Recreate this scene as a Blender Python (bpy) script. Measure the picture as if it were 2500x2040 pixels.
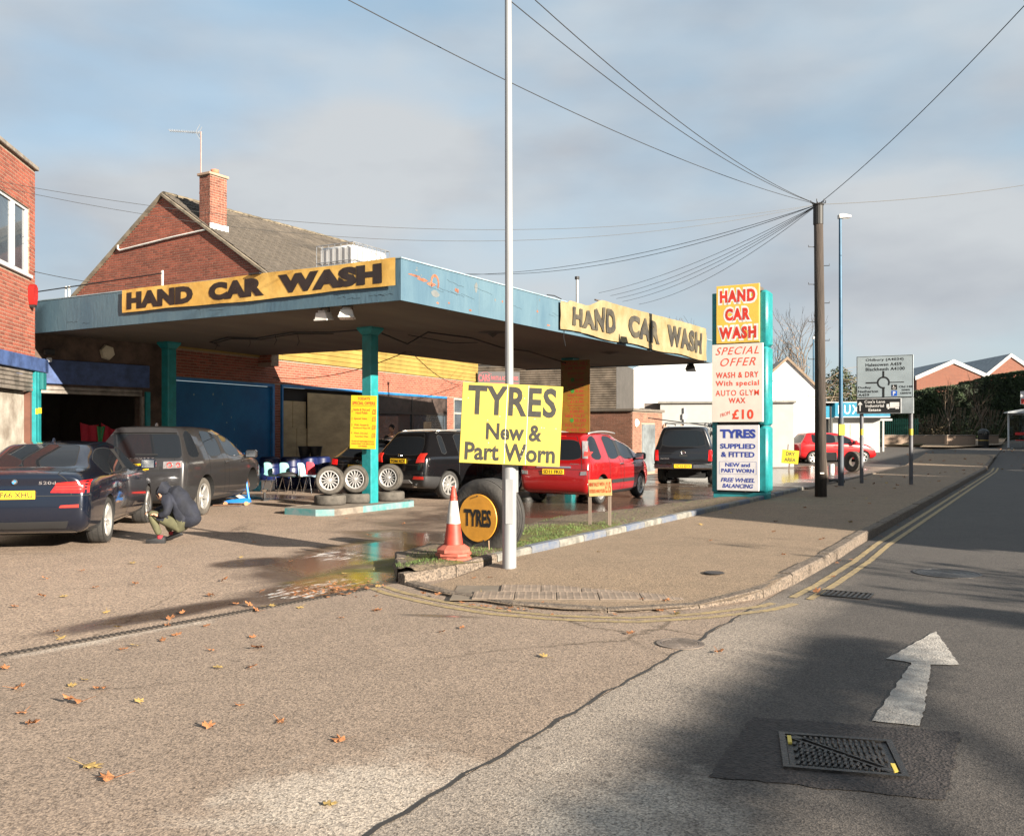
import bpy, bmesh, math, random
from mathutils import Vector, Matrix, noise
from mathutils.bvhtree import BVHTree
R = math.radians
random.seed(7)
scene = bpy.context.scene
for o in list(bpy.data.objects): bpy.data.objects.remove(o)

# ------------------------------------------------------------------ camera
F, HZ, CX, EYE = 2254.0, 1055.0, 1250.0, 1.6      # focal length and horizon in photo pixels, eye height
cam = bpy.data.cameras.new('camera'); camo = bpy.data.objects.new('camera', cam)
scene.collection.objects.link(camo); scene.camera = camo
camo.location = (0, 0, EYE); camo.rotation_euler = (R(90), 0, 0)
cam.sensor_width = 36; cam.lens = F/2500*36; cam.shift_y = 35/2500; cam.clip_end = 3000; cam.clip_start = .05
scene.render.resolution_x = 1024; scene.render.resolution_y = 835

# ------------------------------------------------------------------ light
SUN_AZ = Vector((.72, -.69, 0)).normalized(); SUN_EL = R(17.5)
sun = bpy.data.lights.new('sun', 'SUN'); suno = bpy.data.objects.new('sun', sun); scene.collection.objects.link(suno)
sun.energy = 5.0; sun.angle = R(.5); sun.color = (1, .9, .76)
sdir = Vector((SUN_AZ.x*math.cos(SUN_EL), SUN_AZ.y*math.cos(SUN_EL), math.sin(SUN_EL)))
suno.rotation_euler = sdir.to_track_quat('Z', 'Y').to_euler(); suno.location = (30, -30, 30)
vs = scene.view_settings; vs.view_transform = 'Standard'; vs.look = 'None'; vs.gamma = 1; vs.exposure = 1.85
world = bpy.data.worlds.new('World'); scene.world = world; world.use_nodes = True
nt = world.node_tree; nt.nodes.clear()
def N(nt, t, **kw):
    n = nt.nodes.new(t)
    for k, v in kw.items():
        if k in n.inputs.keys() if isinstance(k, str) else False: n.inputs[k].default_value = v
        else: setattr(n, k, v)
    return n
wo = N(nt, 'ShaderNodeOutputWorld'); bg = N(nt, 'ShaderNodeBackground'); bg.inputs['Strength'].default_value = .1
sky = N(nt, 'ShaderNodeTexSky', sky_type='NISHITA', sun_disc=False, sun_elevation=SUN_EL, sun_rotation=math.atan2(SUN_AZ.x, SUN_AZ.y), altitude=100, air_density=1, dust_density=2, ozone_density=1.5)
tc = N(nt, 'ShaderNodeTexCoord'); mp = N(nt, 'ShaderNodeMapping'); mp.inputs['Scale'].default_value = (1, 1, 2.6)
n1 = N(nt, 'ShaderNodeTexNoise'); n1.inputs['Scale'].default_value = 1.9; n1.inputs['Detail'].default_value = 4; n1.inputs['Roughness'].default_value = .5
r1 = N(nt, 'ShaderNodeValToRGB'); r1.color_ramp.elements[0].position = .34; r1.color_ramp.elements[1].position = .58
r1.color_ramp.elements[0].color = (.30, .30, .30, 1); r1.color_ramp.elements[1].color = (1, 1, 1, 1)
n2 = N(nt, 'ShaderNodeTexNoise'); n2.inputs['Scale'].default_value = 3.4; n2.inputs['Detail'].default_value = 7
r2 = N(nt, 'ShaderNodeValToRGB'); r2.color_ramp.elements[0].position = .36; r2.color_ramp.elements[1].position = .62
r2.color_ramp.elements[0].color = (1.28, 1.38, 1.52, 1); r2.color_ramp.elements[1].color = (1.74, 1.84, 1.92, 1)
mx = N(nt, 'ShaderNodeMix', data_type='RGBA')
skm = N(nt, 'ShaderNodeMix', data_type='RGBA', blend_type='MULTIPLY'); skm.inputs[0].default_value = 1; skm.inputs[7].default_value = (.30, .32, .33, 1)
l = nt.links.new
l(tc.outputs['Generated'], mp.inputs[0]); l(mp.outputs[0], n1.inputs['Vector']); l(mp.outputs[0], n2.inputs['Vector'])
l(n1.outputs[0], r1.inputs[0]); l(n2.outputs[0], r2.inputs[0]); l(sky.outputs[0], skm.inputs[6])
blue = N(nt, 'ShaderNodeMix', data_type='RGBA', blend_type='ADD'); blue.inputs[0].default_value = 1; blue.inputs[7].default_value = (.42, .86, 1.12, 1); l(skm.outputs[2], blue.inputs[6])
l(r1.outputs[0], mx.inputs[0]); l(blue.outputs[2], mx.inputs[6]); l(r2.outputs[0], mx.inputs[7])
l(mx.outputs[2], bg.inputs[0]); l(bg.outputs[0], wo.inputs[0])

# ------------------------------------------------------------------ frames
A0 = R(30.4); ca, sa = math.cos(A0), math.sin(A0)
GRID = -A0                                    # z-rotation of the road grid: n = across the road, v = along it
def W(n, v, z=0): return Vector((ca*n+sa*v, -sa*n+ca*v, z))
def NV(p): return (ca*p[0]-sa*p[1], sa*p[0]+ca*p[1])
def at(px, Y, z=0): return Vector(((px-CX)/F*Y, Y, z))           # a point at depth Y
def G(px, py, z=0): return at(px, (EYE-z)*F/(py-HZ), z)           # a point on the ground
def Z(py, Y): return EYE+(HZ-py)/F*Y

# ------------------------------------------------------------------ materials
def srgb(r, g, b):
    f = lambda c: (c/255/12.92) if c <= 10 else ((c/255+.055)/1.055)**2.4
    return (f(r), f(g), f(b))
MATS = {}
def mat(name, col, rough=.6, metal=0, var=.15, vscale=3, bump=0, bscale=40, coat=0, col2=None, spec=.5, detail=6, rnd=0, trans=0, coords='Object', streak=None, emit=None):
    if name in MATS: return MATS[name]
    m = bpy.data.materials.new(name); m.use_nodes = True; t = m.node_tree; b = t.nodes['Principled BSDF']
    b.inputs['Roughness'].default_value = rough; b.inputs['Metallic'].default_value = metal
    b.inputs['Coat Weight'].default_value = coat; b.inputs['Coat Roughness'].default_value = .04
    b.inputs['Specular IOR Level'].default_value = spec
    if trans: b.inputs['Transmission Weight'].default_value = trans
    tc = N(t, 'ShaderNodeTexCoord'); mp = N(t, 'ShaderNodeMapping'); t.links.new(tc.outputs[coords], mp.inputs[0])
    if streak: mp.inputs['Scale'].default_value = streak
    n = N(t, 'ShaderNodeTexNoise'); n.inputs['Scale'].default_value = vscale; n.inputs['Detail'].default_value = detail; n.inputs['Roughness'].default_value = .65
    t.links.new(mp.outputs[0], n.inputs['Vector'])
    c2 = col2 or tuple(c*(1-var*1.6) for c in col); c1 = col if col2 else tuple(min(1, c*(1+var*.6)) for c in col)
    rp = N(t, 'ShaderNodeValToRGB'); rp.color_ramp.elements[0].position = .36; rp.color_ramp.elements[1].position = .64
    rp.color_ramp.elements[0].color = (*c2, 1); rp.color_ramp.elements[1].color = (*c1, 1)
    t.links.new(n.outputs[0], rp.inputs[0]); src = rp.outputs[0]
    if rnd:
        oi = N(t, 'ShaderNodeObjectInfo'); ge = N(t, 'ShaderNodeNewGeometry')
        a = N(t, 'ShaderNodeMath', operation='ADD'); fr = N(t, 'ShaderNodeMath', operation='FRACT'); mr = N(t, 'ShaderNodeMapRange')
        t.links.new(oi.outputs['Random'], a.inputs[0]); t.links.new(ge.outputs['Random Per Island'], a.inputs[1]); t.links.new(a.outputs[0], fr.inputs[0]); t.links.new(fr.outputs[0], mr.inputs[0])
        mr.inputs[3].default_value = 1-rnd; mr.inputs[4].default_value = 1+rnd*.7
        hs = N(t, 'ShaderNodeHueSaturation'); t.links.new(mr.outputs[0], hs.inputs['Value']); t.links.new(src, hs.inputs['Color']); src = hs.outputs[0]
    t.links.new(src, b.inputs['Base Color'])
    if bump:
        nb = N(t, 'ShaderNodeTexNoise'); nb.inputs['Scale'].default_value = bscale; nb.inputs['Detail'].default_value = 3
        t.links.new(mp.outputs[0], nb.inputs['Vector']); bu = N(t, 'ShaderNodeBump'); bu.inputs['Strength'].default_value = bump; bu.inputs['Distance'].default_value = .02
        t.links.new(nb.outputs[0], bu.inputs['Height']); t.links.new(bu.outputs[0], b.inputs['Normal'])
    if emit:
        b.inputs['Emission Color'].default_value = (*emit[:3], 1); b.inputs['Emission Strength'].default_value = emit[3]
    MATS[name] = m; return m

def ground_mat(name, base, dark, fine=90, patch=.5, rough=.85, blobs=(), wetcol=None, algae=(), foam=(), worn=(), wornc=(.33, .28, .235), cracks=0, bump=.6, chalk=()):
    """asphalt / concrete: aggregate speckle, worn patches, and wet / algae / foam stains where they lie (object space = metres)"""
    m = bpy.data.materials.new(name); m.use_nodes = True; t = m.node_tree; L = t.links.new; b = t.nodes['Principled BSDF']
    tc = N(t, 'ShaderNodeTexCoord'); P = tc.outputs['Object']
    def noise_(scale, det=4, ro=.6, dist=0, vec=None):
        n = N(t, 'ShaderNodeTexNoise'); n.inputs['Scale'].default_value = scale; n.inputs['Detail'].default_value = det
        n.inputs['Roughness'].default_value = ro; n.inputs['Distortion'].default_value = dist; L(vec or P, n.inputs['Vector']); return n.outputs[0]
    def ramp(src, p0, p1, c0=(0, 0, 0), c1=(1, 1, 1)):
        r = N(t, 'ShaderNodeValToRGB'); r.color_ramp.elements[0].position = p0; r.color_ramp.elements[1].position = p1
        r.color_ramp.elements[0].color = (*c0, 1); r.color_ramp.elements[1].color = (*c1, 1); L(src, r.inputs[0]); return r.outputs[0]
    def mix(f, a, c, bt='MIX'):
        x = N(t, 'ShaderNodeMix', data_type='RGBA', blend_type=bt)
        if isinstance(f, float): x.inputs[0].default_value = f
        else: L(f, x.inputs[0])
        for s, i in ((a, 6), (c, 7)):
            if isinstance(s, tuple): x.inputs[i].default_value = (*s, 1)
            else: L(s, x.inputs[i])
        return x.outputs[2]
    def blobfield(bl, namp=.55, nsc=.8):
        cur = None
        for (x, y, rx, ry, ang) in bl:
            mp = N(t, 'ShaderNodeMapping', vector_type='TEXTURE'); mp.inputs['Location'].default_value = (x, y, 0)
            mp.inputs['Rotation'].default_value = (0, 0, R(ang)); mp.inputs['Scale'].default_value = (rx, ry, 1e3)
            L(P, mp.inputs[0]); ln = N(t, 'ShaderNodeVectorMath', operation='LENGTH'); L(mp.outputs[0], ln.inputs[0])
            s = N(t, 'ShaderNodeMath', operation='SUBTRACT'); s.inputs[0].default_value = 1; L(ln.outputs['Value'], s.inputs[1])
            if cur is None: cur = s.outputs[0]
            else:
                q = N(t, 'ShaderNodeMath', operation='MAXIMUM'); L(cur, q.inputs[0]); L(s.outputs[0], q.inputs[1]); cur = q.outputs[0]
        nn = N(t, 'ShaderNodeMath', operation='MULTIPLY_ADD'); L(noise_(nsc, 6, .62, .4), nn.inputs[0]); nn.inputs[1].default_value = namp*2; nn.inputs[2].default_value = -namp
        ad = N(t, 'ShaderNodeMath', operation='ADD'); L(cur, ad.inputs[0]); L(nn.outputs[0], ad.inputs[1]); return ad.outputs[0]
    mid = tuple((x+y)/2 for x, y in zip(base, dark))
    c = mix(ramp(noise_(patch, 7, .68), .35, .68), mid, base)
    c = mix(ramp(noise_(patch*5.3, 6, .7, .5), .42, .75), c, tuple(x*1.12 for x in base))
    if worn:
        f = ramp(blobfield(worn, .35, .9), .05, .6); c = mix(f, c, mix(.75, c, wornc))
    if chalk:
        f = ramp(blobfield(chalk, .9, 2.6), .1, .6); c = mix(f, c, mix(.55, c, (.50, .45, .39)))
    v = N(t, 'ShaderNodeTexVoronoi', feature='F1'); v.inputs['Scale'].default_value = fine; L(P, v.inputs['Vector'])
    sp = ramp(v.outputs['Color'], .15, .95, (.42, .42, .43), (1.5, 1.46, 1.38))
    c = mix(.8, c, sp, 'MULTIPLY')
    pits = ramp(noise_(fine*.6, 3, .6), .37, .47, (.38, .36, .34), (1, 1, 1)); c = mix(.85, c, pits, 'MULTIPLY')
    if cracks:
        vc = N(t, 'ShaderNodeTexVoronoi', feature='DISTANCE_TO_EDGE'); vc.inputs['Scale'].default_value = cracks
        dm = N(t, 'ShaderNodeMix', data_type='RGBA', blend_type='ADD'); dm.inputs[0].default_value = .5; L(P, dm.inputs[6])
        nz = N(t, 'ShaderNodeTexNoise'); nz.inputs['Scale'].default_value = 1.6; nz.inputs['Detail'].default_value = 7; nz.inputs['Roughness'].default_value = .7; L(P, nz.inputs['Vector']); L(nz.outputs['Color'], dm.inputs[7]); L(dm.outputs[2], vc.inputs['Vector'])
        ck = ramp(vc.outputs['Distance'], .0, .006, (.35, .33, .3), (1, 1, 1)); gate = ramp(noise_(.35, 3), .45, .6)
        c = mix(gate, c, mix(1.0, c, ck, 'MULTIPLY'))
    vd = N(t, 'ShaderNodeTexVoronoi'); vd.inputs['Scale'].default_value = 1.9; L(P, vd.inputs['Vector']); c = mix(.75, c, ramp(vd.outputs['Distance'], .02, .055, (.42, .4, .38), (1, 1, 1)), 'MULTIPLY')
    vd = N(t, 'ShaderNodeTexVoronoi'); vd.inputs['Scale'].default_value = 7; L(P, vd.inputs['Vector']); c = mix(.6, c, ramp(vd.outputs['Distance'], .03, .07, (.5, .48, .45), (1, 1, 1)), 'MULTIPLY')
    rg = N(t, 'ShaderNodeMath', operation='ADD'); rg.inputs[0].default_value = rough; rg.inputs[1].default_value = 0; rout = rg.outputs[0]
    bstr = None
    if blobs:
        f = blobfield(blobs); wf = ramp(f, .04, .34); wc = mix(wf, c, mix(.78, c, wetcol or tuple(x*.3 for x in base))); c = wc
        wf2 = ramp(f, .15, .55); rr = N(t, 'ShaderNodeMix', data_type='FLOAT'); L(wf2, rr.inputs[0]); rr.inputs[2].default_value = rough; rr.inputs[3].default_value = .13; rout = rr.outputs[0]
        inv = N(t, 'ShaderNodeMath', operation='SUBTRACT'); inv.inputs[0].default_value = 1; L(wf2, inv.inputs[1])
        bs = N(t, 'ShaderNodeMath', operation='MULTIPLY_ADD'); L(inv.outputs[0], bs.inputs[0]); bs.inputs[1].default_value = bump*.85; bs.inputs[2].default_value = bump*.15; bstr = bs.outputs[0]
    if algae:
        f = ramp(blobfield(algae, .6, 2.2), .15, .6); ac = mix(ramp(noise_(9, 5, .7), .4, .6), (.055, .065, .012), (.14, .125, .012)); c = mix(f, c, mix(.75, c, ac))
    if foam:
        fm = N(t, 'ShaderNodeMapping'); fm.inputs['Rotation'].default_value = (0, 0, R(8)); fm.inputs['Scale'].default_value = (2.4, .6, 1); L(P, fm.inputs[0])
        nn = noise_(3.2, 6, .75, 1.2, fm.outputs[0]); f1 = ramp(nn, .53, .6); f2 = ramp(blobfield(foam, .25, 2), .15, .4)
        x = N(t, 'ShaderNodeMath', operation='MULTIPLY'); L(f1, x.inputs[0]); L(f2, x.inputs[1]); c = mix(x.outputs[0], c, (.62, .6, .57))
    L(c, b.inputs['Base Color']); L(rout, b.inputs['Roughness']); b.inputs['Specular IOR Level'].default_value = .4
    hb = N(t, 'ShaderNodeMath', operation='ADD'); L(v.outputs['Distance'], hb.inputs[0]); L(noise_(fine*1.3, 2), hb.inputs[1])
    bu = N(t, 'ShaderNodeBump'); bu.inputs['Distance'].default_value = .006; bu.inputs['Strength'].default_value = bump; L(hb.outputs[0], bu.inputs['Height'])
    if bstr: L(bstr, bu.inputs['Strength'])
    L(bu.outputs[0], b.inputs['Normal']); return m

# ------------------------------------------------------------------ mesh helpers
COL = scene.collection
class MB:
    def __init__(s): s.v = []; s.f = []; s.m = []
    def add(s, vs, fs, mi=0, M=None):
        b = len(s.v); s.v += [tuple(M @ Vector(p)) for p in vs] if M else [tuple(p) for p in vs]
        s.f += [tuple(b+i for i in f) for f in fs]; s.m += [mi]*len(fs); return s
    def box(s, x0, x1, y0, y1, z0, z1, mi=0, M=None):
        return s.add([(x0,y0,z0),(x1,y0,z0),(x1,y1,z0),(x0,y1,z0),(x0,y0,z1),(x1,y0,z1),(x1,y1,z1),(x0,y1,z1)],
            [(3,2,1,0),(4,5,6,7),(0,1,5,4),(1,2,6,5),(2,3,7,6),(3,0,4,7)], mi, M)
    def bbox(s, x0, x1, y0, y1, z0, z1, r=.01, mi=0, M=None):      # box with chamfered edges
        X, Y_, Zz = (x0, x1), (y0, y1), (z0, z1); vs = []; idx = {}
        for i in (0, 1):
            for j in (0, 1):
                for k in (0, 1):
                    sx, sy, sz = (r, -r)[i], (r, -r)[j], (r, -r)[k]
                    for ax, p in (('x', (X[i], Y_[j]+sy, Zz[k]+sz)), ('y', (X[i]+sx, Y_[j], Zz[k]+sz)), ('z', (X[i]+sx, Y_[j]+sy, Zz[k]))):
                        idx[(i, j, k, ax)] = len(vs); vs.append(p)
        g = lambda i, j, k, a: idx[(i, j, k, a)]
        fs = [tuple(g(i,j,k,'x') for j,k in ((0,0),(1,0),(1,1),(0,1))) for i in (0,1)] + [tuple(g(i,j,k,'y') for i,k in ((0,0),(1,0),(1,1),(0,1))) for j in (0,1)] + [tuple(g(i,j,k,'z') for i,j in ((0,0),(1,0),(1,1),(0,1))) for k in (0,1)]
        for a in (0,1):
            for b_ in (0,1):
                fs.append((g(a,b_,0,'x'), g(a,b_,1,'x'), g(a,b_,1,'y'), g(a,b_,0,'y')))
                fs.append((g(a,0,b_,'x'), g(a,1,b_,'x'), g(a,1,b_,'z'), g(a,0,b_,'z')))
                fs.append((g(0,a,b_,'y'), g(1,a,b_,'y'), g(1,a,b_,'z'), g(0,a,b_,'z')))
                for c in (0,1): fs.append((g(a,b_,c,'x'), g(a,b_,c,'y'), g(a,b_,c,'z')))
        return s.add(vs, fs, mi, M)
    def cyl(s, p0, p1, r0, r1=None, seg=12, mi=0, cap=True):
        r1 = r0 if r1 is None else r1; p0 = Vector(p0); p1 = Vector(p1); d = (p1-p0).normalized()
        a = d.orthogonal().normalized(); b = d.cross(a); vs = []
        for p, r in ((p0, r0), (p1, r1)):
            for i in range(seg):
                t = 2*math.pi*i/seg; vs.append(p+(a*math.cos(t)+b*math.sin(t))*r)
        fs = [(i, (i+1) % seg, seg+(i+1) % seg, seg+i) for i in range(seg)]
        if cap: fs += [tuple(range(seg))[::-1], tuple(range(seg, 2*seg))]
        return s.add(vs, fs, mi)
    def tube(s, path, r, seg=6, mi=0, rads=None):
        path = [Vector(p) for p in path]; vs = []; n = len(path); up = None
        for k, p in enumerate(path):
            d = (path[min(k+1, n-1)]-path[max(k-1, 0)]).normalized()
            if up is None: a = d.orthogonal().normalized()
            else:
                a = up-d*up.dot(d); a = a.normalized() if a.length > 1e-5 else d.orthogonal().normalized()
            up = a; b = d.cross(a); rr = rads[k] if rads else r
            for i in range(seg):
                t = 2*math.pi*i/seg; vs.append(p+(a*math.cos(t)+b*math.sin(t))*rr)
        fs = [(k*seg+i, k*seg+(i+1) % seg, (k+1)*seg+(i+1) % seg, (k+1)*seg+i) for k in range(n-1) for i in range(seg)]
        fs += [tuple(range(seg))[::-1], tuple(range((n-1)*seg, n*seg))]
        return s.add(vs, fs, mi)
    def prism(s, poly, z0, z1, mi=0, M=None):
        n = len(poly); vs = [(x, y, z0) for x, y in poly]+[(x, y, z1) for x, y in poly]
        return s.add(vs, [tuple(range(n))[::-1], tuple(range(n, 2*n))]+[(i, (i+1) % n, n+(i+1) % n, n+i) for i in range(n)], mi, M)
    def xprism(s, poly, y0, y1, mi=0, M=None):                     # polygon in x,z pushed along y
        n = len(poly); vs = [(x, y0, z) for x, z in poly]+[(x, y1, z) for x, z in poly]
        return s.add(vs, [tuple(range(n)), tuple(range(n, 2*n))[::-1]]+[(i, n+i, n+(i+1) % n, (i+1) % n) for i in range(n)], mi, M)
    def lathe(s, prof, seg=32, mi=0, M=None, close=False):         # profile (r, h) about local z
        n = len(prof); vs = []
        for i in range(seg):
            t = 2*math.pi*i/seg
            for r, h in prof: vs.append((r*math.cos(t), r*math.sin(t), h))
        kk = n if close else n-1
        fs = [(i*n+k, ((i+1) % seg)*n+k, ((i+1) % seg)*n+(k+1) % n, i*n+(k+1) % n) for i in range(seg) for k in range(kk)]
        return s.add(vs, fs, mi, M)
    def mesh(s, name, smooth=False, recalc=True):
        me = bpy.data.meshes.new(name); me.from_pydata(s.v, [], s.f)
        if any(s.m): me.polygons.foreach_set('material_index', s.m)
        if recalc:
            bm = bmesh.new(); bm.from_mesh(me); bmesh.ops.recalc_face_normals(bm, faces=bm.faces); bm.to_mesh(me); bm.free()
        if smooth is True: me.polygons.foreach_set('use_smooth', [True]*len(me.polygons))
        me.update()
        if smooth == 'auto': me.polygons.foreach_set('use_smooth', [True]*len(me.polygons)); me.set_sharp_from_angle(angle=R(38))
        return me
def obj(name, mb, mats, parent=None, loc=None, rz=0, smooth=False, kind=None, recalc=True):
    me = mb.mesh(name, smooth, recalc) if isinstance(mb, MB) else mb
    if not me.materials:
        for m in (mats if isinstance(mats, (list, tuple)) else [mats]): me.materials.append(m)
    o = bpy.data.objects.new(name, me); COL.objects.link(o)
    if parent: o.parent = parent
    if loc is not None: o.location = loc
    if rz: o.rotation_euler = (0, 0, rz)
    if kind: o['kind'] = kind
    return o
def tag(o, label, cat, group=None):
    o['label'] = label; o['category'] = cat
    if group: o['group'] = group
    return o
def thing(name, label, cat, loc=(0, 0, 0), rz=0, group=None):
    o = bpy.data.objects.new(name, None); COL.objects.link(o); o.location = loc; o.rotation_euler = (0, 0, rz); o.empty_display_size = .2
    return tag(o, label, cat, group)
def dup(root, loc=None, rz=None, label=None, parent=None):
    r = root.copy(); COL.objects.link(r)
    if parent: r.parent = parent
    if loc is not None: r.location = loc
    if rz is not None: r.rotation_euler = (root.rotation_euler[0], root.rotation_euler[1], rz)
    if label: r['label'] = label
    for ch in list(root.children): dup(ch, parent=r)
    return r
def struct(name, mb, m, **kw): return obj(name, mb, m, kind='structure', **kw)

# temp scene used to evaluate text and modifiers cheaply
TMP = bpy.data.scenes.new('tmp')
def evaluated(o):
    TMP.collection.objects.link(o); vl = TMP.view_layers[0]; vl.update(); dg = vl.depsgraph
    me = bpy.data.meshes.new_from_object(o.evaluated_get(dg)); TMP.collection.objects.unlink(o); return me
def text_geo(s, w, h, bold=0.0, shear=0.0, spacing=1.0, align='FIT'):
    cu = bpy.data.curves.new('t', 'FONT'); cu.body = s; cu.offset = bold; cu.shear = shear; cu.space_character = spacing; cu.resolution_u = 3
    o = bpy.data.objects.new('t', cu); me = evaluated(o)
    vs = [v.co.copy() for v in me.vertices]; fs = [tuple(p.vertices) for p in me.polygons]
    x0 = min(v.x for v in vs); x1 = max(v.x for v in vs); y0 = min(v.y for v in vs); y1 = max(v.y for v in vs)
    if w is None: k = h/(y1-y0); sx = sz = k
    else: sx = w/(x1-x0); sz = h/(y1-y0)
    vs = [((v.x-(x0+x1)/2)*sx, 0, (v.y-(y0+y1)/2)*sz) for v in vs]
    bpy.data.objects.remove(o); bpy.data.curves.remove(cu); bpy.data.meshes.remove(me)
    return vs, fs
def lettering(parent, s, cx, cz, w, h, m, y=-.02, bold=.0, shear=0, spacing=1, rot=0, fn=None, name='lettering', cut=False):
    vs, fs = text_geo(s, w, h, bold, shear, spacing); c, q = math.cos(R(rot)), math.sin(R(rot))
    vs = [(cx+x*c-z*q, y, cz+x*q+z*c) for x, _, z in vs]
    if fn: vs = [(x, fn(x, z)+y, z) for x, _, z in vs]
    mb = MB(); mb.add(vs, fs); return obj(name, mb, m, parent, recalc=False)
def sheet(name, polys, m, z=0, **kw):                        # flat polygons in world x,y
    mb = MB()
    for p in polys: mb.add([(q[0], q[1], z+(q[2] if len(q) > 2 else 0)) for q in p], [tuple(range(len(p)))])
    me = mb.mesh(name, recalc=False)
    bm = bmesh.new(); bm.from_mesh(me)
    for f in bm.faces:
        f.normal_update()
        if f.normal.z < 0: f.normal_flip()
    bm.to_mesh(me); bm.free(); return obj(name, me, m, **kw)

# ================================================================== GROUND
def zt(v): t = max(0, v-42); return .05*t if t < 22 else 1.1
def smooth(a, b, x): t = max(0, min(1, (x-a)/(b-a))); return t*t*(3-2*t)
def gridsheet(name, n0, n1, vlist, m, z=0, nn=1, edge=None, **kw):
    mb = MB(); cols = nn+1; vs = []; fs = []
    for i, v in enumerate(vlist):
        a, b = (n0(v) if callable(n0) else n0), (n1(v) if callable(n1) else n1)
        for k in range(cols): vs.append((a+(b-a)*k/nn, v, z+zt(v)))
    for i in range(len(vlist)-1):
        for k in range(nn): q = i*cols+k; fs.append((q, q+1, q+cols+1, q+cols))
    mb.add(vs, fs); return struct(name, mb, m, rz=GRID, recalc=False, **kw)
def poly_nv(name, pts, m, z, kind='structure', parent=None):
    mb = MB(); mb.add([(a, b, z) for a, b in pts], [tuple(range(len(pts)))]); me = mb.mesh(name, recalc=False)
    bm = bmesh.new(); bm.from_mesh(me)
    for f in bm.faces:
        f.normal_update()
        if f.normal.z < 0: f.normal_flip()
    bm.to_mesh(me); bm.free(); return obj(name, me, m, parent, rz=GRID, kind=kind)

WETRED = (.035, .02, .016)
m_forecourt = ground_mat('forecourt_concrete', (.30, .228, .175), (.225, .168, .128), fine=70, patch=.28, cracks=.33, rough=.8, bump=.35, wetcol=(.045, .028, .021),
    blobs=[(-9.2, 20, 3.4, 9.5, 0), (-9, 34, 4, 16, 0), (-14.5, 27, 7, 9, 0), (-7.9, 9.6, 1.1, 3.3, 12), (-6.55, 7.3, .75, 1.7, 5), (-6.75, 5.6, .3, 1.6, -7), (-8.3, 11.6, 2.2, 1.0, 0), (-17, 16.6, 2.6, 1.2, 0), (-8.5, 8.2, .5, .7, 0)],
    algae=[(-6.75, 8.15, .65, 1.35, 0), (-7.2, 9.3, .35, .9, 0)], foam=[(-6.55, 7.1, .5, .9, 5), (-8.0, 9.2, .6, .6, 0)])
m_apron = ground_mat('apron_asphalt', (.25, .192, .15), (.195, .15, .116), fine=110, patch=.35, rough=.88, bump=.28, cracks=.22, chalk=[(-2.7, 3.1, .55, .9, -10), (-6.5, 4.6, .35, 1.6, -8)], blobs=[(-4.6, 6.6, .5, .10, 20)], wetcol=(.09, .07, .055))
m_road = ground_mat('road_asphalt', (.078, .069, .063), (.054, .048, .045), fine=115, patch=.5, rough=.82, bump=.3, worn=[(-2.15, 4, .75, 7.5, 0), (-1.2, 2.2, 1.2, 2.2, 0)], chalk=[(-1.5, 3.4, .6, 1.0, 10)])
m_patch = ground_mat('fresh_patch_asphalt', (.036, .030, .029), (.026, .022, .021), fine=60, rough=.75, bump=.8)
m_pave = ground_mat('pavement_tarmac', (.255, .187, .128), (.18, .133, .092), fine=110, patch=.8, rough=.88, bump=.6)
m_ground = ground_mat('far_ground', (.1, .085, .06), (.06, .055, .035), fine=20)
m_kerb = ground_mat('kerb_concrete', (.135, .108, .085), (.13, .10, .078), fine=60, patch=3, bump=.5)

VL = [-30, 0, 20, 42, 44, 48, 53, 58, 64, 90, 400]
gridsheet('ground', -400, 400, VL, m_ground, z=-.03)
gridsheet('forecourt', -32, lambda v: -5.45 if v > 9 else -5.6, [-12, 0, 8.99, 9.01, 42, 43.5], m_forecourt, z=0)
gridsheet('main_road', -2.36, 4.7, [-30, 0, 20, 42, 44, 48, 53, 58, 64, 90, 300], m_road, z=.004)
poly_nv('side_road_apron', [(-8.2, -9), (-6.48, 3.8), (-6.0, 7.75), (-5.4, 9.2), (-2.362, 14.1), (-2.362, -9)], m_apron, .006)
# rough edge where the apron tarmac meets the road
rr = random.Random(3); e = [(-2.36+rr.uniform(-.02, .025), 1.2+i*.16) for i in range(46)]
mb = MB()
for (a, b), (c, d) in zip(e, e[1:]): w1 = rr.uniform(.002, .016); mb.add([(a-.012, b, .009), (a+w1, b, .009), (c+w1, d, .009), (c-.012, d, .009)], [(0, 1, 2, 3)])
struct('road_joint', mb, mat('bitumen', (.03, .027, .025), .7), rz=GRID, recalc=False)
# far junction, far pavement and opposite pavement
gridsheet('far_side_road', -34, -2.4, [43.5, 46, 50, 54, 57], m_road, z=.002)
gridsheet('opposite_pavement', 4.7, 8.2, VL[:-1]+[300], m_pave, z=.10)
gridsheet('far_pavement', lambda v: -6.4, lambda v: -2.5 if v > 58 else -2.5-(58-v)*.9, [55.5, 57, 58, 60, 64, 70, 90, 300], m_pave, z=.12)
gridsheet('verge', -34, -6.4, [57, 58, 60, 64, 90], mat('verge_soil', (.09, .075, .03), .95, var=.4, vscale=5, bump=.5, col2=(.04, .05, .015)), z=.14)

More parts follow.
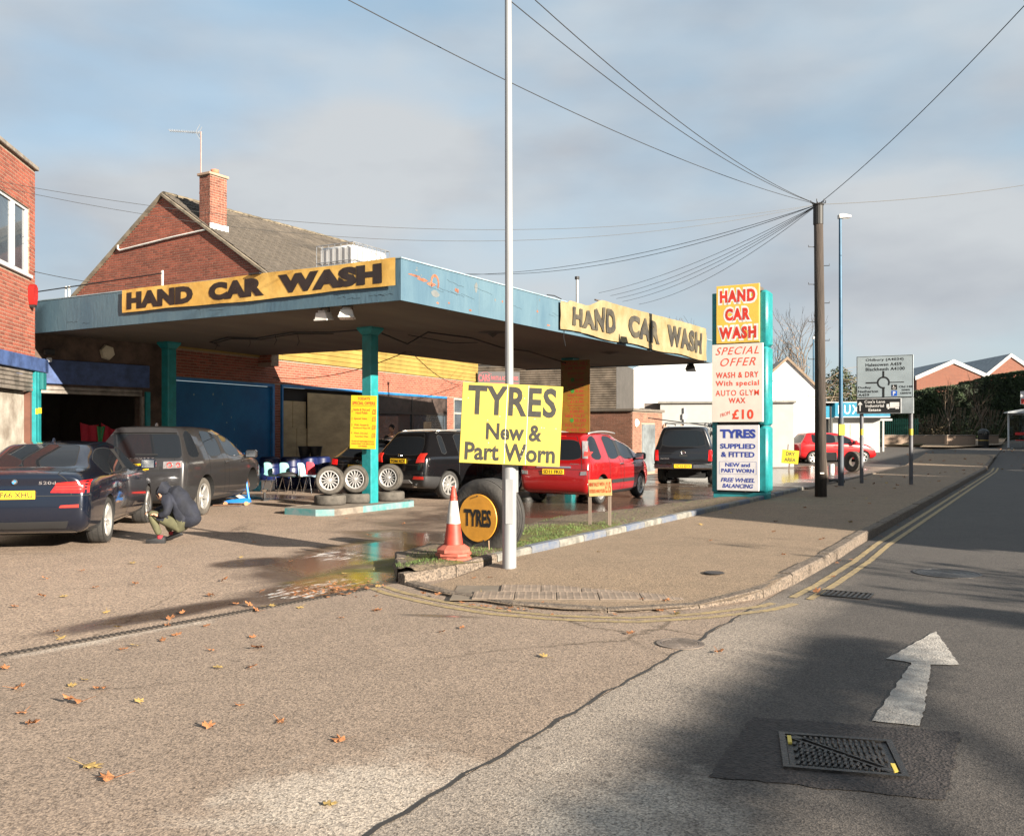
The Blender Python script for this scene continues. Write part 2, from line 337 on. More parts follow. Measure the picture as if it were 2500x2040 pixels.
# pavement between the planting strip and the road
KP = [(-5.97, 7.8), (-5.55, 7.58), (-5.09, 7.42), (-4.7, 7.32), (-4.29, 7.26), (-3.75, 7.32), (-3.25, 7.51), (-2.85, 7.93), (-2.52, 8.48), (-2.38, 9.0), (-2.34, 10.0), (-2.33, 12), (-2.38, 13.9)]
KP += [(-2.38, v) for v in (20, 30, 42, 44, 46, 48)]+[(-2.6, 49.6), (-3.3, 50.6)]
def ph(v): return .03+.09*smooth(7.9, 9.6, v)+zt(v)
cols = [p for p in KP if p[0] <= -2.38 and p[1] < 9.1 and p[0] >= -5.6]; NR = 46
vs = []; fs = []
for (n, v0) in cols:
    for k in range(NR+1): t = k/NR; v = v0+(50.3-v0)*(t**1.6); vs.append((n+(.0 if n > -5.4 else 0), v, ph(v)+.004*noise.noise(Vector((n*1.3, v*.8, 0)))))
for c in range(len(cols)-1):
    for k in range(NR): q = c*(NR+1)+k; fs.append((q, q+NR+1, q+NR+2, q+1))
mb = MB(); mb.add(vs, fs); struct('pavement', mb, m_pave, rz=GRID, recalc=False, smooth=True)
# kerb along it, stone by stone
def resample(pts, step):
    out = [Vector(pts[0])]; d = 0
    for a, b in zip(pts, pts[1:]):
        a = Vector(a); b = Vector(b); L_ = (b-a).length; q = step-d
        while q <= L_: out.append(a+(b-a)*(q/L_)); q += step
        d = (d+L_) % step
    return out
kerb = struct('kerb', MB().add([(-2.4, 9, -.01), (-2.38, 9, -.01), (-2.38, 48, -.01), (-2.4, 48, -.01)], [(0, 1, 2, 3)]), m_kerb, rz=GRID, recalc=False)
def kerbstones(path, step, w, ztop, mats, parent, name='kerbstone', side=1, zbase=-.02, gap=.006, mi=lambda i: 0):
    for i, (a, b) in enumerate(zip(path, path[1:])):
        d = (b-a).normalized(); a_ = a+d*gap; b_ = b-d*gap
        nrm = Vector((d.y, -d.x))*side
        def nn(k): 
            p = path[max(0, min(len(path)-1, k-1))]; q = path[max(0, min(len(path)-1, k+1))]; t = (q-p).normalized(); return Vector((t.y, -t.x))*side
        n1, n2 = nn(i), nn(i+1); j = random.uniform(-.006, .006)
        za, zb = ztop(a.y)+j, ztop(b.y)+j+random.uniform(-.004, .004)
        o1, o2 = a_-n1*w, b_-n2*w; c = .02
        v = [(o1.x, o1.y, zbase), (a_.x, a_.y, zbase), (a_.x, a_.y, za-c), (a_.x-n1.x*c, a_.y-n1.y*c, za), (o1.x, o1.y, za),
             (o2.x, o2.y, zbase+zt(b.y)), (b_.x, b_.y, zbase+zt(b.y)), (b_.x, b_.y, zb-c), (b_.x-n2.x*c, b_.y-n2.y*c, zb), (o2.x, o2.y, zb)]
        m_ = MB().add(v, [(0,1,2,3,4), (9,8,7,6,5), (0,5,6,1), (1,6,7,2), (2,7,8,3), (3,8,9,4), (4,9,5,0)])
        obj(name, m_, mats[mi(i)], parent)
kp = resample([Vector(p) for p in KP], .9)
kerbstones(kp, .9, .13, lambda v: ph(v)+.012, [m_kerb], kerb)

# double yellow lines with breaks at the gully
m_yel = mat('worn_yellow_paint', (.34, .25, .11), .75, var=.3, vscale=14, col2=(.19, .145, .09), bump=.4, bscale=90)
def stripe(name, path, off, w, m, z=.0105, keep=lambda p: True):
    pts = resample([Vector(p) for p in path], .12); mb = MB()
    for i in range(1, len(pts)-2):
        t1 = (pts[i+1]-pts[i-1]).normalized(); t2 = (pts[i+2]-pts[i]).normalized()
        if not keep(pts[i]): continue
        q1, q2 = Vector((t1.y, -t1.x)), Vector((t2.y, -t2.x)); j = random.uniform(-.004, .004)
        c = [pts[i]+q1*(off+j), pts[i]+q1*(off+w+j), pts[i+1]+q2*(off+w+j), pts[i+1]+q2*(off+j)]
        mb.add([(p.x, p.y, z+zt(p.y)) for p in c], [(0, 1, 2, 3)])
    return struct(name, mb, m, rz=GRID, recalc=False)
# local curve (n,v) runs tip -> road, so the road side is to the right of travel: (t.y,-t.x)
for k, o_ in enumerate((.17, .33)): stripe('yellow_line', KP[:17], o_, .075, m_yel, keep=lambda p: not (8.62+.16*k < p.y < 9.05))

# arrow, fresh patch, manhole covers
m_white = mat('worn_white_paint', (.40, .37, .33), .7, var=.22, vscale=9, bump=.5, bscale=70, col2=(.22, .20, .18))
def roadpoly(name, px, m, z=.0085, jag=0, parent=None, kind='structure'):
    w = [G(*p) for p in px]; pts = [NV(p) for p in w]; out = []
    for i, p in enumerate(pts):
        q = pts[(i+1) % len(pts)]; L_ = math.dist(p, q); k = max(1, int(L_/.05)) if jag else 1
        for s in range(k): t = s/k; out.append((p[0]+(q[0]-p[0])*t+random.uniform(-jag, jag), p[1]+(q[1]-p[1])*t+random.uniform(-jag, jag)))
    return poly_nv(name, out, m, z, kind, parent)
roadpoly('road_patch', [(1835, 1752), (2345, 1790), (2310, 1957), (1734, 1898)], m_patch, .0085, .013)
roadpoly('arrow_marking', [(2284, 1543), (2343, 1625), (2274, 1625), (2262, 1700), (2247, 1775), (2126, 1762), (2175, 1695), (2226, 1620), (2164, 1610)], m_white, .0105, .007)
iron = mat('cast_iron', (.05, .045, .042), .45, metal=.6, var=.3, vscale=8, bump=.3, bscale=60)
def framed(p00, p10, p01): return p00, (p10-p00), (p01-p00)
# rectangular telecom cover
c0 = G(1886, 1884); c1 = G(2190, 1880+22); c2 = G(1924, 1790); c3 = G(2205, 1817)
ex = ((c1-c0)+(c3-c2))/2; ctr = (c0+c1+c2+c3)/4; ang = math.atan2(ex.y, ex.x); LW = ex.length; LH = ((c2-c0).length+(c3-c1).length)/2
mh = thing('manhole_cover', 'rectangular cast iron access cover in the dark tarmac patch', 'manhole cover', (ctr.x, ctr.y, .0), ang)
hw, hh = LW/2, LH/2*.93
obj('frame', MB().box(-hw, hw, -hh, -hh+.03, .004, .021).box(-hw, hw, hh-.03, hh, .004, .021).box(-hw, -hw+.03, -hh+.03, hh-.03, .004, .021).box(hw-.03, hw, -hh+.03, hh-.03, .004, .021), iron, mh)
pl = obj('cover_plate', MB().box(-hw+.034, hw-.034, -hh+.034, hh-.034, .004, .0115), iron, mh)
st = MB(); rows = 9; colsn = 15
for i in range(rows):
    for j in range(colsn):
        x = -hw+.085+(2*hw-.17)*j/(colsn-1)+(.012 if i % 2 else -.012); y = -hh+.07+(2*hh-.14)*i/(rows-1)
        if abs(y-(-x*hh/hw)) < .035: continue
        a = .5 if y > -x*hh/hw else 0
        M_ = Matrix.Translation((x, y, 0)) @ Matrix.Rotation(R(90) if a else R(75), 4, 'Z'); st.bbox(-.022, .022, -.008, .008, .0115, .022, .003, M=M_)
M_ = Matrix.Rotation(-math.atan2(hh, hw), 4, 'Z'); D_ = math.hypot(hw, hh)*.86
for o_ in (-.022, .022): st.box(-D_, D_, o_-.006, o_+.006, .0115, .02, M=M_)
for sx_ in (-1, 1):
    st.lathe([(.0, .018), (.03, .018), (.032, .0115)], 14, M=Matrix.Translation((sx_*hw*.55, -sx_*hh*.05, 0))); st.bbox(sx_*hw*.7-.03, sx_*hw*.7+.03, -sx_*hh*.7-.02, -sx_*hh*.7+.02, .0115, .021, .003)
obj('tread_pattern', st, iron, mh)
obj('yellow_mark', MB().box(-hw+.04, -hw+.06, hh-.17, hh-.06, .0115, .0225).box(hw-.06, hw-.04, -hh+.06, -hh+.16, .0115, .0225), mat('mark_yellow', (.6, .45, .08), .6), mh)
def round_cover(px, py, r, lab, z=.006, m=iron, slots=False):
    p = G(px, py, z); t = thing('manhole_cover', lab, 'manhole cover', (p.x, p.y, z), GRID)
    obj('frame', MB().lathe([(r, 0), (r, .006), (r-.03, .006), (r-.03, 0)], 32), m, t)
    mb = MB().lathe([(0, .003), (r-.034, .003), (r-.034, 0)], 32)
    for rr_ in [r*.15, r*.35, r*.55, r*.72]: mb.lathe([(rr_, .003), (rr_+.012, .007), (rr_+.024, .003)], 28)
    if slots:
        for i in range(-5, 6):
            h = math.sqrt(max(.001, (r-.05)**2-(i*r/6)**2)); mb.box(-h, h, i*r/6-.008, i*r/6+.008, .003, .008)
    obj('cover_plate', mb, m, t)
round_cover(2312, 1399, .36, 'round iron manhole cover in the shaded main road', .006)
round_cover(1661, 1571, .18, 'slotted round cover in the apron tarmac beside the road joint', .008, mat('dusty_iron', (.15, .12, .1), .8, var=.3), True)
p = G(1743, 1398, ph(11)); t = thing('stopcock_cover', 'small round water stopcock cover set in the pavement', 'stopcock cover', (p.x, p.y, ph(11)+.001), GRID)
obj('lid', MB().lathe([(0, .008), (.1, .008), (.11, 0)], 20), iron, t)
# kerbside gully grating
p = G(2065, 1453); t = thing('gully_grating', 'iron kerbside drain grating between the ends of yellow lines', 'drain', (p.x, p.y, .006), GRID)
obj('frame', MB().box(-.24, .24, -.17, -.15, 0, .012).box(-.24, .24, .15, .17, 0, .012).box(-.24, -.22, -.15, .15, 0, .012).box(.22, .24, -.15, .15, 0, .012), iron, t)
for i in range(9): obj('bar', MB().box(-.2+i*.048, -.18+i*.048, -.149, .149, 0, .01), iron, t)
# drain channel with its bars across the forecourt mouth
ch = struct('drain_channel', MB().box(-.05, .05, -9, 3.55, .004, .012), mat('channel_dark', (.05, .04, .032), .9), rz=0)
a = W(-5.97, 7.6); dirv = (W(-6.48, 3.8)-a).normalized(); ang = math.atan2(dirv.y, dirv.x)+R(90)
ch.location = a+dirv*3.8+Vector((0, 0, 0)); ch.rotation_euler = (0, 0, math.atan2(-dirv.x, dirv.y)+R(180))
m_bar = mat('grating_bar', (.085, .065, .05), .8, var=.3, vscale=6); barme = MB().box(-.045, .045, -.012, .012, .012, .018).mesh('grating_bar'); barme.materials.append(m_bar)
for i in range(150):
    o = bpy.data.objects.new('grating_bar', barme); COL.objects.link(o); o.parent = ch; o.location = (0, 3.5-i*.045, 0)

# tactile paving by the dropped kerb: slabs with raised blisters
m_tact = mat('tactile_slab', (.20, .152, .115), .85, var=.2, vscale=4, bump=.3, bscale=80, rnd=.08)
tact = struct('tactile_paving', MB().box(-1.2, 1.2, -.4, .4, -.005, .002), mat('mortar_bed', (.15, .12, .09), .9))
q0, q1, q2, q3 = G(1212, 1474, .03), G(1640, 1477, .04), G(1652, 1440, .04), G(1330, 1420, .03)
tp = (q0+q1)/2; tact.location = (tp.x-.02, tp.y+.62, .033); tact.rotation_euler = (0, 0, R(-2)); slab = MB().bbox(-.197, .197, -.197, .197, 0, .012, .005)
for i in range(6):
    for j in range(6): slab.lathe([(.0, .0152), (.009, .0152), (.0135, .012)], 6, M=Matrix.Translation((-.165+i*.066, -.165+j*.066, 0)))
slme = slab.mesh('tactile_slab'); slme.materials.append(m_tact)
for j in range(2):
    for i in range(4 if j else 5):
        o = bpy.data.objects.new('paving_slab', slme); COL.objects.link(o); o.parent = tact; o.location = (-.8+i*.4+(.25 if j else 0), -.2+j*.4, random.uniform(.0, .003))

# planting strip: soil mound, painted kerbs, grass
PR = [(7.75, -5.85), (8.7, -5.6), (10, -5.5), (14, -5.5), (20, -5.5), (24.5, -5.55)]
PL = [(7.75, -5.95), (8.95, -6.95), (11, -7.5), (14.3, -7.95), (21, -6.75), (24.5, -5.75)]
def lerp(tab, v):
    for (a, x), (b, y) in zip(tab, tab[1:]):
        if v <= b: t = max(0, (v-a)/(b-a)); return x+(y-x)*t
    return tab[-1][1]
def soil_z(n, v):
    a, b = lerp(PL, v), lerp(PR, v); f = (n-a)/(b-a+1e-6)
    return -.012+.15*smooth(0, .25 if v > 10 else .03, f)+.02*noise.noise(Vector((n*2.2, v*2.2, 3)))+.03*smooth(.2, .6, f)*(1-smooth(.7, 1, f))
vs = []; fs = []; NV_, NC = 120, 14
for i in range(NV_+1):
    v = 7.9+16.5*i/NV_
    for k in range(NC+1): n = lerp(PL, v)+(lerp(PR, v)-lerp(PL, v))*k/NC; vs.append((n, v, soil_z(n, v)))
for i in range(NV_):
    for k in range(NC): q = i*(NC+1)+k; fs.append((q, q+1, q+NC+2, q+NC+1))
m_soil = ground_mat('bare_soil', (.155, .118, .08), (.10, .08, .05), fine=40, patch=1.2, bump=1, algae=[(-6.2, 11.5, 1.1, 2.6, 0), (-6.0, 8.8, .7, .8, 0)])
struct('planting_strip', MB().add(vs, fs), m_soil, rz=GRID, recalc=False, smooth=True)
pk = struct('planting_kerb', MB().add([(-5.6, 9, -.01), (-5.58, 9, -.01), (-5.58, 24, -.01), (-5.6, 24, -.01)], [(0, 1, 2, 3)]), m_kerb, rz=GRID, recalc=False)
m_kblue = mat('kerb_blue', (.06, .085, .14), .75, var=.35, vscale=5, col2=(.14, .14, .14), bump=.3); m_kwhite = mat('kerb_whitish', (.18, .172, .15), .8, var=.3, vscale=6, bump=.3)
kpath = resample([Vector((b, a)) for a, b in PR], .72)
kerbstones(kpath, .72, .12, lambda v: ph(v)+.085, [m_kerb, m_kblue, m_kwhite], pk, mi=lambda i: (0 if i < 2 else (1 if i % 2 else 2)), side=1)
kpath2 = resample([Vector((-6.98, 9.05)), Vector((-6.45, 8.38)), Vector((-5.9, 7.72))], .62)
kerbstones(kpath2, .62, .12, lambda v: .135, [m_kerb], pk, side=1)
# low kerb that edges the wet forecourt further on
kerbstones(resample([Vector((-5.5, 24.6)), Vector((-5.5, 43))], .9), .9, .1, lambda v: ph(v)+.035, [m_kerb], pk, side=1)
def grass(name, spots, m, h=(.012, .04), seedv=1):
    r = random.Random(seedv); mb = MB()
    for (n, v, rad, cnt) in spots:
        for _ in range(cnt):
            a = r.uniform(0, 6.28); d = rad*math.sqrt(r.random()); x, y = n+d*math.cos(a)*.8, v+d*math.sin(a)*1.3
            if not (7.95 < y < 24) or not (lerp(PL, y) < x < lerp(PR, y)-.1): continue
            z = soil_z(x, y)-.005; hh = r.uniform(*h); b = r.uniform(0, 6.28); lx, ly = math.cos(b)*hh*.6, math.sin(b)*hh*.6; wx, wy = -math.sin(b)*.005, math.cos(b)*.005
            mb.add([(x-wx, y-wy, z), (x+wx, y+wy, z), (x+lx, y+ly, z+hh)], [(0, 1, 2)])
    return obj(name, mb, m, rz=GRID, kind='stuff', recalc=False)
m_grass = mat('grass_blades', (.10, .155, .035), .8, var=.4, vscale=3, rnd=.35)
g = grass('grass', [(-5.9, 10.2, .35, 700), (-5.8, 11.1, .4, 1200), (-6.3, 11.9, .5, 800), (-6.1, 12.8, .5, 500), (-5.9, 13.6, .5, 250), (-6.9, 12.2, .5, 350), (-5.95, 8.55, .35, 450), (-5.9, 9.2, .4, 700), (-6.1, 8.2, .25, 260), (-6.35, 9.3, .5, 260), (-6.2, 15.2, .8, 160), (-6.1, 18, .9, 160), (-7.5, 13.9, .4, 120)], m_grass)
g['label'] = 'short green grass and weeds growing on the planting strip'; g['category'] = 'grass'

# ================================================================== BUILDINGS
m_brick = mat('red_brick', (.24, .062, .035), .85, var=.16, vscale=3, bump=.5, bscale=50, rnd=.30, coords='Generated')
m_mortar = mat('mortar', (.27, .195, .145), .95, var=.2, vscale=20, bump=.4)
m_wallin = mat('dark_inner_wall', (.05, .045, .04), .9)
m_concrete = mat('concrete_trim', (.2, .17, .14), .85, var=.25, vscale=4, bump=.4, bscale=40)
class Bricks:
    """brick courses laid on vertical walls; the nearest 300 become objects, the rest one joined part"""
    def __init__(s, L_=.210, H=.060, J=.015): s.items = []; s.L = L_; s.H = H; s.J = J
    def lay(s, O, ang, z0, z1, iv, holes=(), ref=None):
        O = Vector(O); d = Vector((math.cos(ang), math.sin(ang), 0)); c = s.H+s.J; k = 0; z = z0
        while z+s.H <= z1+1e-4:
            off = (s.L+s.J)/2*(k % 2)
            segs = [iv(z+s.H/2)] if iv(z+s.H/2) else []
            for (a, b, h0, h1) in holes:
                if h0-s.H < z < h1:
                    ns = []
                    for (p, q) in segs:
                        if b <= p or a >= q: ns.append((p, q)); continue
                        if a > p: ns.append((p, a))
                        if b < q: ns.append((b, q))
                    segs = ns
            for (p, q) in segs:
                i = math.floor((p-off)/(s.L+s.J))
                while True:
                    x0 = off+i*(s.L+s.J); x1 = x0+s.L; i += 1
                    if x0 >= q: break
                    x0, x1 = max(x0, p), min(x1, q)
                    if x1-x0 < .03: continue
                    ctr = O+d*((x0+x1)/2); s.items.append((ctr.x, ctr.y, O.z+z+s.H/2, ang, x1-x0))
            z += c; k += 1
    def finish(s, parent, m, vis=lambda p: True, depth=.02, limit=300, name='brick'):
        e = Vector((0, 0, EYE)); s.items.sort(key=lambda t: (0 if vis(t) else 1, (Vector(t[:3])-e).length))
        me = MB().box(-.5, .5, -.004, depth, -s.H/2, s.H/2).mesh(name); me.materials.append(m); r = random.Random(5)
        for (x, y, z, a, w) in s.items[:limit]:
            o = bpy.data.objects.new(name, me); COL.objects.link(o); o.parent = parent; o.location = (x, y, z); o.rotation_euler = (0, 0, a); o.scale = (w, r.uniform(.7, 1.3), 1)
        mb = MB()
        for (x, y, z, a, w) in s.items[limit:]:
            M_ = Matrix.Translation((x, y, z)) @ Matrix.Rotation(a, 4, 'Z'); q = -.003-r.random()*.002; h = s.H/2; w2 = w/2
            mb.add([(-w2, q, -h), (w2, q, -h), (w2, q, h), (-w2, q, h), (-w2, .01, -h), (w2, .01, -h), (w2, .01, h), (-w2, .01, h)], [(0, 1, 2, 3), (1, 5, 6, 2), (3, 2, 6, 7), (4, 0, 3, 7), (0, 4, 5, 1)], M=M_)
        if mb.v: obj('brickwork', mb, m, parent, kind='stuff', recalc=False)

# ---- two-storey brick building, left edge of frame
d1 = Vector((-.162, .987, 0)); a1 = math.atan2(d1.y, d1.x); C1 = at(85, 19.5); LB = 6.4; O1 = C1-d1*LB
lb = thing('brick_building', 'two-storey red brick building with white window at left edge of photo', 'building', (0, 0, 0))
TOPZ = 7.12; BZ = 3.17
Mw = Matrix.Translation(O1) @ Matrix.Rotation(a1, 4, 'Z')
wx0, wx1, wz0, wz1 = LB-3.3, LB-.33, 4.86, 6.24
mb = MB().box(0, wx0, .0, 7, BZ, TOPZ, M=Mw).box(wx1, LB, 0, 7, BZ, TOPZ, M=Mw).box(wx0, wx1, 0, 7, BZ, wz0, M=Mw).box(wx0, wx1, 0, 7, wz1, TOPZ, M=Mw)
obj('wall', mb, m_mortar, lb)
B = Bricks(); B.lay(O1, a1, BZ+.005, TOPZ-.02, lambda z: (0, LB), [(wx0, wx1, wz0-.07, wz1)])
eb = Vector((-math.sin(a1), math.cos(a1), 0)) # inward
B.lay(C1, a1+R(90), BZ+.005, TOPZ-.02, lambda z: (0, .6)); B.finish(lb, m_brick, vis=lambda t: t[0]/t[1] > -.57)
obj('coping', MB().bbox(-.1, LB+.06, -.07, 7, TOPZ, TOPZ+.09, .012, M=Mw), m_concrete, lb)
m_upvc = mat('white_window_frame', (.42, .42, .42), .35, var=.05)
m_glass = mat('window_glass', (.05, .065, .08), .04, var=.3, vscale=.6, spec=.8, coat=.5)
wd = obj('window', MB().box(wx0, wx1, .03, .10, wz0, wz0+.06, M=Mw).box(wx0, wx1, .03, .10, wz1-.06, wz1, M=Mw).box(wx1-.07, wx1, .03, .10, wz0+.06, wz1-.06, M=Mw).box(wx0, wx0+.07, .03, .1, wz0+.06, wz1-.06, M=Mw)
    .box(wx1-.92, wx1-.80, .03, .10, wz0+.06, wz1-.06, M=Mw).box(wx1-.80, wx1-.75, .02, .09, wz0+.06, wz1-.06, M=Mw).box(wx1-.12, wx1-.07, .02, .09, wz0+.06, wz1-.06, M=Mw), m_upvc, lb)
for a, b in ((wx1-.75, wx1-.12), (wx0+.07, wx1-.92)): obj('pane', MB().box(a, b, .06, .065, wz0+.06, wz1-.06, M=Mw), m_glass, wd)
cur = MB(); r_ = random.Random(2)
for (a, b) in ((wx1-1.5, wx1-1.0), (wx1-.68, wx1-.42)):
    n_ = 14; pts = [(a+(b-a)*i/n_, .17+.03*math.sin(i*1.9)) for i in range(n_+1)]
    for (x, y), (x2, y2) in zip(pts, pts[1:]): cur.add([(x, y, wz0), (x2, y2, wz0), (x2+.12, y2, wz1-.1), (x+.12, y, wz1-.1)], [(0, 1, 2, 3)], M=Mw)
obj('curtain', cur, mat('net_curtain', (.55, .5, .42), .9, emit=None), wd, recalc=False)
obj('sill', MB().bbox(wx0-.05, wx1+.05, -.06, .04, wz0-.07, wz0, .008, M=Mw), m_upvc, wd)
m_bluef = mat('blue_fascia_paint', (.05, .085, .20), .5, var=.25, vscale=4)
obj('fascia_board', MB().bbox(0, LB+.5, -.12, .05, 2.88, 3.165, .01, M=Mw), m_bluef, lb)
m_slat = mat('grey_shutter', (.24, .21, .18), .5, metal=.3, var=.3, vscale=3)
for i in range(5): obj('shutter_slat', MB().bbox(0, LB-.25, -.05+.004*(i % 2), .0, 2.79-.085*i, 2.865-.085*i, .012, M=Mw), m_slat, lb)
m_wash = mat('peeling_whitewash', (.36, .33, .28), .85, var=.3, vscale=2.2, bump=.5, col2=(.17, .14, .11))
obj('ground_floor_wall', MB().box(0, LB-.3, .1, 7, 0, 2.44, M=Mw), m_wash, lb)
obj('door_frame', MB().box(LB-.34, LB-.24, -.02, .12, 0, 2.44, M=Mw), mat('brown_door_frame', (.10, .04, .025), .6), lb)
m_teal = mat('teal_paint', (.012, .19, .20), .42, var=.14, vscale=5, bump=.15, bscale=20)
obj('shutter_guide', MB().bbox(LB-.22, LB-.1, -.09, .1, 0, 2.87, .006, M=Mw).bbox(LB-.06, LB+.12, -.09, .12, 0, 2.87, .006, M=Mw), m_teal, lb)
obj('yellow_band', MB().box(LB-.225, LB-.095, -.095, -.09, 1.98, 2.10, M=Mw).box(LB-.065, LB+.125, -.095, -.09, 2.0, 2.12, M=Mw), mat('yellow_tape', (.7, .5, .03), .5), lb)
obj('shutter_control_box', MB().bbox(LB+.02, LB+.24, -.16, -.09, 2.5, 2.86, .01, M=Mw), mat('dark_teal', (.01, .12, .12), .5), lb)
ab = thing('alarm_box', 'red burglar alarm box on the brick wall below window', 'alarm', tuple(Mw @ Vector((LB-.30, -.065, 4.45))), a1)
obj('cover', MB().xprism([(-.13, .16), (-.05, .22), (.05, .22), (.13, .16), (.13, -.05), (.06, -.2), (-.06, -.2), (-.13, -.05)], -.055, .055), mat('alarm_red', (.30, .012, .01), .4), ab, smooth='auto')
obj('strobe', MB().box(-.05, .05, -.05, .05, -.25, -.2), mat('black_plastic', (.015, .015, .015), .4), ab)

# ---- long workshop with gabled house end: walls, bricks, roof tiles
wk = thing('workshop_building', 'brick workshop with gabled tiled roof and chimney behind the canopy', 'building', (0, 0, 0))
P0 = at(631, 26.6); wd_ = Vector((.4055, .914, 0)).normalized(); aw = math.atan2(wd_.y, wd_.x); Bp = P0-wd_*3.38
Mm = Matrix.Translation(Bp) @ Matrix.Rotation(aw, 4, 'Z')
def sw(px): r = (px-CX)/F; return (r*Bp.y-Bp.x)/(wd_.x-wd_.y*r)
SE = sw(1165)                                        # far end of the shop wall
H1, H2 = sw(667), sw(687); K1, K2 = sw(1090), sw(1107); D2 = sw(1135); FT = 3.03
Ap = Vector((-10.75, 20.6, 0)); gd = (Bp-Ap).normalized(); ag = math.atan2(gd.y, gd.x); GL = (Bp-Ap).length
Mg = Matrix.Translation(Ap) @ Matrix.Rotation(ag, 4, 'Z')
ZT = 5.0
mb = MB().box(0, SE, .0, .25, FT, ZT, M=Mm).box(H1+.05, H2-.05, 0, .25, 0, FT, M=Mm).box(K1, K2, 0, .25, 0, FT, M=Mm).box(D2, SE, 0, .25, 0, FT, M=Mm).box(H2, K1, 0, .25, 0, .55, M=Mm).box(0, .06, 0, .25, 0, FT, M=Mm)
obj('wall', mb, m_mortar, wk)
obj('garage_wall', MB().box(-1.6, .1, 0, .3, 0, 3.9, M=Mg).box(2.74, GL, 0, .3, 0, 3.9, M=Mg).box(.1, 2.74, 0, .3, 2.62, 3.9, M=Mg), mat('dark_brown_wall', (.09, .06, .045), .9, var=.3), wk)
B = Bricks()
B.lay(Bp, aw, FT+.02, 3.75, lambda z: (0, SE)); B.lay(Bp, aw, .02, FT, lambda z: (H1+.06, H2-.06)); B.lay(Bp, aw, .02, FT, lambda z: (K1, K2)); B.lay(Bp, aw, .02, FT, lambda z: (D2, SE)); B.lay(Bp, aw, .02, .55, lambda z: (H2, K1))
# gable end
GA, GS, GT = 4.1, .635, 9.0; tl, tr = 10.2, -.5     # t runs left from P0 along the gable
gO = P0+Vector((-ca*0, 0, 0)); ug = Vector((-ca, sa, 0))
gL = P0+ug*tl; ggl = tl-tr
def iv(z):
    h = (GT-.10-z)/GS; a = max(0, tl-(GA+h)); b = min(ggl, tl-(GA-h)); return (a, b) if b > a else None
B.lay(gL, GRID, 3.6, 8.95, iv)
Mh = Matrix.Translation(gL) @ Matrix.Rotation(GRID, 4, 'Z')
obj('gable_wall', MB().xprism([(0, 3.5), (ggl, 3.5), (ggl, GT-.1-(GA-tr)*GS), (tl-GA, GT-.1), (0, GT-.1-(tl-GA)*GS)], 0, .3, M=Mh), m_mortar, wk)
RL = 9.4; Mr = Mh                                     # roof: ridge runs along local +y of the gable frame
ax = tl-GA; ex = ggl+.25; ez = GT-(ex-ax)*GS; lx = -.4; lz = GT-(ax-lx)*GS
m_tile = mat('concrete_roof_tile', (.105, .086, .066), .95, var=.35, vscale=7, bump=.5, bscale=30, rnd=.25, coords='Generated', col2=(.048, .040, .032))
m_rb = mat('roof_underlay', (.05, .045, .04), .9)
roof = obj('roof', MB().xprism([(lx, lz-.12), (ax, GT-.12), (ex, ez-.12), (ex, ez-.02), (ax, GT-.02), (lx, lz-.02)], .12, RL, M=Mr), m_rb, wk)
sl = math.atan(GS); SLn = (ex-ax)/math.cos(sl); tw, tg = .30, .30
tm = MB()
prof = [(-.15, .0), (-.11, .022), (-.07, .024), (-.03, .004), (.03, .004), (.07, .024), (.11, .022), (.15, 0)]
for (x0, z0), (x1, z1) in zip(prof, prof[1:]): tm.add([(0, x0, z0+.03), (0, x1, z1+.03), (.34, x1, z1+.055), (.34, x0, z0+.055), (.34, x0, z0-.01), (.34, x1, z1-.01)], [(0, 1, 2, 3), (3, 2, 5, 4)])
tme = tm.mesh('tile', recalc=False); tme.materials.append(m_tile)
tl_items = []
for side in (1, -1):
    if side == -1: rows_ = 2
    else: rows_ = int(SLn/tg)+1
    for i in range(rows_):
        for j in range(int(RL/tw)+1):
            s0 = i*tg+.02; y = -.02+tw/2+j*tw
            M_ = Mr @ Matrix.Translation((ax, 0, GT)) @ (Matrix.Identity(4) if side == 1 else Matrix.Scale(-1, 4, (1, 0, 0))) @ Matrix.Rotation(sl, 4, 'Y') @ Matrix.Translation((s0, y, random.uniform(-.004, .006))) @ Matrix.Rotation(R(1.5+random.uniform(-1, 1)), 4, 'Y') @ Matrix.Rotation(random.uniform(-.012, .012), 4, 'Z')
            tl_items.append((side, (M_.translation-Vector((0, 0, EYE))).length, M_))
tl_items.sort(key=lambda t: (-t[0], t[1])); mbs = MB()
for k, (sd, d_, M_) in enumerate(tl_items):
    if sd == 1 and k < 300: o = bpy.data.objects.new('tile', tme); COL.objects.link(o); o.parent = roof; o.matrix_basis = M_
    else: mbs.add(tm.v, tm.f, M=M_)
obj('tiling', mbs, m_tile, roof, kind='stuff', recalc=False)
for j in range(int(RL/.45)):                           # ridge tiles
    mb = MB(); pts = [(.13*math.cos(t), .10*math.sin(t)) for t in [math.pi*q/6 for q in range(7)]]
    for (x0, z0), (x1, z1) in zip(pts, pts[1:]): mb.add([(ax+x0, j*.45, GT+z0-.02), (ax+x1, j*.45, GT+z1-.02), (ax+x1*1.06, j*.45+.46, GT+z1-.01), (ax+x0*1.06, j*.45+.46, GT+z0-.01)], [(0, 1, 2, 3)])
    mb.add([(ax+x, j*.45, GT+z-.02) for x, z in pts], [tuple(range(7))])
    mb.v = [tuple(Mr @ Vector(p)) for p in mb.v]; obj('ridge_tile', mb, mat('ridge_mossy', (.13, .105, .07), .95, var=.4, vscale=6, rnd=.2), roof, recalc=False)
m_verge = mat('verge_mortar', (.20, .165, .12), .9, var=.3)
obj('verge', MB().xprism([(lx, lz-.07), (ax, GT-.07), (ex, ez-.07), (ex, ez+.015), (ax, GT+.015), (lx, lz+.015)], -.09, .12, M=Mr), m_verge, roof)
m_pvc = mat('white_pipe', (.72, .68, .62), .4)
